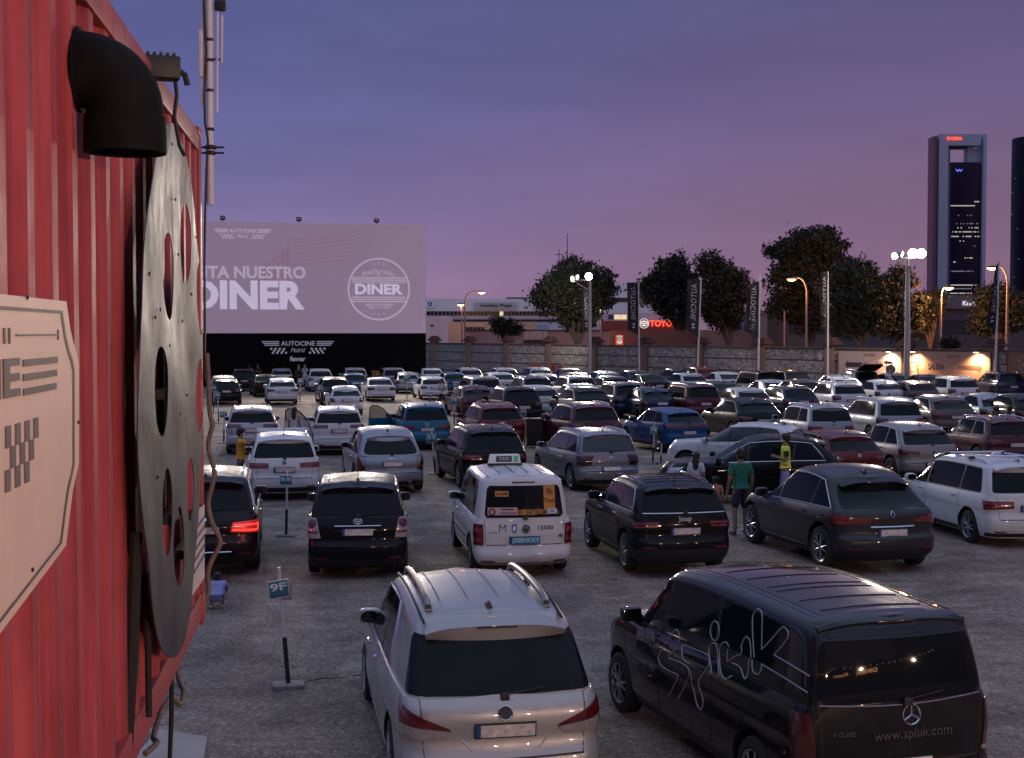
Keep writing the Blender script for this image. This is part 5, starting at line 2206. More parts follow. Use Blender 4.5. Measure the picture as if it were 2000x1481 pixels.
def build_trees():
    tree('plane_tree', 'broad round tree with an even domed crown behind the lit mast', 1124, 126, [(1124, 572, 66, 52), (1080, 575, 40, 44), (1170, 565, 38, 42), (1124, 530, 52, 24), (1128, 622, 42, 26), (1062, 580, 24, 24)], 1126, 9000, 0.34, 3)
    tree('plane_tree', 'ragged dark tree over the red dealer lettering', 1308, 128, [(1310, 540, 34, 38), (1285, 575, 32, 34), (1325, 595, 40, 36), (1318, 515, 22, 20), (1268, 560, 16, 22), (1342, 560, 22, 32)], 1330, 6800, 0.34, 4)
    tree('plane_tree', 'tree with a warm lit lower crown between the third and fourth banners', 1412, 120, [(1380, 600, 26, 30), (1400, 545, 36, 44), (1436, 560, 30, 36), (1410, 600, 46, 36), (1384, 515, 18, 24), (1448, 580, 18, 20), (1420, 628, 28, 18)], 1421, 7600, 0.32, 5)
    tree('plane_tree', 'tallest tree, a huge black crown left of the fifth banner', 1570, 122, [(1535, 605, 34, 28), (1590, 622, 44, 26), (1590, 490, 62, 46), (1540, 515, 46, 42), (1575, 545, 74, 44), (1620, 500, 38, 38), (1520, 490, 22, 26), (1560, 590, 52, 28), (1600, 462, 34, 18)], 1583, 11500, 0.36, 6)
    tree('plane_tree', 'brownish rounded tree between the fifth banner and the dark mast', 1672, 108, [(1650, 630, 40, 28), (1702, 630, 34, 28), (1665, 560, 50, 46), (1690, 590, 42, 50), (1640, 580, 26, 42), (1672, 530, 34, 24), (1712, 570, 20, 34)], 1682, 8200, 0.30, 7)
    tree('plane_tree', 'tree behind the dark floodlight mast', 1755, 110, [(1758, 638, 40, 26), (1755, 570, 36, 44), (1735, 600, 34, 44), (1782, 600, 28, 40), (1765, 540, 22, 20)], 1752, 6000, 0.30, 8)
    tree('plane_tree', 'small tree whose edge glows orange before the grey block', 1815, 116, [(1815, 600, 24, 32), (1832, 585, 18, 16), (1800, 630, 22, 30)], 1812, 3000, 0.28, 9)
    tree('plane_tree', 'dark tree at the right hiding the end of the grey block', 1935, 114, [(1945, 632, 44, 24), (1930, 590, 26, 32), (1952, 600, 30, 44), (1918, 625, 26, 30), (1985, 610, 36, 40)], 1945, 5200, 0.30, 10)
    tree('bush', 'small dark bush in front of the cream block', 985, 140, [(985, 640, 22, 12), (975, 632, 12, 10), (1008, 645, 14, 6)], 985, 1600, 0.30, 11)
    tree('bush', 'low dark bush behind the orange exit board', 1852, 99, [(1852, 672, 16, 8)], 1852, 900, 0.2, 12)


build_trees()


# ---------------------------------------------------------------- buildings
def blk(mb, x0, y0, x1, y1, Y, depth, mi=0, zb=None):
    a, b = at_y(x0, y1, Y), at_y(x1, y0, Y)
    mb.box(a.x, Y, a.z if zb is None else zb, b.x, Y + depth, b.z, mi)


def build_buildings():
    white = mat('render_white', (0.80, 0.79, 0.82), 0.7, vary=0.05, vscale=0.3)
    pale = mat('render_pale', (0.60, 0.56, 0.62), 0.7, vary=0.06, vscale=0.3)
    cream = mat('render_cream', (0.66, 0.46, 0.32), 0.8, vary=0.06, vscale=0.4)
    pink = mat('brick_pink', (0.50, 0.28, 0.24), 0.9, vary=0.10, vscale=1.5)
    win = mat('window_dark', (0.03, 0.035, 0.05), 0.2, vary=0.6, vscale=0.5)
    winl = mat('window_lit', (0.4, 0.35, 0.25), 0.4, emit=(1.0, 0.78, 0.45), estr=0.8)
    grey = mat('cladding_grey', (0.105, 0.095, 0.115), 0.6, vary=0.08, vscale=0.5)
    grey2 = mat('cladding_dark', (0.035, 0.033, 0.045), 0.6, vary=0.1)
    blue = mat('roof_blue', (0.10, 0.13, 0.19), 0.5)
    # long white car showroom
    Y = 175
    t = thing('showroom', 'long white car showroom with a lit round badge behind the wall', 'building', (0, 0, 0))
    mb = MB()
    blk(mb, 780, 584, 1110, 645, Y, 30, zb=0)
    mb.build('wall', white, t, 0)
    mb = MB()
    blk(mb, 780, 584, 1106, 608, Y - 0.8, 0.78)
    mb.build('fascia', white, t, 0)
    x = 834
    k = 0
    while x < 1090:
        w = 7.5
        mb = MB()
        blk(mb, x, 609, x + w - 1.6, 616.5, Y - 0.1, 0.2)
        mb.build('window', winl if k == 19 else win, t, 0)
        x += w
        k += 1
    mb = MB()
    blk(mb, 850, 624, 1100, 628.5, Y - 0.12, 0.2)
    mb.build('dark_strip', grey2, t, 0)  # narrow dark strip along the wall below the windows
    mb = MB()
    blk(mb, 989, 581, 1020, 584, Y + 2, 4)
    mb.build('roof_plant', grey2, t, 0)
    s = MB()
    blk(s, 926, 591, 1010, 604, Y - 1.2, 0.3)
    s.build('sign_board', mat('sign_board_grey', (0.50, 0.50, 0.50), 0.5), t, 0)
    s = MB()
    a, b = at_y(938, 601.5, Y - 1.22), at_y(1000, 593.5, Y - 1.22)
    M = Matrix(((1, 0, 0, 0), (0, 0, -1, Y - 1.22), (0, 1, 0, 0), (0, 0, 0, 1)))
    fit_text(s, 'Castellana Wagen', a.x, b.x, a.z, b.z, M, 0.03, 0.01)
    s.build('lettering', INK, t, 0)
    c = at_y(840, 594, Y - 0.82)
    Mc = Matrix(((1, 0, 0, c.x), (0, 0, -1, c.y), (0, 1, 0, c.z), (0, 0, 0, 1)))
    r = 0.5
    s = MB()
    s.lathe([(r, 0), (r, 0.12), (0.001, 0.12)], 28, Mc, 1)
    Me = Mc @ Matrix.Translation((0, 0, 0.13))
    ring(s, r * .92, r * .07, Me, 0)
    seg(s, [(-r * .36, r * .76), (0, r * .08), (r * .36, r * .76)], r * .08, Me)
    seg(s, [(-r * .82, r * .34), (-r * .40, -r * .70), (0, 0), (r * .40, -r * .70), (r * .82, r * .34)], r * .08, Me)
    s.build('badge', [mat('badge_white', (0.7, 0.72, 0.78), 0.4, emit=(0.7, 0.8, 1), estr=0.25), mat('badge_blue', (0.015, 0.07, 0.25), 0.3)], t)
    for px, top, lab in ((1092, 486, 'shorter lattice aerial on the roof left of the tall aerial'), (1108, 456, 'tall thin aerial rising above the round tree')):
        p0 = at_y(px, 600, Y + 8)
        p1 = at_y(px, top, Y + 8)
        m = MB()
        m.tube([p0, p1], [0.10, 0.05], 6)
        if px == 1092:
            m.tube([p1 + Vector((-.5, 0, -.8)), p1 + Vector((.5, 0, -.8))], .05)
            m.tube([p1 + Vector((-.35, 0, -1.7)), p1 + Vector((.35, 0, -1.7))], .05)
        tag(m.build('aerial', grey2), lab, 'aerial', 'aerials on the showroom roof')

    # cream block and blue roofed shed in front of it
    Y = 162
    t = thing('service_building', 'low cream block with a row of small dark windows', 'building')
    mb = MB()
    blk(mb, 877, 629, 1050, 690, Y, 14, zb=0)
    mb.build('wall', cream, t, 0)
    mb = MB()
    blk(mb, 829, 617, 876, 690, Y - 1, 12, zb=0)
    mb.build('annex', pale, t, 0)
    for k in range(5):
        mb = MB()
        blk(mb, 909 + 7.6 * k, 639, 915.5 + 7.6 * k, 645, Y - 0.05, 0.1)
        mb.build('window', win, t, 0)
    mb = MB()
    blk(mb, 841, 634, 847, 638, Y - 1.06, 0.1)
    mb.build('vent', grey2, t, 0)
    mb = MB()
    a, b = at_y(1038, 645, Y), at_y(1074, 634, Y)
    mb.add([(a.x - .6, Y - 1, a.z), (b.x, Y - 1, a.z), (b.x, Y + 5, b.z), (a.x, Y + 5, b.z), (a.x - .6, Y - 1, a.z - .3), (b.x, Y - 1, a.z - .3), (b.x, Y + 5, b.z - .3), (a.x, Y + 5, b.z - .3)],
           [(0, 1, 2, 3), (7, 6, 5, 4), (0, 4, 5, 1), (1, 5, 6, 2), (2, 6, 7, 3), (3, 7, 4, 0)])
    mb.build('roof', blue, t, 0)
    # pink wall across the street
    Y = 148
    t = thing('street_wall', 'pinkish brick wall just beyond the stone perimeter wall', 'wall')
    mb = MB()
    blk(mb, 908, 646, 1190, 700, Y, 0.5, zb=0)
    mb.build('wall', pink, t, 0)
    mb = MB()
    blk(mb, 908, 644.5, 1190, 646.5, Y - 0.1, 0.7)
    mb.build('coping', mat('coping_dark', (0.10, 0.06, 0.06), 0.9), t, 0)
    t = thing('metal_gate', 'crinkled pale sheet metal gate in the pinkish brick wall', 'gate')
    mb = MB()
    a, b = at_y(1023, 664, Y - .3), at_y(1070, 647, Y - .3)
    n = 24
    vs = []
    for j in (0, 1):
        for i in range(n + 1):
            u = i / n
            vs.append((a.x + (b.x - a.x) * u, Y - 0.32 + 0.03 * math.sin(i * 2.1) + 0.05 * noise.noise((u * 5, 0, 0)), a.z if j == 0 else b.z))
    mb.add(vs, [(i, i + 1, n + 2 + i, n + 1 + i) for i in range(n)])
    mb.build('sheet', mat('sheet_zinc', (0.45, 0.38, 0.36), 0.4, 0.4, vary=0.2, vscale=0.8), t, 60)
    mb = MB()
    blk(mb, 1023, 664.5, 1070, 700, Y - 0.35, 0.2, zb=0)
    mb.build('lower_panel', mat('rust_dark', (0.06, 0.04, 0.035), 0.9, vary=0.3), t, 0)

    # red lettered dealer
    Y = 150
    t = thing('car_dealer', 'pale dealer building with glowing red letters and lit windows', 'building')
    mb = MB()
    blk(mb, 1172, 555, 1335, 640, Y + 20, 20, zb=0)
    mb.build('upper_block', white, t, 0)
    for x0, x1, y0, y1 in ((1195, 1230, 582, 590), (1245, 1262, 582, 591), (1270, 1290, 582, 591)):
        mb = MB()
        blk(mb, x0, y0, x1, y1, Y + 19.9, 0.2)
        mb.build('window', win, t, 0)
    mb = MB()
    blk(mb, 1172, 612, 1350, 660, Y, 18, zb=0)
    mb.build('wall', pale, t, 0)
    mb = MB()
    blk(mb, 1172, 627, 1350, 645, Y - 0.4, 0.38)
    mb.build('fascia', mat('fascia_red', (0.30, 0.06, 0.05), 0.6), t, 0)
    for x0, x1, lit in ((1188, 1198, 0), (1200, 1212, 1), (1213, 1224, 1), (1232, 1246, 0)):
        mb = MB()
        blk(mb, x0, 615, x1, 624, Y - 0.06, 0.1)
        mb.build('window', winl if lit else win, t, 0)
    red = mat('letters_red', (0.6, 0.02, 0.02), 0.4, emit=(1.0, 0.10, 0.05), estr=1.6)
    s = MB()
    M = Matrix(((1, 0, 0, 0), (0, 0, -1, Y - 0.45), (0, 1, 0, 0), (0, 0, 0, 1)))
    a, b = at_y(1269, 638, Y - .45), at_y(1333, 626, Y - .45)
    fit_text(s, 'TOYOTA', a.x, b.x, a.z, b.z, M, 0.1, 0.03)
    s.build('lettering', red, t, 0)
    c = at_y(1258, 632, Y - .5)
    Mc = Matrix(((1, 0, 0, c.x), (0, 0, -1, c.y), (0, 1, 0, c.z), (0, 0, 0, 1)))
    s = MB()
    r = 0.52
    s.lathe([(r * 0.95, 0), (r * .95, 0.05), (0.001, 0.05)], 28, Mc, 1)
    Me = Mc @ Matrix.Translation((0, 0, 0.06))
    ring(s, r, .035, Me)
    ring(s, r * .55, .045, Me, rx=1.45)
    ring(s, r * .3, .04, Me @ Matrix.Translation((0, r * .24, 0)), rx=2.0)
    ring(s, r * .52, .04, Me, rx=.45)
    s.build('badge', [mat('badge_lit', (0.8, 0.7, 0.7), 0.4, emit=(1, 0.8, 0.75), estr=1.0), grey2], t)
    Y = 126
    t = thing('street_wall', 'reddish brick wall in front of the dealer', 'wall')
    mb = MB()
    blk(mb, 1190, 646, 1360, 700, Y, 0.5, zb=0)
    mb.build('wall', mat('brick_red', (0.30, 0.11, 0.085), 0.9, vary=0.12, vscale=1.2), t, 0)
    t = thing('pylon_sign', 'small lit white and red sign standing by the reddish wall', 'sign')
    mb = MB()
    blk(mb, 1203, 655, 1217, 680, Y - 1, 0.3)
    mb.build('post_box', mat('pylon_red', (0.5, 0.06, 0.04), 0.5, emit=(1, 0.2, 0.1), estr=0.5), t, 0)
    mb = MB()
    blk(mb, 1206, 656, 1214.5, 671, Y - 1.06, 0.05)
    mb.build('face', mat('pylon_white', (0.8, 0.7, 0.68), 0.5, emit=(1, 0.85, 0.8), estr=0.55), t, 0)
    c = at_y(1210, 662, Y - 1.08)
    Mc = Matrix(((1, 0, 0, c.x), (0, 0, -1, c.y), (0, 1, 0, c.z), (0, 0, 0, 1)))
    s = MB()
    ring(s, .2, .025, Mc, rx=.9)
    ring(s, .1, .022, Mc, rx=1.5)
    s.build('badge', INK, t)

    # warehouse between the trees
    Y = 140
    t = thing('warehouse', 'dim mauve warehouse with dark openings behind the tall trees', 'building')
    mb = MB()
    blk(mb, 1330, 645, 1500, 700, Y + 2, 20, zb=0)
    mb.build('low_wall', mat('mauve_wall', (0.20, 0.13, 0.14), 0.8, vary=0.1), t, 0)
    mb = MB()
    blk(mb, 1486, 607, 1532, 700, Y, 24, zb=0)
    mb.build('end_bay', mat('mauve_light', (0.22, 0.17, 0.22), 0.7), t, 0)
    mb = MB()
    for k in range(22):
        blk(mb, 1499 + 1.5 * k, 609, 1500 + 1.5 * k, 700, Y - 0.08, 0.07, zb=0)
    mb.build('cladding', grey, t, 0)
    mb = MB()
    blk(mb, 1532, 612, 1812, 700, Y + 3, 20, zb=0)
    mb.build('wall', grey, t, 0)
    for x0 in (1542, 1588, 1620, 1652, 1690, 1730):
        mb = MB()
        blk(mb, x0, 625, x0 + 28, 652, Y + 2.9, 0.2)
        mb.build('opening', grey2, t, 0)
    m = MB()
    p0, p1 = at_y(1532, 700, 118), at_y(1532, 608, 118)
    p0.z = 0
    m.tube([p0, p1], .07, 8)
    tag(m.build('pole', mat('pole_pinkish', (0.45, 0.2, 0.17), 0.6)), 'thin pinkish pole standing left of the red orange street lamp', 'pole')

    # grey block with white lit name
    Y = 150
    t = thing('office_block', 'grey block with a row of dark windows and a white lit name', 'building')
    mb = MB()
    blk(mb, 1826, 600, 2040, 700, Y, 20, zb=0)
    mb.build('wall', mat('block_grey', (0.10, 0.082, 0.088), 0.7, vary=0.1, vscale=0.4), t, 0)
    mb = MB()
    a, b = at_y(1838, 603, Y), at_y(1930, 577, Y)
    mb.prism([(a.x, 0), (b.x + 4, 0), (b.x + 4, b.z - a.z), (a.x + 1.2, b.z - a.z)], 0, 12, Matrix(((1, 0, 0, 0), (0, 0, -1, Y + 11.6), (0, 1, 0, a.z), (0, 0, 0, 1))))
    mb.build('sloping_roof', mat('block_light', (0.16, 0.14, 0.155), 0.6), t, 0)
    mb = MB()
    blk(mb, 1826, 600, 2040, 603, Y - 0.3, 0.3)
    mb.build('cornice', grey2, t, 0)
    for k in range(5):
        mb = MB()
        blk(mb, 1838 + 21.5 * k, 625, 1857 + 21.5 * k, 652, Y - 0.1, 0.2)
        mb.build('window', win, t, 0)
    s = MB()
    M = Matrix(((1, 0, 0, 0), (0, 0, -1, Y - 0.45), (0, 1, 0, 0), (0, 0, 0, 1)))
    a, b = at_y(1880, 597, Y - .45), at_y(1921, 588, Y - .45)
    fit_text(s, 'Kuruma', a.x, b.x, a.z, b.z, M, 0.1, 0.02)
    s.build('lettering', mat('letters_white', (0.8, 0.8, 0.85), 0.4, emit=(0.85, 0.85, 1.0), estr=0.6), t, 0)
    for x, y, r in ((1981, 586, .25), (1995, 593, .35), (1982, 597, .16), (2003, 590, .3)):
        c = at_y(x, y, Y - .5)
        s = MB()
        s.lathe([(r, 0), (r, .1), (0.001, .1)], 12, Matrix(((1, 0, 0, c.x), (0, 0, -1, c.y), (0, 1, 0, c.z), (0, 0, 0, 1))))
        s.build('red_lamp', red, t, 0)

    # framed tower
    Y = 1500
    t = thing('skyscraper', 'tall tower of dark glass hung in a pale frame with an opening at its top', 'building')
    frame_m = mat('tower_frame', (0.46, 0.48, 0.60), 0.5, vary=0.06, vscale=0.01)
    side_glow_m = mat('tower_side_glow', (0.26, 0.10, 0.13), 0.6)  # red of the sunset glow painted into the side's colour
    glass_m = mat('tower_glass', (0.020, 0.014, 0.050), 0.25, 0, 0, 0.3, vary=0.5, vscale=0.03)

    def tb(x0, y0, x1, y1, d0, d1, name, m):
        mb = MB()
        blk(mb, x0, y0, x1, y1, Y + d0, d1, zb=None)
        return mb.build(name, m, t, 0)
    tb(1831, 262, 1853, 700, 0, 24, 'frame_column', frame_m)
    tb(1916, 262, 1928, 700, 0, 24, 'frame_column', frame_m)
    tb(1853, 262, 1916, 284, 0, 24, 'frame_beam', frame_m)
    tb(1819, 266, 1831, 700, 4, 20, 'side_core', side_glow_m)
    tb(1853, 317, 1916, 700, 5, 16, 'glass_body', glass_m)
    tb(1853, 284, 1856, 317, 4, 18, 'opening_side', side_glow_m)
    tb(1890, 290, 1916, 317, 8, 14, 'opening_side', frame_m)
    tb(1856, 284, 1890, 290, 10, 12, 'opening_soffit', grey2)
    s = MB()
    M = Matrix(((1, 0, 0, 0), (0, 0, -1, Y - 0.5), (0, 1, 0, 0), (0, 0, 0, 1)))
    a, b = at_y(1857, 274, Y), at_y(1879, 268, Y)
    fit_text(s, 'CEPSA', a.x, b.x, a.z, b.z, M, 0.5, 0.03)
    c = at_y(1852, 271, Y)
    s.tube([(c.x + 1.7 * math.cos(q * .5) * (1 - q * .03), Y - 1, c.z + 1.7 * math.sin(q * .5)) for q in range(13)], .35, 5)
    s.tube([(c.x - 1.5, Y - 1, c.z - 1.2), (c.x + 2, Y - 1, c.z + 1.6)], .3, 5)
    s.build('lettering', red, t, 0)
    s = MB()
    a, b = at_y(1867, 335, Y + 4.6), at_y(1879, 331, Y + 4.6)
    s.tube([(a.x, Y + 4.6, b.z), (a.x + 2.2, Y + 4.6, a.z), (a.x + 3.6, Y + 4.6, b.z), (a.x + 5, Y + 4.6, a.z), (b.x, Y + 4.6, b.z)], .6, 5)
    s.build('emblem', mat('logo_blue_lit', (0.05, 0.1, 0.7), 0.4, emit=(0.1, 0.2, 1.0), estr=1.6), t, 0)
    rr = random.Random(3)
    wl = mat('tower_window_lit', (0.6, 0.55, 0.4), 0.4, emit=(0.95, 0.86, 0.72), estr=0.42)
    wd = mat('tower_window_dim', (0.3, 0.3, 0.3), 0.4, emit=(0.7, 0.75, 0.9), estr=0.14)
    for y, x0, x1, dens, m in ((401, 1857, 1902, 0.95, wl), (393, 1903, 1912, .6, wl), (436, 1857, 1912, .4, wd), (444, 1870, 1910, .5, wl), (452, 1857, 1913, .5, wl), (461, 1858, 1912, .6, wl), (470, 1872, 1890, .5, wl),
                                (503, 1884, 1900, .5, wl), (511, 1862, 1866, .9, wl), (529, 1858, 1900, .7, wd), (556, 1857, 1908, .9, wl), (563, 1857, 1900, .8, wd), (572, 1856, 1896, .9, wl), (420, 1860, 1910, .15, wd), (480, 1860, 1910, .1, wd)):
        mb = MB()
        x = x0
        while x < x1:
            w = rr.uniform(1.6, 3.2)
            if rr.random() < dens:
                blk(mb, x, y, x + w * 0.85, y + 2.1, Y + 4.6, 0.3)
            x += w
        if mb.v:
            mb.build('window_row', m, t, 0)
    # floor lines on the dark glass
    mb = MB()
    for y in range(322, 600, 5):
        blk(mb, 1853.5, y, 1915.5, y + 0.5, Y + 4.8, 0.15)
    mb.build('floor_pattern', mat('tower_bands', (0.02, 0.02, 0.035), 0.4), t, 0)
    # second tower, cut by the right edge
    Y = 1350
    t = thing('skyscraper', 'almost black rounded tower cut off by the right edge of the picture', 'building')
    mb = MB()
    a = at_y(1979, 275, Y + 24)
    c = Vector((a.x + 24, Y + 24, 0))
    ztop = at_y(1985, 264, Y).z
    mb.lathe([(24, 0), (24, ztop - 1), (23.6, ztop), (0.01, ztop + 0.1)], 40, Matrix.Translation(c))
    mb.build('shaft', mat('tower_black', (0.008, 0.007, 0.016), 0.3, 0, 0, 0.15), t)
    for px, py in ((1997, 345), (1995, 372), (1992, 415), (1998, 445), (1980, 297), (1999, 505), (1994, 540)):
        q = at_y(px, py, Y)
        mb = MB()
        dx = (q.x - c.x)
        yy = c.y - math.sqrt(max(1, 24 * 24 - dx * dx)) - 0.3
        mb.box(q.x - 0.8, yy - .1, q.z - .4, q.x + 0.8, yy + .2, q.z + .4)
        mb.build('window', wd, t, 0)


build_buildings()


# ---------------------------------------------------------------- the near cars, one by one
GRP = 'cars parked facing the cinema screen'
YAW = RD(8.5)
P_SILVER = paint('paint_warm_silver', (0.40, 0.385, 0.375), 0.4)
P_WHITE = paint('paint_white', (0.62, 0.61, 0.62))
P_BLACK = paint('paint_black', (0.006, 0.006, 0.007), 0, 0.45)
P_PLUM = paint('paint_plum_black', (0.012, 0.008, 0.010), 0, 0.45)
P_GREY = paint('paint_dark_grey', (0.042, 0.040, 0.043), 0.3, 0.55)
P_STEEL = paint('paint_steel', (0.26, 0.27, 0.30), 0.5)
P_BLUE = paint('paint_bright_blue', (0.008, 0.075, 0.20), 0.2)
P_TEAL = paint('paint_teal_blue', (0.01, 0.13, 0.23), 0.2)
P_NAVY = paint('paint_navy', (0.012, 0.022, 0.055), 0.2)
P_RED = paint('paint_deep_red', (0.13, 0.012, 0.014), 0.1)
P_WINE = paint('paint_wine', (0.075, 0.014, 0.020), 0.15)
P_BROWN = paint('paint_brown_grey', (0.10, 0.08, 0.075), 0.3)
P_LSILVER = paint('paint_light_silver', (0.42, 0.42, 0.44), 0.4)
P_BEIGE = paint('paint_pale_blue_silver', (0.30, 0.34, 0.38), 0.3)


def car_root(label, cat='car'):
    return thing('parked_car', label, cat, (0, 0, 0), 0, GRP)


def ribs_long(c, xs, y0, y1, r, mi):
    def f(mb):
        for x in xs:
            mb.tube([(x * c.tap(y0 + (y1 - y0) * k / 10), y0 + (y1 - y0) * k / 10, c.top(x, y0 + (y1 - y0) * k / 10) + 0.001) for k in range(11)], r, 6, mi)
    return f


def hero_people_carrier():
    c = Car(L=5.10, W=1.90, H=1.80, belt_r=1.10, belt_f=1.02, hood_f=0.82, yrb=0.16, yrr=0.66, drop_r=0.10, drop_f=0.07, crown=0.03, wg0=0.455, wg1=0.372,
            rr=0.26, rrg=0.20, kr=0.07, r=0.35, yr=1.05, ywo=1.05, yrfo=1.95, cr=1.25, edge=0.12,
            rear=[(0, 0.14), (0.12, 0.05), (0.28, 0.0), (0.42, 0.0), (0.5, 0.05), (0.62, 0.075), (0.8, 0.06), (0.92, 0.09), (1, 0.155)])
    yb = c.yw - 1.0
    c.win = [(1.62, yb - 0.72, 1.78, yb - 0.85), (yb - 0.68, yb - 0.02, yb - 0.80, yb - 0.10), (yb + 0.03, c.yw - 0.16, yb - 0.04, c.yrf - 0.12)]
    root = car_root('silver white people carrier with chunky bronze roof rails, nearest of all the cars')
    W = c.W

    def ex(mb):
        ribs_long(c, (-0.42, -0.15, 0.15, 0.42), 1.25, 2.75, 0.009, 0)(mb)
        ribs_long(c, (-0.655, 0.655), 0.70, 2.9, 0.014, 2)(mb)
        # raised crease under the window and the plate recess
        for pts in ([(-0.78, 0.93), (-0.3, 0.885), (0.3, 0.885), (0.78, 0.93)],):
            mb.tube([c.B('R', x, t) + Vector((0, 0.004, 0)) for x, t in pts], 0.010, 6, 0)
        mb.tube([c.B('R', x, t) + Vector((0, 0.006, 0)) for x, t in ((-0.40, 0.62), (-0.33, 0.53), (0.33, 0.53), (0.40, 0.62))], 0.012, 6, 0)
    tails = [([(0.50, 0.715), (W / 2 + 0.10, 0.78), (W / 2 + 0.14, 0.985), (0.515, 0.735)], 0), ([(0.58, 0.635), (W / 2 + 0.08, 0.63), (W / 2 + 0.10, 0.775), (0.50, 0.71)], 1)]
    c.make(root, P_SILVER, chrome='full', tails=tails, spoiler=0.20, antenna='fin', rw=(-0.17, -0.10, 0.06, 0.82), lower_black=0.12, platez=0.84, extra=ex, rear_round=(0.03, 0.2), rw_off=0.008)
    for sg in (-1, 1):
        mb = MB()
        pts, rs = [], []
        for k in range(17):
            u = k / 16
            y = 0.95 + 2.0 * u
            x = sg * (0.56 + 0.0 * u)
            lift = 0.062 * min(1.0, min(u, 1 - u) / 0.09) ** 0.5
            pts.append((x, y, c.top(x, y) + lift - 0.012))
            rs.append(0.034)
        mb.tube(pts, rs, 10)
        for y in (1.02, 1.95, 2.86):
            x = sg * 0.56
            mb.rbox(x - 0.025, y - 0.06, c.top(x, y) - 0.01, x + 0.025, y + 0.06, c.top(x, y) + 0.05, 0.01, 1)
        mb.build('roof_rail', [ROOFRAIL, BLACK], root)
    emblem(root, c.on_rear(0, 0.985), 'ring', 0.062)
    put(root, 990, 11.4, RD(10.5))
    return root


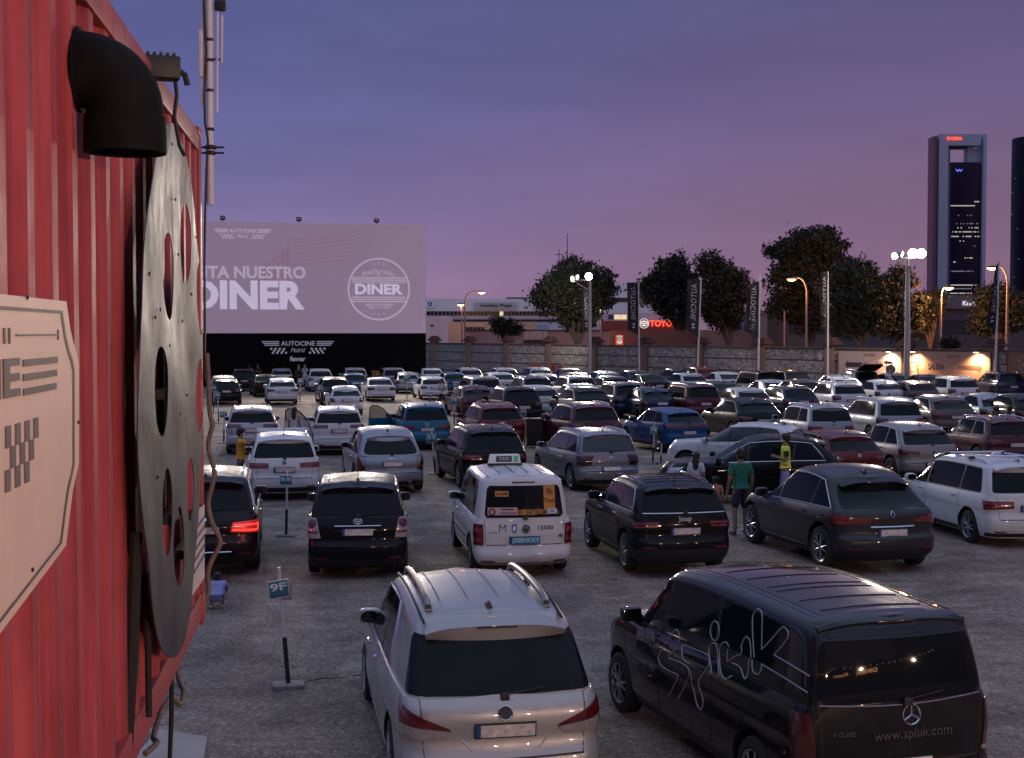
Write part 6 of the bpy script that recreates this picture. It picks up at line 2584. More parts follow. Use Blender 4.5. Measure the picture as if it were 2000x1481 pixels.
def hero_van():
    c = Car(L=5.14, W=1.93, H=1.91, zb=0.22, belt_r=1.18, belt_f=1.12, hood_f=0.92, yrb=0.07, yrr=0.22, drop_r=0.035, drop_f=0.10, crown=0.03, wg0=0.462, wg1=0.405,
            rr=0.17, rrg=0.15, kr=0.025, kf=0.08, r=0.34, yr=1.0, ywo=0.95, yrfo=1.70, cr=1.6, edge=0.11,
            rear=[(0, 0.10), (0.12, 0.03), (0.24, 0.0), (0.34, 0.0), (0.4, 0.045), (0.7, 0.05), (1, 0.068)])
    c.win = [(0.55, 1.86, 0.62, 1.86), (1.92, 3.06, 1.92, 3.00), (3.12, c.yw - 0.18, 3.06, c.yrf - 0.10)]
    root = thing('parked_van', 'glossy black passenger van with outlined lettering along its side, nearest on the right', 'van', (0, 0, 0), 0, GRP)

    def ex(mb):
        for x in (-0.66, -0.58, 0.58, 0.66):
            mb.tube([(x, 0.45 + 2.75 * k / 12, c.top(x, 0.45 + 2.75 * k / 12) - 0.002) for k in range(13)], 0.005, 6, 2)
        for y in (0.60, 0.98, 1.40, 1.58, 2.0, 2.45):
            mb.tube([(-0.5 + k / 10, y + 0.02 * math.cos(PI * (k / 10 - .5)), c.top(-0.5 + k / 10, y) - 0.001) for k in range(11)], 0.005, 6, 2)
    W = c.W
    tails = [([(W / 2 - 0.14, 0.52), (W / 2 + 0.11, 0.50), (W / 2 + 0.13, 0.93), (W / 2 - 0.10, 0.93)], 0), ([(W / 2 - 0.14, 0.48), (W / 2 + 0.11, 0.46), (W / 2 + 0.11, 0.5), (W / 2 - 0.14, 0.52)], 1)]
    c.make(root, paint('paint_van_black', (0.008, 0.008, 0.009), 0, 1.0), tails=tails, tailmats=[mat('tail_van', (0.06, 0.008, 0.008), 0.15, 0, 1.0), TAILCLEAR], spoiler=0.03, antenna=None, rw=(0.06, 0.07, 0.02, 0.82), lower_black=0.1, platez=0.63, extra=ex, rear_round=(0.06, 0.25))
    mb = MB()
    mb.tube([c.G('R', -0.8 + 1.6 * k / 14, 0.02 - 0.0 * k) + Vector((0, -0.012, -0.03 * math.cos((k / 7 - 1) * PI / 2))) for k in range(15)], 0.007, 6)
    mb.build('window_trim', mat('dull_chrome', (0.30, 0.29, 0.30), 0.35, 0.8), root)
    emblem(root, c.on_rear(0.06, 1.06), 'star', 0.085)
    dullw = mat('van_grey_lettering', (0.06, 0.055, 0.055), 0.5)
    lettering(root, 'www.spiuk.com', 0.12, c.on_rear(0.08, 0.90), dullw, thick=0.003)
    lettering(root, 'V CLASE', 0.055, c.on_rear(-0.58, 0.93), dullw, thick=0.004)
    lettering(root, 'EVERY RIDE', 0.14, c.on_rear(0.32, 0.36), mat('van_dim_lettering', (0.07, 0.065, 0.065), 0.5), thick=0.003, bold=0.004, shear=0.2)
    mb = MB()
    seg(mb, [(0.13, 0.12), (0.0, 0.12), (-0.06, 0.06), (0.09, 0.0), (0.09, -0.06), (0.02, -0.10), (-0.13, -0.12)], 0.012, c.on_rear(-0.50, 0.62))
    mb.build('emblem', mat('van_mark_grey', (0.3, 0.29, 0.29), 0.4, 0.5), root)
    put(root, 1784, 11.1, RD(17))
    # outlined lettering along the side, traced on the panel and kept at its true size there
    bpy.context.view_layer.update()
    Mi = root.matrix_world.inverted()

    def side(px, py):
        o = Mi @ CAM
        d = Mi.to_3x3() @ ray(px, py)
        x = -W / 2
        p = None
        for _ in range(5):
            t = (x - o.x) / d.x
            p = o + d * t
            tt = c.tz(p.z, p.y)
            q = c.B('Y', (-1, p.y), tt) if tt <= 1 else c.G('Y', (-1, p.y), min(1, (p.z - c.ztop(p.y)) / (c.roofz(p.y) - c.ztop(p.y))))
            x = q.x - 0.004
        return p
    K = lambda pts: [side(1220 + x / 5, 1160 + y / 5) for x, y in pts]

    def smooth(pts):
        out = []
        for i in range(len(pts) - 1):
            a, b, e, d = pts[max(i - 1, 0)], pts[i], pts[i + 1], pts[min(i + 2, len(pts) - 1)]
            for k in range(4):
                t = k / 4
                out.append(0.5 * ((2 * b) + (e - a) * t + (2 * a - 5 * b + 4 * e - d) * t * t + (3 * b - a - 3 * e + d) * t ** 3))
        return out + [pts[-1]]
    strokes = [[(430, 1000), (480, 900), (522, 802), (430, 750), (345, 685), (338, 590), (430, 440), (480, 372), (512, 350), (536, 400), (528, 470), (480, 560), (430, 620), (530, 665), (612, 715), (632, 790), (590, 900), (520, 1030)],
               [(640, 682), (590, 655), (563, 615), (562, 520), (580, 500), (690, 545), (800, 592), (828, 640), (820, 700), (770, 780), (720, 865), (745, 960), (765, 1050), (750, 1130), (710, 1090), (680, 960), (648, 800), (655, 755)],
               [(882 + 43 * math.cos(a * PI / 8), 362 + 95 * math.sin(a * PI / 8)) for a in range(17)],
               [(850, 785), (838, 680), (824, 560), (835, 505), (870, 480), (903, 515), (912, 640), (922, 800)],
               [(1022, 520), (988, 470), (938, 505), (926, 590), (940, 770), (985, 835), (1045, 800)],
               [(1008, 540), (1004, 600), (1006, 660), (1080, 610), (1140, 580), (1144, 500), (1185, 420), (1226, 470), (1236, 622)],
               [(1218, 630), (1212, 700), (1200, 790), (1170, 830), (1130, 720), (1050, 675)],
               [(1266, 622), (1254, 430), (1250, 260), (1266, 185), (1305, 152), (1344, 200), (1342, 400), (1340, 545)], [(1340, 545), (1440, 440), (1540, 328), (1592, 362), (1594, 430), (1530, 520), (1460, 596)],
               [(1460, 596), (1620, 690), (1800, 800)],
               [(1246, 640), (1252, 750), (1300, 788), (1336, 740), (1336, 685)], [(1336, 685), (1560, 820), (1780, 962)]]
    mb = MB()
    for st in strokes:
        pts = smooth(K(st)) if len(st) > 3 else K(st)
        mb.tube([p for p in pts], 0.0075, 6)
    mb.build('outlined_lettering', mat('van_outline', (0.34, 0.33, 0.34), 0.4, 0.3), root)
    p0, p1 = side(1244, 1240), side(1281, 1258)
    rt = (p1 - p0).normalized()
    mid = (p0 + p1) / 2
    M = frame_at(mid, rt, Vector((0, 0, 1)))
    for ln, w, dy in (('EVERY RIDER', 0.50, 0.02), ('EVERY RIDE', 0.47, -0.20)):
        mb = MB()
        fit_text(mb, ln, -w / 2, w / 2, dy - 0.07, dy + 0.09, M, 0.003, 0.02)
        mb.build('lettering', mat('van_small_lettering', (0.26, 0.25, 0.25), 0.5), root, 0)
    return root


def hero_taxi():
    c = Car(L=4.41, W=1.79, H=1.82, zb=0.22, belt_r=1.02, belt_f=1.02, hood_f=0.86, yrb=0.07, yrr=0.20, drop_r=0.03, drop_f=0.09, crown=0.04, wg0=0.462, wg1=0.395,
            rr=0.18, rrg=0.16, kr=0.035, kf=0.08, r=0.315, yr=0.86, ywo=0.95, yrfo=1.55, cr=1.5, edge=0.12,
            rear=[(0, 0.11), (0.1, 0.04), (0.2, 0.0), (0.27, 0.0), (0.33, 0.04), (0.7, 0.045), (1, 0.066)])
    c.win = [(0.62, 1.42, 0.68, 1.40), (1.50, 2.38, 1.48, 2.34), (2.44, c.yw - 0.16, 2.38, c.yrf - 0.12)]
    root = thing('parked_taxi', 'white boxy taxi van with orange stickers in its rear window and a roof sign', 'taxi', (0, 0, 0), 0, GRP)
    W = c.W

    def ex(mb):
        ribs_long(c, (-0.38, -0.13, 0.13, 0.38), 0.45, 2.6, 0.006, 2)(mb)
        ribs_long(c, (-0.62, 0.62), 0.3, 2.8, 0.008, 2)(mb)
        c.patch(mb, c.B, 'Y', [((-1, 1.35), 0.42), ((-1, 3.2), 0.42), ((-1, 3.2), 0.47), ((-1, 1.35), 0.47)], 0.008, 12, 1, mi=2)
        mb.tube([c.B('R', x, t) for x, t in ((-0.36, 0.64), (-0.31, 0.44), (0.31, 0.44), (0.36, 0.64))], 0.008, 6, 0)
    tails = [([(W / 2 - 0.16, 0.44), (W / 2 + 0.09, 0.44), (W / 2 + 0.10, 0.90), (W / 2 - 0.15, 0.90)], 0)]
    c.make(root, P_WHITE, tails=tails, spoiler=0.0, antenna=None, rw=(0.10, 0.08, 0.06, 0.80), lower_black=0.05, platez=0.66, extra=ex, plate_mat=PLATETAXI, black_pillars=True, rear_round=(0.03, 0.15), glass=GLASS)
    lettering(root, 'J5081KXY', 0.115, c.on_rear(0.02, 0.66) @ Matrix.Translation((0, 0, 0.024)), WHITEINK, thick=0.002)
    lettering(root, 'M', 0.20, c.on_rear(-0.40, 0.86), INK, thick=0.003, bold=-0.002)
    lettering(root, '12580', 0.095, c.on_rear(0.38, 0.865), INK, thick=0.003, bold=0.004, space=1.25)
    lettering(root, 'c.Acebo', 0.05, c.on_rear(-0.58, 0.80), INK, thick=0.003)
    emblem(root, c.on_rear(0.02, 0.85), 'vw', 0.075)
    M = c.on_rear(-0.19, 0.86)
    mb = MB()
    mb.prism([(-.045, .08), (-.045, -.05), (0, -.085), (.045, -.05), (.045, .08)][::1], 0.0, 0.003, M)
    mb.prism([(-.012, .05), (-.03, -.01), (.0, -.05), (.02, -.02), (.03, .04)], 0.003, 0.005, M, 1)
    mb.build('crest', [mat('crest_blue', (0.04, 0.13, 0.35), 0.5), WHITEINK], root, 0, recalc=True)
    M = c.on_rear(0.66, 0.72)
    mb = MB()
    for k in range(5):
        a = 2 * PI * k / 5
        seg(mb, [(0, 0), (0.035 * math.cos(a), 0.035 * math.sin(a))], 0.008, M)
    mb.build('star_mark', INK, root)
    OR = mat('sticker_orange', (0.55, 0.22, 0.03), 0.5, vary=0.1, vscale=8)
    PK = mat('sticker_pink', (0.55, 0.36, 0.36), 0.5)

    def sticker(x0, x1, t0, t1, m, name, words=None, h=0.06):
        mb = MB()
        c.patch(mb, c.G, 'R', [(x0, t0), (x1, t0), (x1, t1), (x0, t1)], 0.0085, 8, 8, thick=0)
        so = mb.build(name, m, root, 0)
        for wd, wx, wt, hh, mm in words or []:
            lettering(so, wd, hh, c.on_glass(wx, wt) @ Matrix.Translation((0, 0, 0.013)), mm, thick=0.001, bold=0.002)
        return so
    sticker(0.36, 0.57, 0.20, 0.79, OR, 'sticker', [('Taxi', 0.465, 0.44, 0.11, INK)])
    mb = MB()
    M = c.on_glass(0.465, 0.66) @ Matrix.Translation((0, 0, 0.012))
    mb.prism([(-.06, -.05), (.05, -.06), (.07, .0), (.02, .03), (.03, .07), (-.02, .05), (-.05, .06)], 0, 0.001, M)
    mb.build('sticker_picture', mat('sticker_dark', (0.2, 0.07, 0.02), 0.5), root, 0, recalc=True)
    sticker(-0.13, 0.42, 0.12, 0.24, OR, 'sticker', [('91 547 82 00', 0.15, 0.178, 0.098, INK)])
    sticker(-0.66, -0.13, 0.12, 0.30, PK, 'sticker', [('pidetaxi', -0.29, 0.175, 0.09, mat('sticker_violet', (0.2, 0.12, 0.3), 0.5)), ('Radioteléfono', -0.30, 0.26, 0.04, INK)])
    mb = MB()
    ring(mb, 0.05, 0.014, c.on_glass(-0.58, 0.20) @ Matrix.Translation((0, 0, 0.010)))
    mb.build('sticker_logo', mat('sticker_maroon', (0.2, 0.03, 0.06), 0.5), root)
    sticker(-0.52, -0.28, 0.55, 0.68, OR, 'sticker', [('K-3580', -0.40, 0.61, 0.065, INK)])
    sticker(0.42, 0.60, 0.13, 0.25, mat('sticker_white', (0.5, 0.52, 0.6), 0.5), 'sticker', [('M', 0.51, 0.185, 0.06, mat('crest_blue', (0.04, 0.13, 0.35), 0.5))])
    # roof sign
    y = 1.75
    z = c.top(0, y)
    mb = MB()
    mb.prism([(-0.30, 0), (0.30, 0), (0.27, 0.16), (-0.27, 0.16)], -0.07, 0.07, Matrix(((1, 0, 0, -0.1), (0, 0, -1, y), (0, 1, 0, z + 0.03), (0, 0, 0, 1))))
    rs = mb.build('roof_sign', mat('taxi_sign', (0.55, 0.55, 0.58), 0.4, emit=(0.9, 0.95, 1.0), estr=0.08), root, recalc=True)
    mb = MB()
    mb.rbox(-0.27, y - 0.075, z + 0.055, 0.03, y - 0.068, z + 0.165, 0.003)
    mb.box(0.06, y - 0.074, z + 0.05, 0.15, y - 0.069, z + 0.17, 1)
    mb.build('panel', [mat('sign_dark', (0.06, 0.05, 0.06), 0.5), mat('sign_green', (0.05, 0.4, 0.2), 0.4, emit=(0.1, 0.9, 0.4), estr=0.06)], rs)
    lettering(rs, 'TAXI', 0.085, Matrix(((1, 0, 0, -0.12), (0, 0, -1, y - 0.078), (0, 1, 0, z + 0.11), (0, 0, 0, 1))), WHITEINK, thick=0.002)
    mb = MB()
    mb.rbox(-0.42, y - 0.10, z - 0.01, 0.22, y + 0.10, z + 0.03, 0.012)
    mb.build('sign_foot', BLACK, rs)
    mb = MB()
    mb.rbox(-0.20, c.G('R', 0, 0.88).y - 0.012, c.G('R', 0, 0.88).z - 0.012, 0.20, c.G('R', 0, 0.88).y + 0.03, c.G('R', 0, 0.88).z + 0.012, 0.006)
    mb.build('brake_light', TAILDARK, root)
    put(root, 1026, 23.1, RD(9.0))
    return root


def hero_verso():
    c = Car(L=4.46, W=1.79, H=1.68, belt_r=1.08, belt_f=1.0, hood_f=0.80, yrb=0.12, yrr=0.50, drop_r=0.06, wg1=0.385, rr=0.22, rrg=0.16, yr=0.86)
    root = car_root('black compact people carrier with pale round tail lamps, left of the white taxi')
    W = c.W
    tails = [([(W / 2 - 0.23, 0.60), (W / 2 + 0.07, 0.58), (W / 2 + 0.09, 1.0), (W / 2 - 0.15, 0.98)], 1)]

    def ex(mb):
        mb.tube([c.B('R', x, 0.735) + Vector((0, -0.006, 0)) for x in (-0.42, -0.2, 0, 0.2, 0.42)], 0.012, 6, 2)
        ribs_long(c, (-0.52, 0.52), 0.6, 2.3, 0.010, 2)(mb)
    c.make(root, P_BLACK, tails=tails, tailmats=[TAIL, mat('tail_lamp_pale', (0.42, 0.36, 0.40), 0.15, 0.1, 1.0, vary=0.2)], spoiler=0.16, antenna='rod', rw=(0.02, 0.04, 0.08, 0.80), platez=0.83, extra=ex)
    for sg in (-1, 1):
        M = c.on_rear(sg * (W / 2 - 0.075), 0.97) @ Matrix.Translation((0, 0, 0.012))
        mb = MB()
        mb.lathe([(0.085, 0.0), (0.082, 0.015), (0.001, 0.026)], 20, M)
        mb.build('tail_lens', mat('tail_round_red', (0.10, 0.008, 0.02), 0.15, 0, 1), root)
    mb = MB()
    mb.tube([c.B('R', x, 0.835) + Vector((0, -0.010, 0)) for x in (-0.42, -0.2, 0, 0.2, 0.42)], 0.011, 6)
    mb.build('chrome_strip', CHROME, root)
    emblem(root, c.on_rear(0, 1.01), 'ovals', 0.068)
    put(root, 697, 22.9, RD(6.0))
    return root


def hero_x5():
    c = Car(L=4.90, W=1.94, H=1.76, zb=0.24, belt_r=1.12, belt_f=1.06, hood_f=0.92, yrb=0.16, yrr=0.62, drop_r=0.07, wg1=0.38, rr=0.28, rrg=0.2, r=0.37, tw=0.27, yr=0.98, kr=0.06)
    root = car_root('dark plum off roader with one glowing red tail lamp, beside the container hose')
    W = c.W
    tails = [([(0.48, 0.64), (W / 2 + 0.10, 0.60), (W / 2 + 0.13, 0.86), (0.52, 0.82)], 0), ([(0.52, 0.66), (W / 2 + 0.09, 0.635), (W / 2 + 0.09, 0.675), (0.52, 0.70)], 1), ([(0.55, 0.755), (W / 2 + 0.11, 0.75), (W / 2 + 0.11, 0.785), (0.55, 0.785)], 1), ([(W / 2 + 0.03, 0.64), (W / 2 + 0.09, 0.635), (W / 2 + 0.11, 0.80), (W / 2 + 0.06, 0.80)], 1)]
    c.make(root, P_PLUM, tails=tails, tailmats=[mat('tail_lamp_glowing', (0.2, 0.01, 0.01), 0.2, 0, 1, emit=(1, 0.03, 0.03), estr=0.35), TAILON], rails=CHROME, chrome=True, antenna='fin', platez=0.84, plate_mat=PLATEWHITE, spoiler=0.2)
    lettering(root, '7242 ZFB', 0.105, c.on_rear(0.02, 0.84) @ Matrix.Translation((0, 0, 0.024)), INK, thick=0.002)
    mb = MB()
    emblem(root, c.on_rear(0, 1.02), 'round', 0.05)
    for z in (0.46,):
        mb.tube([c.B('R', x, c.tz(z)) + Vector((0, -0.008, 0)) for x in (-0.5, -0.2, 0.2, 0.5)], 0.014, 6)
    mb.build('chrome_strip', CHROME, root)
    put(root, 394, 23.0, RD(10.0))
    la = bpy.data.lights.new('tail_glow', 'POINT')
    la.energy = 2.0
    la.color = (1, 0.06, 0.03)
    la.shadow_soft_size = 0.08
    lo = bpy.data.objects.new('tail_glow', la)
    C.link(lo)
    lo.parent = root
    lo.location = (0.80, -0.20, 0.86)
    return root


def hero_jeep():
    c = Car(L=4.40, W=1.82, H=1.64, zb=0.24, belt_r=1.12, belt_f=1.06, hood_f=0.92, yrb=0.10, yrr=0.42, drop_r=0.05, wg1=0.388, rr=0.22, rrg=0.16, r=0.355, yr=0.88)
    root = car_root('black off roader with a pale line round its windows, right of the white taxi')
    W = c.W

    def ex(mb):
        for y in (0.8, 1.1, 1.4, 1.7, 2.0):
            mb.tube([(-0.5 + k / 8, y, c.top(-0.5 + k / 8, y) + 0.001) for k in range(9)], 0.007, 6, 2)
    tails = [([(0.46, 0.72), (W / 2 + 0.09, 0.70), (W / 2 + 0.11, 0.84), (0.48, 0.86)], 0)]
    c.make(root, P_BLACK, tails=tails, tailmats=[TAILDARK], rails=GLOSSBLACK, chrome='full', antenna='rod', platez=0.82, spoiler=0.16, extra=ex, lower_black=0.3)
    mb = MB()
    mb.tube([c.G('R', -0.78 + 1.56 * k / 16, 0.05) + Vector((0, -0.012, 0)) for k in range(17)], 0.011, 6)
    mb.build('window_trim', CHROME, root)
    lettering(root, 'Jeep', 0.13, c.on_rear(0.0, 1.03), mat('letter_silver', (0.55, 0.62, 0.72), 0.4), thick=0.006, space=1.05)
    put(root, 1343, 23.1, RD(11.0))
    return root


def hero_scenic():
    c = Car(L=4.55, W=1.92, H=1.70, zb=0.22, belt_r=1.08, belt_f=0.98, hood_f=0.78, yrb=0.14, yrr=0.78, drop_r=0.16, drop_f=0.10, crown=0.045, wg1=0.36, rr=0.28, rrg=0.22, r=0.37, tw=0.22, yr=0.86, yfo=0.84, cr=1.1, kr=0.06, bul=0.08,
            rear=[(0, 0.16), (0.12, 0.06), (0.3, 0.0), (0.45, 0.01), (0.53, 0.07), (0.74, 0.07), (0.9, 0.075), (1, 0.135)], ywo=1.0, yrfo=2.05)
    root = car_root('dark grey rounded crossover with a silver line over its windows, beside the man in green')
    W = c.W
    tails = [([(0.40, 0.76), (W / 2 + 0.16, 0.70), (W / 2 + 0.20, 0.93), (0.40, 0.82)], 0)]

    def ex(mb):
        c.patch(mb, c.B, 'R', [(-0.75, 0.44), (0.75, 0.44), (0.62, 0.64), (-0.62, 0.64)], 0.004, 14, 4, 0.06, 0.3, mi=0)
        for sg in (-1,):
            mb.tube([c.B('Y', (sg, y), 0.14) + Vector((-0.006, 0, 0)) for y in (1.35, 2.0, 2.7, 3.05)], 0.010, 6, 3)
    c.make(root, P_GREY, tails=tails, tailmats=[mat('tail_lamp_amber', (0.16, 0.02, 0.012), 0.12, 0, 1, vary=0.5, vscale=8)], roofm=P_BLACK, chrome=True, antenna='fin', platez=0.70, spoiler=0.2, extra=ex, lower_black=0.22)
    mb = MB()
    mb.tube([c.B('R', x, c.tz(0.80)) + Vector((0, -0.012, 0)) for x in (-0.42, -0.2, 0, 0.2, 0.42)], 0.016, 6)
    mb.build('chrome_strip', CHROME, root)
    emblem(root, c.on_rear(0, 1.0), 'diamond', 0.06)
    put(root, 1752, 23.4, RD(14.0))
    root.scale = (1.06, 1.06, 1.06)
    return root


def hero_white_mpv():
    c = Car(L=4.85, W=1.86, H=1.70, belt_r=1.06, belt_f=1.0, hood_f=0.80, yrb=0.10, yrr=0.40, drop_r=0.05, drop_f=0.08, wg1=0.385, rr=0.22, rrg=0.16, r=0.335, yr=0.98, ywo=1.0, yrfo=1.85)
    root = car_root('white people carrier with cross bars on its roof, cut off by the right edge')
    W = c.W
    tails = [([(0.42, 0.70), (W / 2 + 0.13, 0.66), (W / 2 + 0.17, 0.86), (0.42, 0.86)], 0)]
    c.make(root, P_WHITE, tails=tails, rails=CHROME, antenna='fin', platez=0.80, spoiler=0.16, lower_black=0.12)
    mb = MB()
    for y in (1.3, 2.35):
        x = 0.66
        mb.tube([(-x, y, c.top(x, y) + 0.075), (x, y, c.top(x, y) + 0.075)], 0.017, 8)
        for sg in (-1, 1):
            mb.rbox(sg * x - 0.05, y - 0.06, c.top(x, y) + 0.02, sg * x + 0.05, y + 0.06, c.top(x, y) + 0.085, 0.015, 1)
    mb.build('roof_bar', [CHROME, BLACK], root)
    emblem(root, c.on_rear(0, 0.95), 'vw', 0.07)
    put(root, 2026, 26.2, RD(9.0))
    return root


DOORGLASS = mat('door_glass', (0.02, 0.03, 0.035), 0.05)
DOORGLASS.node_tree.nodes['Principled BSDF'].inputs['Alpha'].default_value = 0.45


def door(root, c, paintm, ang=62, wide=1.05):
    """front left door standing open"""
    y1 = c.yw - 0.10
    p = c.B('Y', (-1, y1), 0.6)
    mb = MB()
    zb, zt = 0.32, c.belt_f + 0.0
    top = c.roofz(c.yrf) - 0.07
    ol = [(0, zb), (0, zt), (-wide, zt + 0.02), (-wide, zb)]
    Mx = Matrix(((0, 0, 1, 0), (1, 0, 0, 0), (0, 1, 0, 0), (0, 0, 0, 1)))
    mb.prism([(-wide, zb), (0, zb), (0, zt), (-wide, zt + 0.02)], -0.045, 0.045, Mx)
    d = mb.build('open_door', [paintm, BLACK], root, recalc=True)
    d.location = (p.x - 0.03, y1, 0)
    d.rotation_euler = (0, 0, RD(-ang))
    f = MB()
    pts = [(0, -0.02, zt), (0.03, -0.45, zt + (top - zt) * 0.72), (0.06, -0.72, top - 0.02), (0.06, -wide + 0.12, top), (0.04, -wide + 0.03, top - 0.06), (0, -wide + 0.02, zt)]
    f.tube(pts, 0.022, 6)
    f.build('window_frame', BLACK, d)
    g = MB()
    n = len(pts)
    g.add([Vector(q) for q in pts] + [Vector(q) + Vector((0.006, 0, 0)) for q in pts], [tuple(range(n)), tuple(range(2 * n - 1, n - 1, -1))])
    g.build('door_glass', DOORGLASS, d, 0)
    m = MB()
    m.rbox(-0.22, -0.16, zt + 0.0, -0.04, -0.04, zt + 0.15, 0.04)
    m.build('side_mirror', [paintm], d)


def mid_cars():
    # white compact off roader with roof bars
    c = Car(L=4.50, W=1.84, H=1.66, belt_r=1.07, belt_f=1.0, hood_f=0.86, yrb=0.12, yrr=0.48, rr=0.24, r=0.35, yr=0.90)
    W = c.W
    r = car_root('white compact off roader with roof bars, left of the silver car with tall red lamps')
    c.make(r, P_WHITE, tails=[([(0.42, 0.74), (W / 2 + 0.09, 0.74), (W / 2 + 0.12, 0.90), (0.40, 0.88)], 0)], rails=CHROME, platez=0.80, spoiler=0.16, antenna='rod', rw=(0.04, 0.05, 0.08, 0.80))
    mb = MB()
    for y in (1.3, 2.2):
        mb.tube([(-0.68, y, c.top(.6, y) + 0.09), (0.68, y, c.top(.6, y) + 0.09)], 0.016, 8)
    mb.build('roof_bar', CHROME, r)
    emblem(r, c.on_rear(0, 0.98), 'vw', 0.065)
    put(r, 554, 33.6, RD(11.0))
    # silver rounded crossover with tall red lamps
    c = Car(L=4.77, W=1.88, H=1.70, belt_r=1.02, belt_f=1.0, hood_f=0.86, yrb=0.16, yrr=0.72, drop_r=0.14, drop_f=0.08, crown=0.05, wg1=0.355, rr=0.36, rrg=0.26, bul=0.10, r=0.36, yr=0.94, kr=0.09, cr=1.3)
    W = c.W
    r = car_root('silver rounded crossover with tall red tail lamps at its corners')
    c.make(r, P_STEEL, tails=[([(W / 2 - 0.20, 0.55), (W / 2 + 0.06, 0.50), (W / 2 + 0.20, 0.98), (W / 2 + 0.04, 0.98)], 0)], platez=0.80, spoiler=0.12, antenna='fin', rw=(0.06, 0.07, 0.10, 0.80), rear_round=(0.09, 0.35))
    emblem(r, c.on_rear(0, 0.94), 'bar', 0.055)
    mb = MB()
    M = c.on_rear(0.5, 0.32)
    mb.lathe([(0.045, -0.1), (0.045, 0.06), (0.035, 0.06), (0.035, -0.1)], 16, M, closed=True)
    mb.build('exhaust', CHROME, r)
    put(r, 766, 35.0, RD(13))
    # black off roader behind the taxi
    c = Car(L=4.52, W=1.86, H=1.68, belt_r=1.08, belt_f=1.02, hood_f=0.9, yrb=0.12, yrr=0.48, rr=0.24, r=0.35, yr=0.9)
    W = c.W
    r = car_root('black off roader whose lower half hides behind the taxi roof sign')
    c.make(r, P_BLACK, tails=[([(0.40, 0.72), (W / 2 + 0.09, 0.72), (W / 2 + 0.12, 0.88), (0.42, 0.84)], 0)], rails=GLOSSBLACK, platez=0.72, spoiler=0.16)
    put(r, 972, 36.0, RD(15))
    # silver tall people carrier with glassy corners
    c = Car(L=4.60, W=1.83, H=1.63, belt_r=1.04, belt_f=0.98, hood_f=0.78, yrb=0.10, yrr=0.36, drop_r=0.05, drop_f=0.1, wg1=0.39, rr=0.24, rrg=0.16, r=0.34, yr=0.86, ywo=0.85, yrfo=1.95)
    W = c.W
    r = car_root('silver tall people carrier with boxy outlined tail lamps, behind the black off roader')
    c.make(r, paint('paint_mid_silver', (0.24, 0.24, 0.27), 0.4), tails=[([(0.55, 0.78), (W / 2 + 0.10, 0.78), (W / 2 + 0.10, 0.92), (0.50, 0.94)], 0), ([(0.58, 0.62), (W / 2 + 0.10, 0.62), (W / 2 + 0.10, 0.76), (0.54, 0.77)], 0)],
           tailmats=[TAILDARK, TAILDARK], rails=CHROME, platez=0.62, spoiler=0.12, antenna='rod', chrome='full', glass=GLASS2)
    emblem(r, c.on_rear(0, 0.93), 'chevrons', 0.06)
    put(r, 1196, 35.5, RD(17))
    # two pale off roaders with dark band tail lamps
    c = Car(L=4.64, W=1.84, H=1.65, belt_r=1.10, belt_f=1.0, hood_f=0.88, yrb=0.12, yrr=0.42, rr=0.22, r=0.35, yr=0.92)
    W = c.W
    tl = [([(0.40, 0.84), (W / 2 + 0.10, 0.83), (W / 2 + 0.12, 0.97), (0.40, 0.97)], 0)]
    r1 = car_root('grey off roader with roof rails, behind the man in yellow')
    c.make(r1, P_LSILVER, tails=tl, tailmats=[TAILDARK], rails=CHROME, platez=0.86, spoiler=0.14)
    emblem(r1, c.on_rear(0, 1.0), 'lion', 0.06)
    put(r1, 491, 46.3, RD(11.0))
    r2 = copy_tree(r1)
    tag(r2, 'pale off roader with its left front door open, behind the white one with roof bars', 'car', GRP)
    recolour(r2, P_LSILVER, P_WHITE)
    put(r2, 662, 46.0, RD(10.0))
    door(r2, c, P_WHITE)
    # bright blue people carrier
    c = Car(L=4.53, W=1.83, H=1.66, belt_r=1.05, belt_f=1.0, hood_f=0.8, yrb=0.10, yrr=0.38, drop_r=0.05, wg1=0.39, rr=0.22, rrg=0.15, r=0.33, yr=0.88, ywo=0.98, yrfo=1.85)
    W = c.W
    r3 = car_root('bright blue people carrier with its left front door open')
    c.make(r3, P_TEAL, tails=[([(0.48, 0.68), (W / 2 + 0.09, 0.66), (W / 2 + 0.12, 0.84), (0.46, 0.84)], 0)], rails=CHROME, platez=0.76, spoiler=0.14)
    emblem(r3, c.on_rear(0, 0.96), 'vw', 0.07)
    put(r3, 834, 48.0, RD(11.0))
    door(r3, c, P_TEAL)
    # the same kind further right in pale silver blue
    r4 = copy_tree(r3)
    for ch in list(r4.children_recursive):
        if ch.name.startswith(('open_door', 'window_frame', 'door_glass')) or (ch.parent and ch.parent.name.startswith('open_door')):
            pass
    od = [ch for ch in r4.children if ch.name.startswith('open_door')]
    for d in od:
        for ch in list(d.children):
            bpy.data.objects.remove(ch)
        bpy.data.objects.remove(d)
    tag(r4, 'pale silver people carrier with wide red lamps, beyond the white crossover facing left', 'car', GRP)
    recolour(r4, P_TEAL, P_BEIGE)
    put(r4, 1632, 47.5, RD(12.0))
    # black off roader seen side on with pale window line
    c = Car(L=4.67, W=1.86, H=1.68, belt_r=1.10, belt_f=1.0, hood_f=0.94, yrb=0.14, yrr=0.62, drop_r=0.12, drop_f=0.08, rr=0.28, rrg=0.22, r=0.36, yr=0.95, ywo=1.15, yrfo=2.15)
    r = car_root('black off roader standing side on with a bright line round its windows')
    c.make(r, P_BLACK, chrome='full', platez=0.8, spoiler=0.16, tailmats=[TAIL])
    put(r, 1648, 33.9, RD(86))
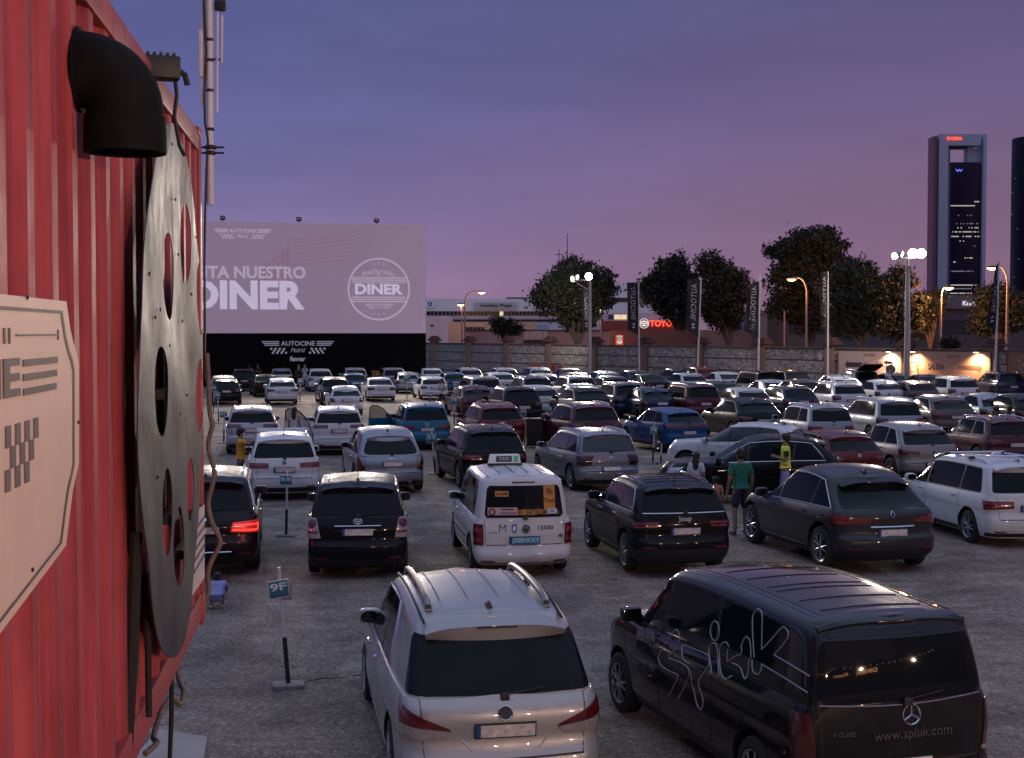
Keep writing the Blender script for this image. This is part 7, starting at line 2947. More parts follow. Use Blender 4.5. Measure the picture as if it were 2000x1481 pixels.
    # white two tone crossover
    c = Car(L=4.37, W=1.90, H=1.62, belt_r=1.14, belt_f=1.03, hood_f=0.95, yrb=0.10, yrr=0.50, drop_r=0.12, drop_f=0.04, rr=0.28, rrg=0.2, r=0.36, yr=0.92, ywo=1.15, yrfo=2.1)
    r = car_root('white crossover facing left behind the black side on off roader')
    c.make(r, P_WHITE, platez=0.8, spoiler=0.16, black_pillars=True, glass=GLASS2)
    put(r, 1585, 38.8, RD(64))
    # deep red hatch
    c = Car(L=4.30, W=1.80, H=1.50, belt_r=0.98, belt_f=0.92, hood_f=0.74, yrb=0.14, yrr=0.66, drop_r=0.09, rr=0.26, rrg=0.2, yr=0.84)
    W = c.W
    r = car_root('deep red hatchback beyond the man in the yellow vest')
    c.make(r, P_RED, tails=[([(0.50, 0.70), (W / 2 + 0.09, 0.68), (W / 2 + 0.12, 0.90), (0.48, 0.82)], 0)], tailmats=[TAILDARK], platez=0.55, spoiler=0.16)
    emblem(r, c.on_rear(0, 0.88), 'ess', 0.06)
    put(r, 1684, 36.6, RD(13.0))
    # silver off roader with exposed side
    c = Car(L=4.48, W=1.85, H=1.66, belt_r=1.08, belt_f=1.0, hood_f=0.86, yrb=0.12, yrr=0.62, drop_r=0.12, drop_f=0.07, rr=0.28, rrg=0.22, r=0.35, yr=0.9)
    W = c.W
    r = car_root('warm silver off roader with dark swept tail lamps, behind the white people carrier')
    c.make(r, paint('paint_sand_silver', (0.27, 0.24, 0.235), 0.4), tails=[([(0.42, 0.72), (W / 2 + 0.12, 0.70), (W / 2 + 0.16, 0.88), (0.42, 0.80)], 0)], tailmats=[TAILDARK], platez=0.56, spoiler=0.18, chrome=True)
    emblem(r, c.on_rear(0, 0.90), 'ring', 0.055)
    put(r, 1828, 37.5, RD(11.0))
    # dark red off roader at the right edge
    c = Car(L=4.44, W=1.85, H=1.62, belt_r=1.08, belt_f=1.0, hood_f=0.86, yrb=0.12, yrr=0.46, rr=0.24, r=0.35, yr=0.9)
    W = c.W
    r = car_root('dark red off roader with a pale rear pillar, at the right edge')
    c.make(r, P_WINE, tails=[([(0.50, 0.70), (W / 2 + 0.12, 0.70), (W / 2 + 0.14, 0.90), (0.48, 0.86)], 0)], tailmats=[TAILDARK], platez=0.8, chrome='full', spoiler=0.14, rails=CHROME)
    put(r, 1992, 41.0, RD(9.0))
    # blue crossover
    c = Car(L=4.30, W=1.77, H=1.56, belt_r=1.08, belt_f=0.99, hood_f=0.86, yrb=0.12, yrr=0.56, drop_r=0.10, rr=0.24, rrg=0.2, r=0.34, yr=0.86)
    W = c.W
    r = car_root('vivid blue crossover with a black tailgate band')
    c.make(r, P_BLUE, tails=[([(-0.02, 0.80), (W / 2 + 0.12, 0.78), (W / 2 + 0.15, 0.98), (-0.02, 0.98)], 0)], tailmats=[GLOSSBLACK], platez=0.72, spoiler=0.18)
    put(r, 1349, 47.0, RD(21.0))
    # red off roader
    c = Car(L=4.40, W=1.84, H=1.62, belt_r=1.06, belt_f=1.0, hood_f=0.86, yrb=0.12, yrr=0.46, rr=0.24, r=0.34, yr=0.88)
    W = c.W
    r = car_root('deep red off roader with roof rails, behind the wheeled bin')
    c.make(r, P_RED, tails=[([(0.52, 0.74), (W / 2 + 0.12, 0.74), (W / 2 + 0.14, 0.92), (0.50, 0.88)], 0)], rails=P_RED, platez=0.7, spoiler=0.16, antenna='fin')
    emblem(r, c.on_rear(0, 0.96), 'ess', 0.07)
    put(r, 984, 48.5, RD(16))


hero_people_carrier()
hero_van()
hero_taxi()
hero_verso()
hero_x5()
hero_jeep()
hero_scenic()
hero_white_mpv()
mid_cars()


# ---------------------------------------------------------------- the rows further off: eight body kinds, copied
PROTO = {}


def proto(kind):
    if kind in PROTO:
        return PROTO[kind]
    W2 = 0.9
    P = dict(
        hatch=dict(L=4.25, W=1.79, H=1.46, belt_r=0.96, belt_f=0.90, hood_f=0.72, yrb=0.12, yrr=0.60, drop_r=0.08, rr=0.24),
        round=dict(L=4.10, W=1.76, H=1.50, belt_r=0.98, belt_f=0.92, hood_f=0.74, yrb=0.14, yrr=0.70, drop_r=0.14, crown=0.05, rr=0.32, rrg=0.25, bul=0.10, wg1=0.355),
        suv=dict(L=4.45, W=1.83, H=1.63, belt_r=1.06, belt_f=0.99, hood_f=0.84, yrb=0.12, yrr=0.48, rr=0.24, r=0.345),
        cross=dict(L=4.35, W=1.82, H=1.56, belt_r=1.06, belt_f=0.97, hood_f=0.82, yrb=0.14, yrr=0.66, drop_r=0.12, rr=0.28, rrg=0.22, r=0.34),
        mpv=dict(L=4.5, W=1.82, H=1.64, belt_r=1.03, belt_f=0.98, hood_f=0.78, yrb=0.10, yrr=0.36, drop_r=0.05, wg1=0.39, ywo=0.98, yrfo=1.85),
        sedan=dict(L=4.65, W=1.81, H=1.45, belt_r=0.99, belt_f=0.92, hood_f=0.72, yrb=0.52, yrr=1.22, drop_r=0.06, rr=0.26, ywo=1.2, yrfo=2.05, yr=1.0,
                   rear=[(0, 0.13), (0.13, 0.05), (0.3, 0.0), (0.45, 0.0), (0.52, 0.03), (0.8, 0.03), (0.95, 0.05), (1, 0.09)]),
        estate=dict(L=4.65, W=1.82, H=1.48, belt_r=0.97, belt_f=0.92, hood_f=0.74, yrb=0.12, yrr=0.62, drop_r=0.06, wg1=0.37),
        van=dict(L=4.6, W=1.86, H=1.86, belt_r=1.10, belt_f=1.04, hood_f=0.86, yrb=0.06, yrr=0.2, drop_r=0.03, wg1=0.41, rr=0.18, rrg=0.14, ywo=0.95, yrfo=1.6))
    q = P[kind]
    c = Car(**q)
    if kind == 'sedan':
        c.win = [(1.45, 2.50, 1.75, 2.42), (2.56, c.yw - 0.16, 2.50, c.yrf - 0.12)]
    pm = paint('paint_proto_' + kind, (0.3, 0.3, 0.3))
    r = car_root('x')
    W = c.W
    kw = dict(full=False, rims=False, platez=0.78, spoiler=0.14)
    t = {'hatch': [([(0.50, 0.70), (W / 2 + 0.09, 0.68), (W / 2 + 0.11, 0.90), (0.52, 0.86)], 0)],
         'round': [([(W / 2 - 0.24, 0.66), (W / 2 + 0.10, 0.60), (W / 2 + 0.14, 0.92), (W / 2 - 0.20, 0.88)], 0)],
         'cross': [([(0.44, 0.72), (W / 2 + 0.12, 0.68), (W / 2 + 0.14, 0.90), (0.44, 0.82)], 0)],
         'sedan': [([(0.48, 0.66), (W / 2 + 0.10, 0.64), (W / 2 + 0.12, 0.86), (0.48, 0.84)], 0)],
         'van': [([(W / 2 - 0.14, 0.50), (W / 2 + 0.08, 0.50), (W / 2 + 0.08, 0.92), (W / 2 - 0.12, 0.92)], 0)]}.get(kind)
    if kind == 'sedan':
        kw['spoiler'] = 0
        kw['rw'] = (0.06, 0.06, 0.08, 0.86)
    if kind in ('suv', 'mpv', 'estate'):
        kw['rails'] = CHROME if kind != 'estate' else GLOSSBLACK
    c.make(r, pm, tails=t, antenna='fin' if kind != 'mpv' else 'rod', **kw)
    PROTO[kind] = [c, r, pm, False]
    return PROTO[kind]


TINT = {'white': P_WHITE, 'black': P_BLACK, 'grey': P_GREY, 'silver': P_LSILVER, 'steel': P_STEEL, 'navy': P_NAVY, 'blue': paint('paint_mid_blue', (0.02, 0.07, 0.16), 0.2), 'red': P_RED, 'wine': P_WINE,
        'brown': P_BROWN, 'bluesilver': P_BEIGE, 'plum': P_PLUM}
# kind, colour, column of the rear window's centre, row of the roof's top edge, turn in degrees (None: as its row), words
FAR = [
    # row nearest the screen
    ('suv', 'black', 476, 720, 5, 'black tall car, leftmost in the row under the screen, left of two standing men'),
    ('hatch', 'silver', 550, 719, 5, 'silver hatchback under the screen, left of the two fair haired women'),
    ('suv', 'white', 626, 720, 8, 'white off roader under the screen, right of the two fair haired women'),
    ('suv', 'silver', 695, 718, 5, 'silver car under the screen, half hidden by a blue saloon'),
    ('mpv', 'bluesilver', 770, 718, 6, 'pale blue silver car under the right half of the screen, right of the orange bin'),
    ('sedan', 'white', 847, 719, None, 'white saloon under the right edge of the screen'),
    ('hatch', 'silver', 922, 718, None, 'silver hatchback by the graffiti wall, right of a white saloon'),
    ('hatch', 'silver', 992, 718, None, 'pale hatchback by the wall, under the second pillar left of the gate'),
    ('cross', 'steel', 1060, 717, None, 'dark silver crossover in front of the red graffiti'),
    ('sedan', 'brown', 1125, 719, None, 'brown saloon by the wall, just right of the red graffiti'),
    ('hatch', 'silver', 1193, 725, None, 'silver hatchback right of the pale lit mast'),
    ('sedan', 'grey', 1258, 723, None, 'dark saloon at the foot of the second banner'),
    ('cross', 'black', 1340, 719, None, 'black crossover by the wall, left of the third banner pole'),
    ('cross', 'red', 1385, 716, None, 'dark red crossover at the foot of the third banner'),
    ('van', 'black', 1507, 723, None, 'black van by the wall, right of the fourth banner pole'),
    ('cross', 'plum', 1562, 722, None, 'plum crossover by the wall, left of the fifth banner pole'),
    ('sedan', 'silver', 1660, 731, None, 'silver saloon under the pink exit board'),
    ('suv', 'black', 1697, 722, None, 'black car with its tailgate up before the pink exit board'),
    ('sedan', 'steel', 1775, 728, 14, 'grey saloon below the gap between the two exit boards'),
    ('sedan', 'grey', 1832, 731, None, 'dark saloon almost hidden below the orange exit board'),
    ('suv', 'navy', 1978, 726, 10, 'dark blue off roader at the right edge below the brown board'),
    # second row
    ('hatch', 'silver', 436, 733, 4, 'pale hatchback mostly hidden behind a black estate at the far left'),
    ('sedan', 'plum', 522, 731, 12, 'dark plum saloon turned a little, between a black tall car and a white crossover'),
    ('hatch', 'blue', 693, 728, 5, 'blue saloon shaped hatch in front of a half hidden silver car'),
    ('round', 'steel', 798, 726, 6, 'grey round backed hatchback left of the man with a cap'),
    ('hatch', 'blue', 889, 727, None, 'blue hatchback just right of the man with a cap'),
    ('sedan', 'white', 988, 727, None, 'white saloon behind the dark off roader, second row along the wall'),
    ('hatch', 'white', 1071, 729, None, 'white hatchback tucked behind a dark off roader'),
    ('hatch', 'navy', 1136, 727, None, 'navy hatchback beneath the two floodlight poles'),
    ('sedan', 'black', 1286, 730, None, 'black saloon between the second and third banners'),
    ('hatch', 'white', 1358, 728, None, 'white hatchback in front of the third banner pole'),
    ('sedan', 'white', 1437, 726, 14, 'white saloon with a long boot left of the fourth banner'),
    ('cross', 'grey', 1585, 740, None, 'dark grey crossover below the fifth banner'),
    ('sedan', 'white', 1668, 736, None, 'white low saloon below the pink exit board'),
    ('suv', 'white', 1885, 735, None, 'white off roader with dark side glass below the orange exit board'),
    # third row
    ('estate', 'black', 441, 740, 4, 'black estate at the far left, beside a short marker post'),
    ('cross', 'white', 551, 738, 4, 'white crossover with dark bumper, rear square on'),
    ('suv', 'grey', 655, 736, 9, 'dark grey off roader behind the white rounded hatchback'),
    ('sedan', 'white', 745, 737, 5, 'white saloon seen square from behind, right of the white rounded hatchback'),
    ('hatch', 'white', 848, 735, 7, 'white hatchback directly behind the man with a cap'),
    ('mpv', 'bluesilver', 950, 734, None, 'pale blue silver car with large side glass, beside the small blue hatchback'),
    ('suv', 'navy', 1052, 734, None, 'dark navy off roader in front of a white hatchback'),
    ('suv', 'steel', 1139, 733, None, 'steel grey off roader below the lit mast'),
    ('cross', 'plum', 1210, 734, None, 'plum crossover right of the steel grey off roader'),
    ('sedan', 'grey', 1430, 744, None, 'dark saloon in the middle of the right half, before a white saloon'),
    ('sedan', 'silver', 1530, 741, None, 'silver coupe like saloon with sloping tail'),
    ('suv', 'white', 1662, 745, None, 'white off roader with roof rails left of the white rounded hatchback'),
    ('round', 'white', 1742, 741, None, 'white rounded hatchback with large red lamps left of a brown hatch'),
    ('hatch', 'brown', 1806, 743, None, 'brown hatchback left of the white off roader with dark side glass'),
    # fourth row
    ('round', 'white', 677, 753, 6, 'white rounded hatchback with big red lamps and a sign post before it'),
    ('round', 'wine', 937, 752, None, 'wine red hatchback right of the man with a cap'),
    ('suv', 'plum', 1021, 754, None, 'dark plum off roader just behind the deep red one with roof rails'),
    ('hatch', 'white', 1062, 752, None, 'white hatchback behind a dark plum off roader'),
    ('cross', 'black', 1160, 755, None, 'black crossover behind the wine red hatchback with rails'),
    ('sedan', 'silver', 1153, 749, None, 'silver roof showing over the black crossover'),
    ('suv', 'navy', 1235, 746, None, 'navy boxy off roader in the centre'),
    ('round', 'navy', 1290, 755, None, 'navy hatchback behind the vivid blue crossover'),
    ('mpv', 'wine', 1375, 749, None, 'wine red tall car behind the black hatch with a bright plate'),
    ('hatch', 'white', 1475, 756, None, 'white hatchback with long side glass behind the black hatch'),
    ('estate', 'navy', 1566, 753, None, 'navy estate before the silver coupe like saloon'),
    # fifth row
    ('cross', 'black', 1487, 776, None, 'black hatch with a bright plate beside the vivid blue crossover'),
    ('mpv', 'bluesilver', 1760, 776, None, 'pale blue silver people carrier with clear side glass'),
    ('cross', 'brown', 1866, 771, None, 'brown crossover with a glint on its roof'),
    ('round', 'bluesilver', 1958, 767, None, 'pale blue silver round backed hatchback at the right'),
    ('cross', 'black', 2030, 768, None, 'black car half cut by the right edge'),
    ('suv', 'wine', 1166, 785, None, 'wine red hatchback with rails behind the silver tall people carrier'),
]


def place_far(kind, colour, px, py, yaw, words):
    c, r, pm, used = proto(kind)
    root = r if not used else copy_tree(r)
    PROTO[kind][3] = True
    tag(root, words, 'car', GRP)
    lane = 13.0 if px < 900 else 17.0 if px < 1350 else max(8.0, 17.0 - 9.0 * (px - 1350) / 500)
    ya = RD(lane if yaw is None or yaw < 11 else yaw + 4)
    k = 1.08 if px > 900 else 1.0
    root.scale = (k, k, k)
    H = (c.H - 0.01) * k
    p = at_z(px, py, H)
    ym = (c.yrr * 0.4 + c.yrf * 0.6) * k
    Y = p.y - math.cos(ya) * ym
    yr = Y + 0.3
    d = ray(px, HZ)
    x = d.x / d.y * yr + math.sin(ya) * 0.3
    root.location = (x, Y, 0)
    root.rotation_euler = (0, 0, ya)
    return root, colour, pm


FARC = [place_far(*f) for f in FAR]
for root, colour, pm in FARC:
    recolour(root, pm, TINT[colour])


# ---------------------------------------------------------------- numbered marker posts
def post(px, py_top, py_base, words, lab, sign_h=0.30, w=0.34, rz=0.0, tilt=0.0, sleeve=False, bare=False):
    b = at_ground(px[1], py_base)
    Y = b.y
    tp = at_y(px[0], py_top, Y)
    h = tp.z - b.z
    t = thing('marker_post', lab, 'marker post', b, rz, 'numbered marker posts between the rows')
    up = Vector((tp.x - b.x, 0, h))
    mb = MB()
    mb.tube([up * 0.40, up * 0.7, up], 0.022, 10)
    mb.build('upper_tube', mat('post_white', (0.55, 0.50, 0.50), 0.5, vary=0.1), t)
    mb = MB()
    mb.tube([Vector((0, 0, 0.03)), up * 0.41], 0.029, 10)
    mb.build('lower_tube', BLACK, t)
    mb = MB()
    mb.rbox(-0.19, -0.13, -0.03, 0.19, 0.13, 0.022, 0.010)
    mb.build('base_plate', mat('post_base_concrete', (0.22, 0.19, 0.18), 0.9, vary=0.2), t)
    if bare:
        return
    c = up * (1 - (0.19 if sleeve else 0.12) / max(h, .5) * 1.0)
    M = Matrix.Translation(c + Vector((-0.02, -0.035, -sign_h * .3))) @ Matrix.Rotation(RD(tilt), 4, 'Y') @ Matrix.Rotation(PI / 2, 4, 'X')
    TE = mat('sign_teal', (0.015, 0.16, 0.17), 0.5, vary=0.1)
    mb = MB()
    mb.rbox(-w / 2, -sign_h / 2, -0.003, w / 2, sign_h / 2, 0.003, 0.002, 0, M)
    mb.box(-w / 2 + 0.01, -sign_h * .28, 0.003, w / 2 - 0.01, sign_h * .44, 0.006, 1, M)
    mb.box(-w / 2 + 0.01, -sign_h * .44, 0.003, w / 2 - 0.01, -sign_h * .29, 0.006, 2, M)
    s = mb.build('sign_card', [mat('sign_white_edge', (0.55, 0.55, 0.55), 0.3), TE, mat('sign_blue_strip', (0.05, 0.07, 0.2), 0.5)], t)
    if words:
        mb = MB()
        fit_text(mb, words, -w * .40, w * .40, -sign_h * .10, sign_h * .34, M @ Matrix.Translation((0, 0, 0.006)), 0.002, 0.03)
        mb.build('lettering', WHITEINK, s, 0)
    if sleeve:
        mb = MB()
        Q = M @ Matrix.Translation((w * .42, -0.02, -0.02)) @ Matrix.Rotation(RD(-8), 4, 'Z')
        mb.rbox(-w * .25, -sign_h * .62, 0.012, w * .22, sign_h * .5, 0.014, 0.002, 0, Q)
        mb.build('plastic_sleeve', mat('sleeve_plastic', (0.30, 0.27, 0.28), 0.15), t)


post((545, 563), 1108, 1338, '9F', 'nearest marker post, numbered 9F, alone on the gravel before the silver people carrier', 0.22, 0.25, RD(12), -8, True)
post((561, 559), 921, 1046, '86 80', 'marker post between the plum off roader and the black compact people carrier', 0.20, 0.26)
post((843, 850), 843, 926, '7B 7B', 'marker post right of the silver rounded crossover', 0.28, 0.30)
post((1278, 1275), 829, 906, '72', 'marker post with a tilted teal card left of the white crossover facing left', 0.24, 0.22, 0, 8)
post((1292, 1291), 866, 906, '', 'short striped stake beside the tilted teal card', bare=True)
post((1072, 1072), 791, 846, '73', 'marker post right of the wheeled bin', 0.26, 0.28)
post((1023, 1024), 795, 868, '74', 'marker post in front of the wheeled bin', 0.26, 0.24)
post((438, 437), 800, 866, '87', 'marker post at the far left by the grey off roader', 0.24, 0.30)
post((418, 417), 752, 806, '91', 'leftmost marker post, in front of the black estate', 0.3, 0.28)
post((425, 427), 764, 826, '90', 'marker post just right of the leftmost one', 0.3, 0.30)
post((588, 585), 738, 784, '82', 'marker post right of the white crossover seen square on', 0.36, 0.34)
post((626, 625), 752, 794, '81', 'marker post left of the white rounded hatchback', 0.36, 0.32)
post((650, 650), 716, 742, '', 'distant marker post under the screen by the white off roader', 0.4, 0.34)
post((795, 795), 732, 782, '77', 'marker post behind the grey round backed hatchback', 0.36, 0.38)
post((840, 839), 764, 792, '76', 'low marker post left of the man with a cap', 0.3, 0.36)
post((887, 887), 772, 830, '75', 'marker post right of the man with a cap', 0.4, 0.34)
post((656, 655), 762, 800, '83', 'marker post standing before the white rounded hatchback', 0.36, 0.30)


# ---------------------------------------------------------------- people
SKIN = mat('skin', (0.26, 0.14, 0.10), 0.6, vary=0.08)
HAIRD = mat('hair_dark', (0.012, 0.009, 0.008), 0.6, vary=0.3, vscale=40)


def skinned(name, nodes, edges, m, parent, sub=2):
    me = bpy.data.meshes.new(name)
    ks = list(nodes)
    me.from_pydata([nodes[k][0] for k in ks], [(ks.index(a), ks.index(b)) for a, b in edges], [])
    o = bpy.data.objects.new(name, me)
    C.link(o)
    o.modifiers.new('s', 'SKIN')
    for k, v in zip(ks, me.skin_vertices[0].data):
        r = nodes[k][1]
        v.radius = (r, r) if not isinstance(r, tuple) else r
        v.use_root = k == ks[0]
    md = o.modifiers.new('d', 'SUBSURF')
    md.levels = sub
    md.render_levels = sub
    dg = bpy.context.evaluated_depsgraph_get()
    ev = bpy.data.meshes.new_from_object(o.evaluated_get(dg))
    bpy.data.objects.remove(o)
    ev.materials.clear()
    ev.materials.append(m)
    ev.shade_smooth()
    ev.name = name
    return link(name, ev, parent)


def person(lab, loc, rz, h=1.75, top=None, legs=None, shorts=False, hair=None, long_hair=False, arms='down', mask=False, cap=None, dress=False, sleeves=0.75, crouch=False, vest=False, woman=False, stance=0.10):
    t = thing('person', lab, 'person', loc, rz)
    k = h / 1.75
    V = Vector
    sw = 0.165 if woman else 0.185
    J = {'pelvis': V((0, 0, .95)), 'waist': V((0, 0.01, 1.09)), 'chest': V((0, 0.0, 1.27)), 'neck': V((0, -0.005, 1.46)), 'skull': V((0, 0.015, 1.555)), 'head': V((0, 0.02, 1.635)), 'crown': V((0, 0.005, 1.70))}
    for s, n in ((-1, 'l'), (1, 'r')):
        J['sh' + n] = V((s * sw, 0, 1.405))
        J['hip' + n] = V((s * 0.09, 0, .90))
        J['kn' + n] = V((s * (0.09 + stance * .3), 0.03 + s * stance * .25, .50))
        J['an' + n] = V((s * (0.09 + stance * .5), -0.02 + s * stance * .5, .09))
        J['to' + n] = J['an' + n] + V((s * .02, .15, -.045))
        if arms == 'down':
            J['el' + n] = V((s * (sw + .06), -0.03, 1.13))
            J['wr' + n] = V((s * (sw + .07), 0.06, .88))
        elif arms == 'reach':
            J['el' + n] = V((s * (sw + .03), 0.22, 1.30 + .04 * s))
            J['wr' + n] = V((s * (sw - .06), 0.46, 1.42 + .05 * s))
        else:   # holding something before the chest
            J['el' + n] = V((s * (sw + .07), -0.02, 1.14))
            J['wr' + n] = V((s * .09, 0.22, 1.20))
    if crouch:
        for q in ('pelvis', 'waist', 'chest', 'neck', 'skull', 'head', 'crown', 'shl', 'shr'):
            z = J[q].z - .95
            J[q] = V((J[q].x, -0.05 + z * .62, .30 + z * .62))
        for s, n in ((-1, 'l'), (1, 'r')):
            J['hip' + n] = V((s * .10, -0.05, .28))
            J['kn' + n] = V((s * .16, .30, .42))
            J['an' + n] = V((s * .14, .08, .09))
            J['to' + n] = V((s * .16, .22, .045))
            J['el' + n] = J['sh' + n] + V((s * .05, .20, -.16))
            J['wr' + n] = J['el' + n] + V((-s * .05, .18, -.14))
    rad = {'pelvis': .125, 'waist': .108 if woman else .12, 'chest': .13 if woman else .145, 'neck': .056, 'skull': .072, 'head': .092, 'crown': .070}
    N = {q: (J[q] * k, (rad[q] * k * (1.12 if q in ('pelvis', 'waist', 'chest') else .95), rad[q] * k * (.78 if q in ('pelvis', 'waist', 'chest') else 1.05))) for q in ('pelvis', 'waist', 'chest', 'neck', 'skull', 'head', 'crown')}
    E = [('pelvis', 'waist'), ('waist', 'chest'), ('chest', 'neck'), ('neck', 'skull'), ('skull', 'head'), ('head', 'crown')]
    N['nose'] = ((J['head'] + V((0, .105, -.035))) * k, .014 * k)
    E.append(('head', 'nose'))
    for s, n in ((-1, 'l'), (1, 'r')):
        for q, r in (('sh', .062), ('el', .042), ('wr', .028), ('hip', .088), ('kn', .058), ('an', .040), ('to', .036)):
            N[q + n] = (J[q + n] * k, r * k)
        E += [('chest', 'sh' + n), ('sh' + n, 'el' + n), ('el' + n, 'wr' + n), ('pelvis', 'hip' + n), ('hip' + n, 'kn' + n), ('kn' + n, 'an' + n), ('an' + n, 'to' + n)]
        d = (J['wr' + n] - J['el' + n]).normalized()
        side = d.cross(V((s, 0.15, 0))).normalized()
        out = side.cross(d).normalized()
        N['pa' + n] = ((J['wr' + n] + d * .065) * k, (.034 * k, .018 * k))
        E.append(('wr' + n, 'pa' + n))
        for i, (off, ln) in enumerate(((-.027, .062), (-.009, .078), (.009, .073), (.027, .055))):
            a = J['wr' + n] + d * .105 + side * off
            b = a + d * ln * .55 - out * .012
            c = a + d * ln * .8 - out * .034
            for j, p in enumerate((a, b, c)):
                N[f'f{i}{j}{n}'] = (p * k, (.0098 - .001 * j) * k)
            E += [('pa' + n, f'f{i}0{n}'), (f'f{i}0{n}', f'f{i}1{n}'), (f'f{i}1{n}', f'f{i}2{n}')]
        a = J['wr' + n] + d * .05 - side * .035
        N['t0' + n] = (a * k, .011 * k)
        N['t1' + n] = ((a + d * .045 - side * .018 - out * .012) * k, .009 * k)
        E += [('pa' + n, 't0' + n), ('t0' + n, 't1' + n)]
    skinned('body', N, E, SKIN, t)
    # clothes
    up = lambda q, e: (N[q][0], tuple(x + e * k for x in N[q][1]) if isinstance(N[q][1], tuple) else N[q][1] + e * k)
    g = 0.040 if crouch else 0.028
    S = {'waist': up('waist', g), 'chest': up('chest', g), 'pelvis': up('pelvis', g + .004), 'collar': ((J['chest'] * .12 + J['neck'] * .88) * k, .088 * k)}
    SE = [('waist', 'chest'), ('waist', 'pelvis'), ('chest', 'collar')]
    if dress:
        S['hem'] = ((J['pelvis'] + V((0, 0, -.42))) * k, (.19 * k, .15 * k))
        SE.append(('pelvis', 'hem'))
    for n in 'lr':
        S['sh' + n] = up('sh' + n, .016)
        SE.append(('chest', 'sh' + n))
        if sleeves:
            e = J['sh' + n].lerp(J['el' + n], sleeves) * k
            S['sl' + n] = (e, .066 * k)
            SE.append(('sh' + n, 'sl' + n))
    skinned('dress' if dress else 'shirt', S, SE, top, t)
    if legs:
        P = {'pelvis': up('pelvis', .012), 'belt': ((J['pelvis'] + V((0, 0, .06))) * k, (.142 * k, .108 * k))}
        PE = [('pelvis', 'belt')]
        for n in 'lr':
            P['hip' + n] = up('hip' + n, .016)
            PE.append(('pelvis', 'hip' + n))
            if shorts:
                P['kn' + n] = ((J['hip' + n].lerp(J['kn' + n], .92)) * k, .082 * k)
                PE.append(('hip' + n, 'kn' + n))
            else:
                P['kn' + n] = up('kn' + n, .016)
                P['an' + n] = ((J['an' + n] + V((0, 0, .03))) * k, .058 * k)
                PE += [('hip' + n, 'kn' + n), ('kn' + n, 'an' + n)]
        skinned('shorts' if shorts else 'trousers', P, PE, legs, t)
    for n in 'lr':
        a, b = J['an' + n], J['to' + n]
        skinned('shoe', {'h': ((a + V((0, -.035, -.04))) * k, .044 * k), 'm': ((a * .4 + b * .6 + V((0, 0, -.005))) * k, .045 * k), 't': ((b + V((0, .05, 0))) * k, .036 * k)}, [('h', 'm'), ('m', 't')], mat('shoe_white', (0.5, 0.47, 0.46), 0.6) if crouch else mat('shoe_dark', (0.03, 0.025, 0.025), 0.6), t, 1)
    # hair: a close cap of short locks, longer down the back where it is worn long
    hm = hair or HAIRD
    c = J['head'] * k
    rr = random.Random(len(lab))
    mb = MB()
    lob = [((0, -.012, .035), (.098, .112, .088)), ((0, -.05, -.02), (.088, .075, .09))]
    if long_hair:
        lob += [((0, -.07, -.13), (.098, .066, .12)), ((.02, -.085, -.25), (.10, .058, .14))]
    for (ox, oy, oz), (rx, ry, rz_) in lob:
        prof = []
        n, m = 14, 9
        vs, fs = [], []
        for j in range(m + 1):
            th = PI * j / m
            for i in range(n):
                a = 2 * PI * i / n
                w = 1 + rr.uniform(-.05, .07)
                p = V((rx * math.sin(th) * math.cos(a) * w, ry * math.sin(th) * math.sin(a) * w, rz_ * math.cos(th) * w)) + V((ox, oy, oz))
                if p.y > .075 and p.z < .045:
                    p.y = .06
                vs.append(c + p * k)
        for j in range(m):
            for i in range(n):
                fs.append((j * n + i, (j + 1) * n + i, (j + 1) * n + (i + 1) % n, j * n + (i + 1) % n))
        mb.add(vs, fs)
    mb.build('hair', hm, t, 180)
    if cap:
        mb = MB()
        mb.lathe([(.105 * k, 0), (.103 * k, .04 * k), (.07 * k, .085 * k), (.001, .098 * k)], 16, Matrix.Translation(c + V((0, 0, .03)) * k))
        mb.prism([(-.08 * k, .06 * k), (.08 * k, .06 * k), (.06 * k, .18 * k), (-.06 * k, .18 * k)], 0, .01, Matrix.Translation(c + V((0, 0, .03)) * k))
        mb.build('cap', cap, t)
    if mask:
        skinned('face_mask', {'a': (c + V((0, .075, -.055)) * k, .045 * k), 'l': (c + V((-.06, .04, -.05)) * k, .034 * k), 'r': (c + V((.06, .04, -.05)) * k, .034 * k)}, [('a', 'l'), ('a', 'r')], mat('mask_white', (0.6, 0.62, 0.66), 0.7), t)
    if vest:
        # bands and dark sleeve openings of the vest
        for z in (1.02, 1.16):
            mb = MB()
            mb.lathe([(1, -.025), (1.02, 0), (1, .025)], 24, Matrix.Translation((0, 0.005, z * k)) @ Matrix.Diagonal((.163 * k, .128 * k, k, 1)), closed=True)
            mb.build('vest_band', mat('vest_orange', (0.75, 0.30, 0.08), 0.5), t)
        for s in (-1, 1):
            n = 'lr'[(s + 1) // 2]
            skinned('sleeve', {'a': (J['sh' + n] * k + V((s * .02, 0, -.03)), .074 * k), 'b': (J['sh' + n].lerp(J['el' + n], .8) * k, .062 * k)}, [('a', 'b')], mat('cloth_black', (0.015, 0.014, 0.015), 0.8), t, 1)
    return t


def gnd(px, Y):
    d = ray(px, HZ)
    x = d.x / d.y * Y
    return Vector((x, Y, gz(x, Y)))


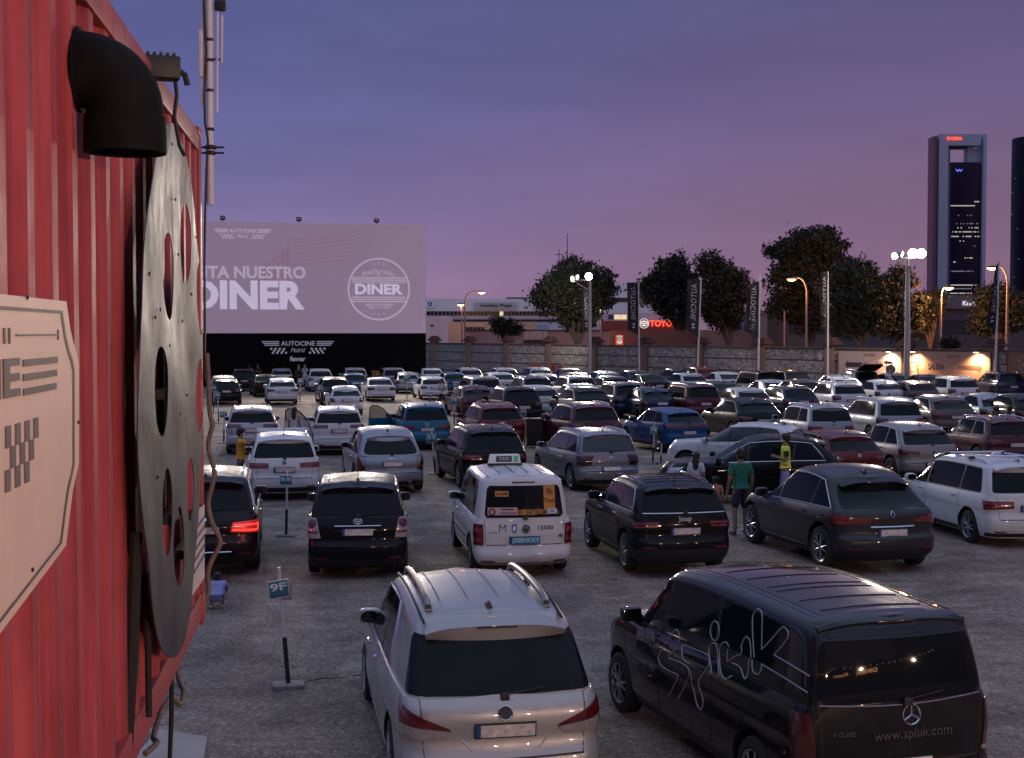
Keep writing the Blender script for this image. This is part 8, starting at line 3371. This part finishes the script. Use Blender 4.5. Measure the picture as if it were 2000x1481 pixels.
cloth = lambda n, c: mat('cloth_' + n, c, 0.85, vary=0.2, vscale=7, bump=0.8, bscale=9)
DEN = cloth('denim', (0.035, 0.05, 0.085))
person('man in a bright yellow T shirt reaching towards the roof bars of a white car', gnd(468, 34.9), RD(-78), 1.78, cloth('yellow', (0.62, 0.30, 0.03)), DEN, arms='reach', mask=True)
person('dark haired woman in a white vest top beside an open car door', gnd(574, 46.6), RD(-20), 1.66, cloth('white', (0.55, 0.52, 0.55)), cloth('black', (0.015, 0.014, 0.015)), shorts=True, long_hair=True, sleeves=0, woman=True)
person('man in a white shirt and cap looking down at a phone between parked cars', gnd(863, 72.0), RD(150), 1.76, MATS['cloth_white'], cloth('black', (0.015, 0.014, 0.015)), shorts=True, arms='hold', cap=cloth('olive', (0.06, 0.055, 0.04)))
BL = mat('hair_blonde', (0.36, 0.22, 0.10), 0.6, vary=0.3, vscale=40)
person('fair haired woman in dark clothes standing under the screen', gnd(583, 103.2), RD(5), 1.72, cloth('black', (0.015, 0.014, 0.015)), MATS['cloth_black'], hair=BL, long_hair=True, woman=True)
person('fair haired woman in a white dress standing under the screen', gnd(595, 103.0), RD(-5), 1.74, MATS['cloth_white'], None, hair=BL, long_hair=True, woman=True, dress=True)
person('left one of two dark clothed men under the screen', gnd(487, 102.8), RD(20), 1.76, MATS['cloth_black'], MATS['cloth_black'])
person('right one of two dark clothed men under the screen', gnd(503, 102.9), RD(160), 1.80, MATS['cloth_black'], MATS['cloth_black'], arms='hold')
person('child in a pale blue shirt crouching on the gravel by the container', gnd(419, 20.5), RD(10), 1.12, cloth('paleblue', (0.26, 0.28, 0.52)), cloth('skyshorts', (0.20, 0.2, 0.35)), shorts=True, crouch=True)
person('man in a green T shirt and dark shorts standing with his back turned', gnd(1448, 28.0), RD(14), 1.84, cloth('green', (0.02, 0.16, 0.10)), cloth('navy', (0.02, 0.02, 0.05)), shorts=True)
person('attendant in a yellow safety vest and white face mask beside the black car', gnd(1536, 32.4), RD(82), 1.82, cloth('hivis', (0.72, 0.85, 0.06)), cloth('paleblue', (0.26, 0.28, 0.52)), arms='hold', mask=True, vest=True, sleeves=0.45)
person('woman with dark curly hair standing beyond the black off roader', gnd(1361, 30.6), RD(-30), 1.53, MATS['cloth_white'], MATS['cloth_black'], long_hair=True, woman=True)
person('small child in an orange top beside the man in green', gnd(1399, 28.9), RD(-20), 1.15, cloth('peach', (0.42, 0.20, 0.12)), MATS['cloth_black'], shorts=True)
person('left one of two dark haired people behind the dark red car at the right edge', gnd(1948, 46.0), RD(60), 1.72, MATS['cloth_black'], MATS['cloth_black'], long_hair=True, woman=True)
person('right one of two dark haired people behind the dark red car at the right edge', gnd(1974, 46.2), RD(-50), 1.73, MATS['cloth_white'], MATS['cloth_black'], long_hair=True, woman=True)


# ---------------------------------------------------------------- bins, painting, sign, raised tailgate
def bin_(name, lab, px, Y, w, d, h, m, wheels=True):
    t = thing(name, lab, 'bin', gnd(px, Y), RD(6))
    mb = MB()
    b, q = w * 0.42, w * 0.5
    vs = [(-b, -d * .4, .06), (b, -d * .4, .06), (b, d * .4, .06), (-b, d * .4, .06), (-q, -d * .5, h), (q, -d * .5, h), (q, d * .5, h), (-q, d * .5, h)]
    mb.add(vs, [(3, 2, 1, 0), (0, 1, 5, 4), (1, 2, 6, 5), (2, 3, 7, 6), (3, 0, 4, 7), (4, 5, 6, 7)])
    mb.build('bin_body', m, t, 0)
    mb = MB()
    mb.rbox(-q - .03, -d * .5 - .05, h, q + .03, d * .5 + .03, h + .06, 0.02)
    mb.tube([(-q + .05, d * .5 + .06, h), (q - .05, d * .5 + .06, h)], 0.02)
    mb.build('lid', m, t)
    if wheels:
        for s in (-1, 1):
            mb = MB()
            mb.lathe([(0.10, 0), (0.10, 0.05)], 16, Matrix.Translation((s * q * .8, d * .4, 0.10)) @ Matrix.Rotation(PI / 2, 4, 'Y'))
            mb.build('wheel', RUBBER, t)


bin_('wheeled_bin', 'tall black wheeled bin right of the deep red off roader', 1042, 49.5, 0.62, 0.7, 1.02, BLACK)
bin_('litter_bin', 'orange bin under the screen between two pale cars', 733, 101.0, 0.55, 0.5, 1.25, mat('bin_orange', (0.45, 0.15, 0.02), 0.5), False)


def oddments():
    # red graffiti of a machine on the rubble wall
    off = 0.20
    M = WPL.M(off)
    U = lambda x, y: WPL.uv(x, y, off)
    rd = mat('graffiti_red', (0.20, 0.055, 0.05), 0.8, vary=0.4, vscale=2)
    pk = mat('graffiti_pink', (0.32, 0.16, 0.15), 0.8, vary=0.2)
    og = mat('graffiti_orange', (0.30, 0.10, 0.04), 0.8, vary=0.2)
    mb = MB()
    P = lambda pts: [U(x, y) for x, y in pts][::-1]
    mb.prism(P([(1060, 707), (1098, 709), (1104, 722), (1100, 735), (1078, 737), (1070, 724)]), 0, 0.012, M, 0)
    mb.prism(P([(1036, 710), (1057, 709), (1060, 718), (1072, 732), (1036, 732)]), 0, 0.012, M, 2)
    for a, b in (((1062, 708), (1076, 728)), ((1072, 715), (1100, 714)), ((1096, 707), (1103, 720)), ((1064, 709), (1098, 710)), ((1085, 716), (1095, 734))):
        mb.tube([M @ Vector((*U(*a), .02)), M @ Vector((*U(*b), .02))], 0.05, 6, 1)
    ring(mb, 0.16, 0.04, M @ Matrix.Translation((*U(1088, 722), 0.02)), 1)
    tag(mb.build('graffiti', [rd, pk, og], None, 0, recalc=True), 'red graffiti of a machine painted low on the rubble wall', 'graffiti')
    # arrow sign on a stalk before the pink board
    Y = 76
    b = at_y(1738, 740, Y)
    b.z = 0
    t = thing('direction_sign', 'grey arrow sign on a stalk before the pink exit board', 'sign', b)
    tp = at_y(1738, 722, Y) - b
    mb = MB()
    mb.tube([(0, 0, 0), (0, 0, tp.z)], 0.05)
    mb.build('post', POLE, t)
    mb = MB()
    a, c = at_y(1725, 711, Y) - b, at_y(1742, 705, Y) - b
    mb.prism([(a.x, a.z + .1), (a.x + .12, a.z), (c.x, a.z), (c.x, c.z), (a.x + .12, c.z)], 0, .04, Matrix(((1, 0, 0, 0), (0, 0, -1, 0), (0, 1, 0, 0), (0, 0, 0, 1))))
    mb.lathe([(.28, 0), (.28, .05)], 20, Matrix(((1, 0, 0, tp.x + .05), (0, 0, -1, .08), (0, 1, 0, tp.z), (0, 0, 0, 1))))
    mb.build('board', mat('sign_grey', (0.16, 0.15, 0.16), 0.6), t, 0, recalc=True)
    # raised tailgate
    for o in list(C):
        if o.get('label', '').startswith('black car with its tailgate up'):
            mb = MB()
            mb.prism([(-.62, 0), (.62, 0), (.70, .62), (.60, 1.0), (-.60, 1.0), (-.70, .62)], -.04, .04, Matrix.Translation((0, .55, 1.60)) @ Matrix.Rotation(PI, 4, 'Z') @ Matrix.Rotation(RD(22), 4, 'X'))
            mb.build('tailgate', P_BLACK, o, recalc=True)

    for px, py, l, a in ((600, 1332, .5, .3), (690, 1322, .55, .1), (1190, 1133, .4, -.6), (1265, 885, .3, 1.2)):
        g = at_ground(px, py)
        mb = MB()
        d = Vector((math.cos(a), math.sin(a), 0)) * l
        mb.tube([g + Vector((0, 0, .01)), g + d * .4 + Vector((0, .03, .025)), g + d * .7 + Vector((0, -.01, .02)), g + d + Vector((0, .05, .01))], [.009, .008, .006, .003], 5)
        mb.tube([g + d * .55 + Vector((0, 0, .022)), g + d * .75 + Vector((0, .09, .03))], .004, 5)
        tag(mb.build('twig', BARK), {600: 'longer dry twig on the gravel right of the nearest marker post', 690: 'dry twig near the left front wheel of the silver people carrier', 1190: 'short twig on the gravel left of the black van', 1265: 'small twig by the tilted teal card post'}[px], 'twig', 'twigs on the gravel')


oddments()


# ---------------------------------------------------------------- the diner behind the camera, seen only in reflections
def diner():
    pl = Pl(Vector((18.0, -8.0, 0)), Vector((-0.80, -0.60, 0)))
    M = pl.M(0)
    t = thing('diner', 'dark diner block with bulb lettering behind the camera', 'building')
    mb = MB()
    mb.box(-18, 0, -6, 12, 6.2, -0.3, 0, M)
    mb.build('wall', mat('diner_wall', (0.02, 0.017, 0.018), 0.7), t, 0, recalc=True)
    bulb = mat('bulb_warm', (1, .7, .4), 0.4, emit=(1.0, 0.46, 0.17), estr=26)
    mb = MB()
    fit_text(mb, 'DINER', -1.6, 1.2, 4.3, 5.0, M, 0.06, 0.02)
    mb.build('lettering', bulb, t, 0)
    mb = MB()
    fit_text(mb, 'Food', 2.2, 4.0, 4.5, 5.1, M, 0.06, 0.0, 0, 0.3)
    mb.build('script', bulb, t, 0)
    for (a, b, lab) in ((Vector((2.4, -3.6, 5.6)), Vector((12, -7, 5.6)), 'nearer string of warm bulbs behind the camera'), (Vector((12.4, -7, 5.6)), Vector((24, 0, 5.8)), 'further string of warm bulbs behind the camera')):
        mb = MB()
        pts = []
        for q in range(19):
            u = q / 18
            p = a.lerp(b, u) - Vector((0, 0, 0.8 * (1 - (2 * u - 1) ** 2)))
            pts.append(p)
            mb.lathe([(0.001, -.10), (.055, -.06), (.055, 0), (0.02, .02)], 8, Matrix.Translation(p), 0)
        mb.tube([p + Vector((0, 0, .02)) for p in pts], 0.01, 5, 1)
        tag(mb.build('bulb_string', [bulb, BLACK]), lab, 'string lights', 'bulb strings by the diner')
        for u in (0.25, 0.75):
            la = bpy.data.lights.new('string_light', 'POINT')
            la.energy = 1080
            la.color = (1.0, 0.68, 0.52)
            la.shadow_soft_size = 0.15
            lo = bpy.data.objects.new('string_light', la)
            C.link(lo)
            lo.location = a.lerp(b, u) - Vector((0, 0, 1.0))


diner()
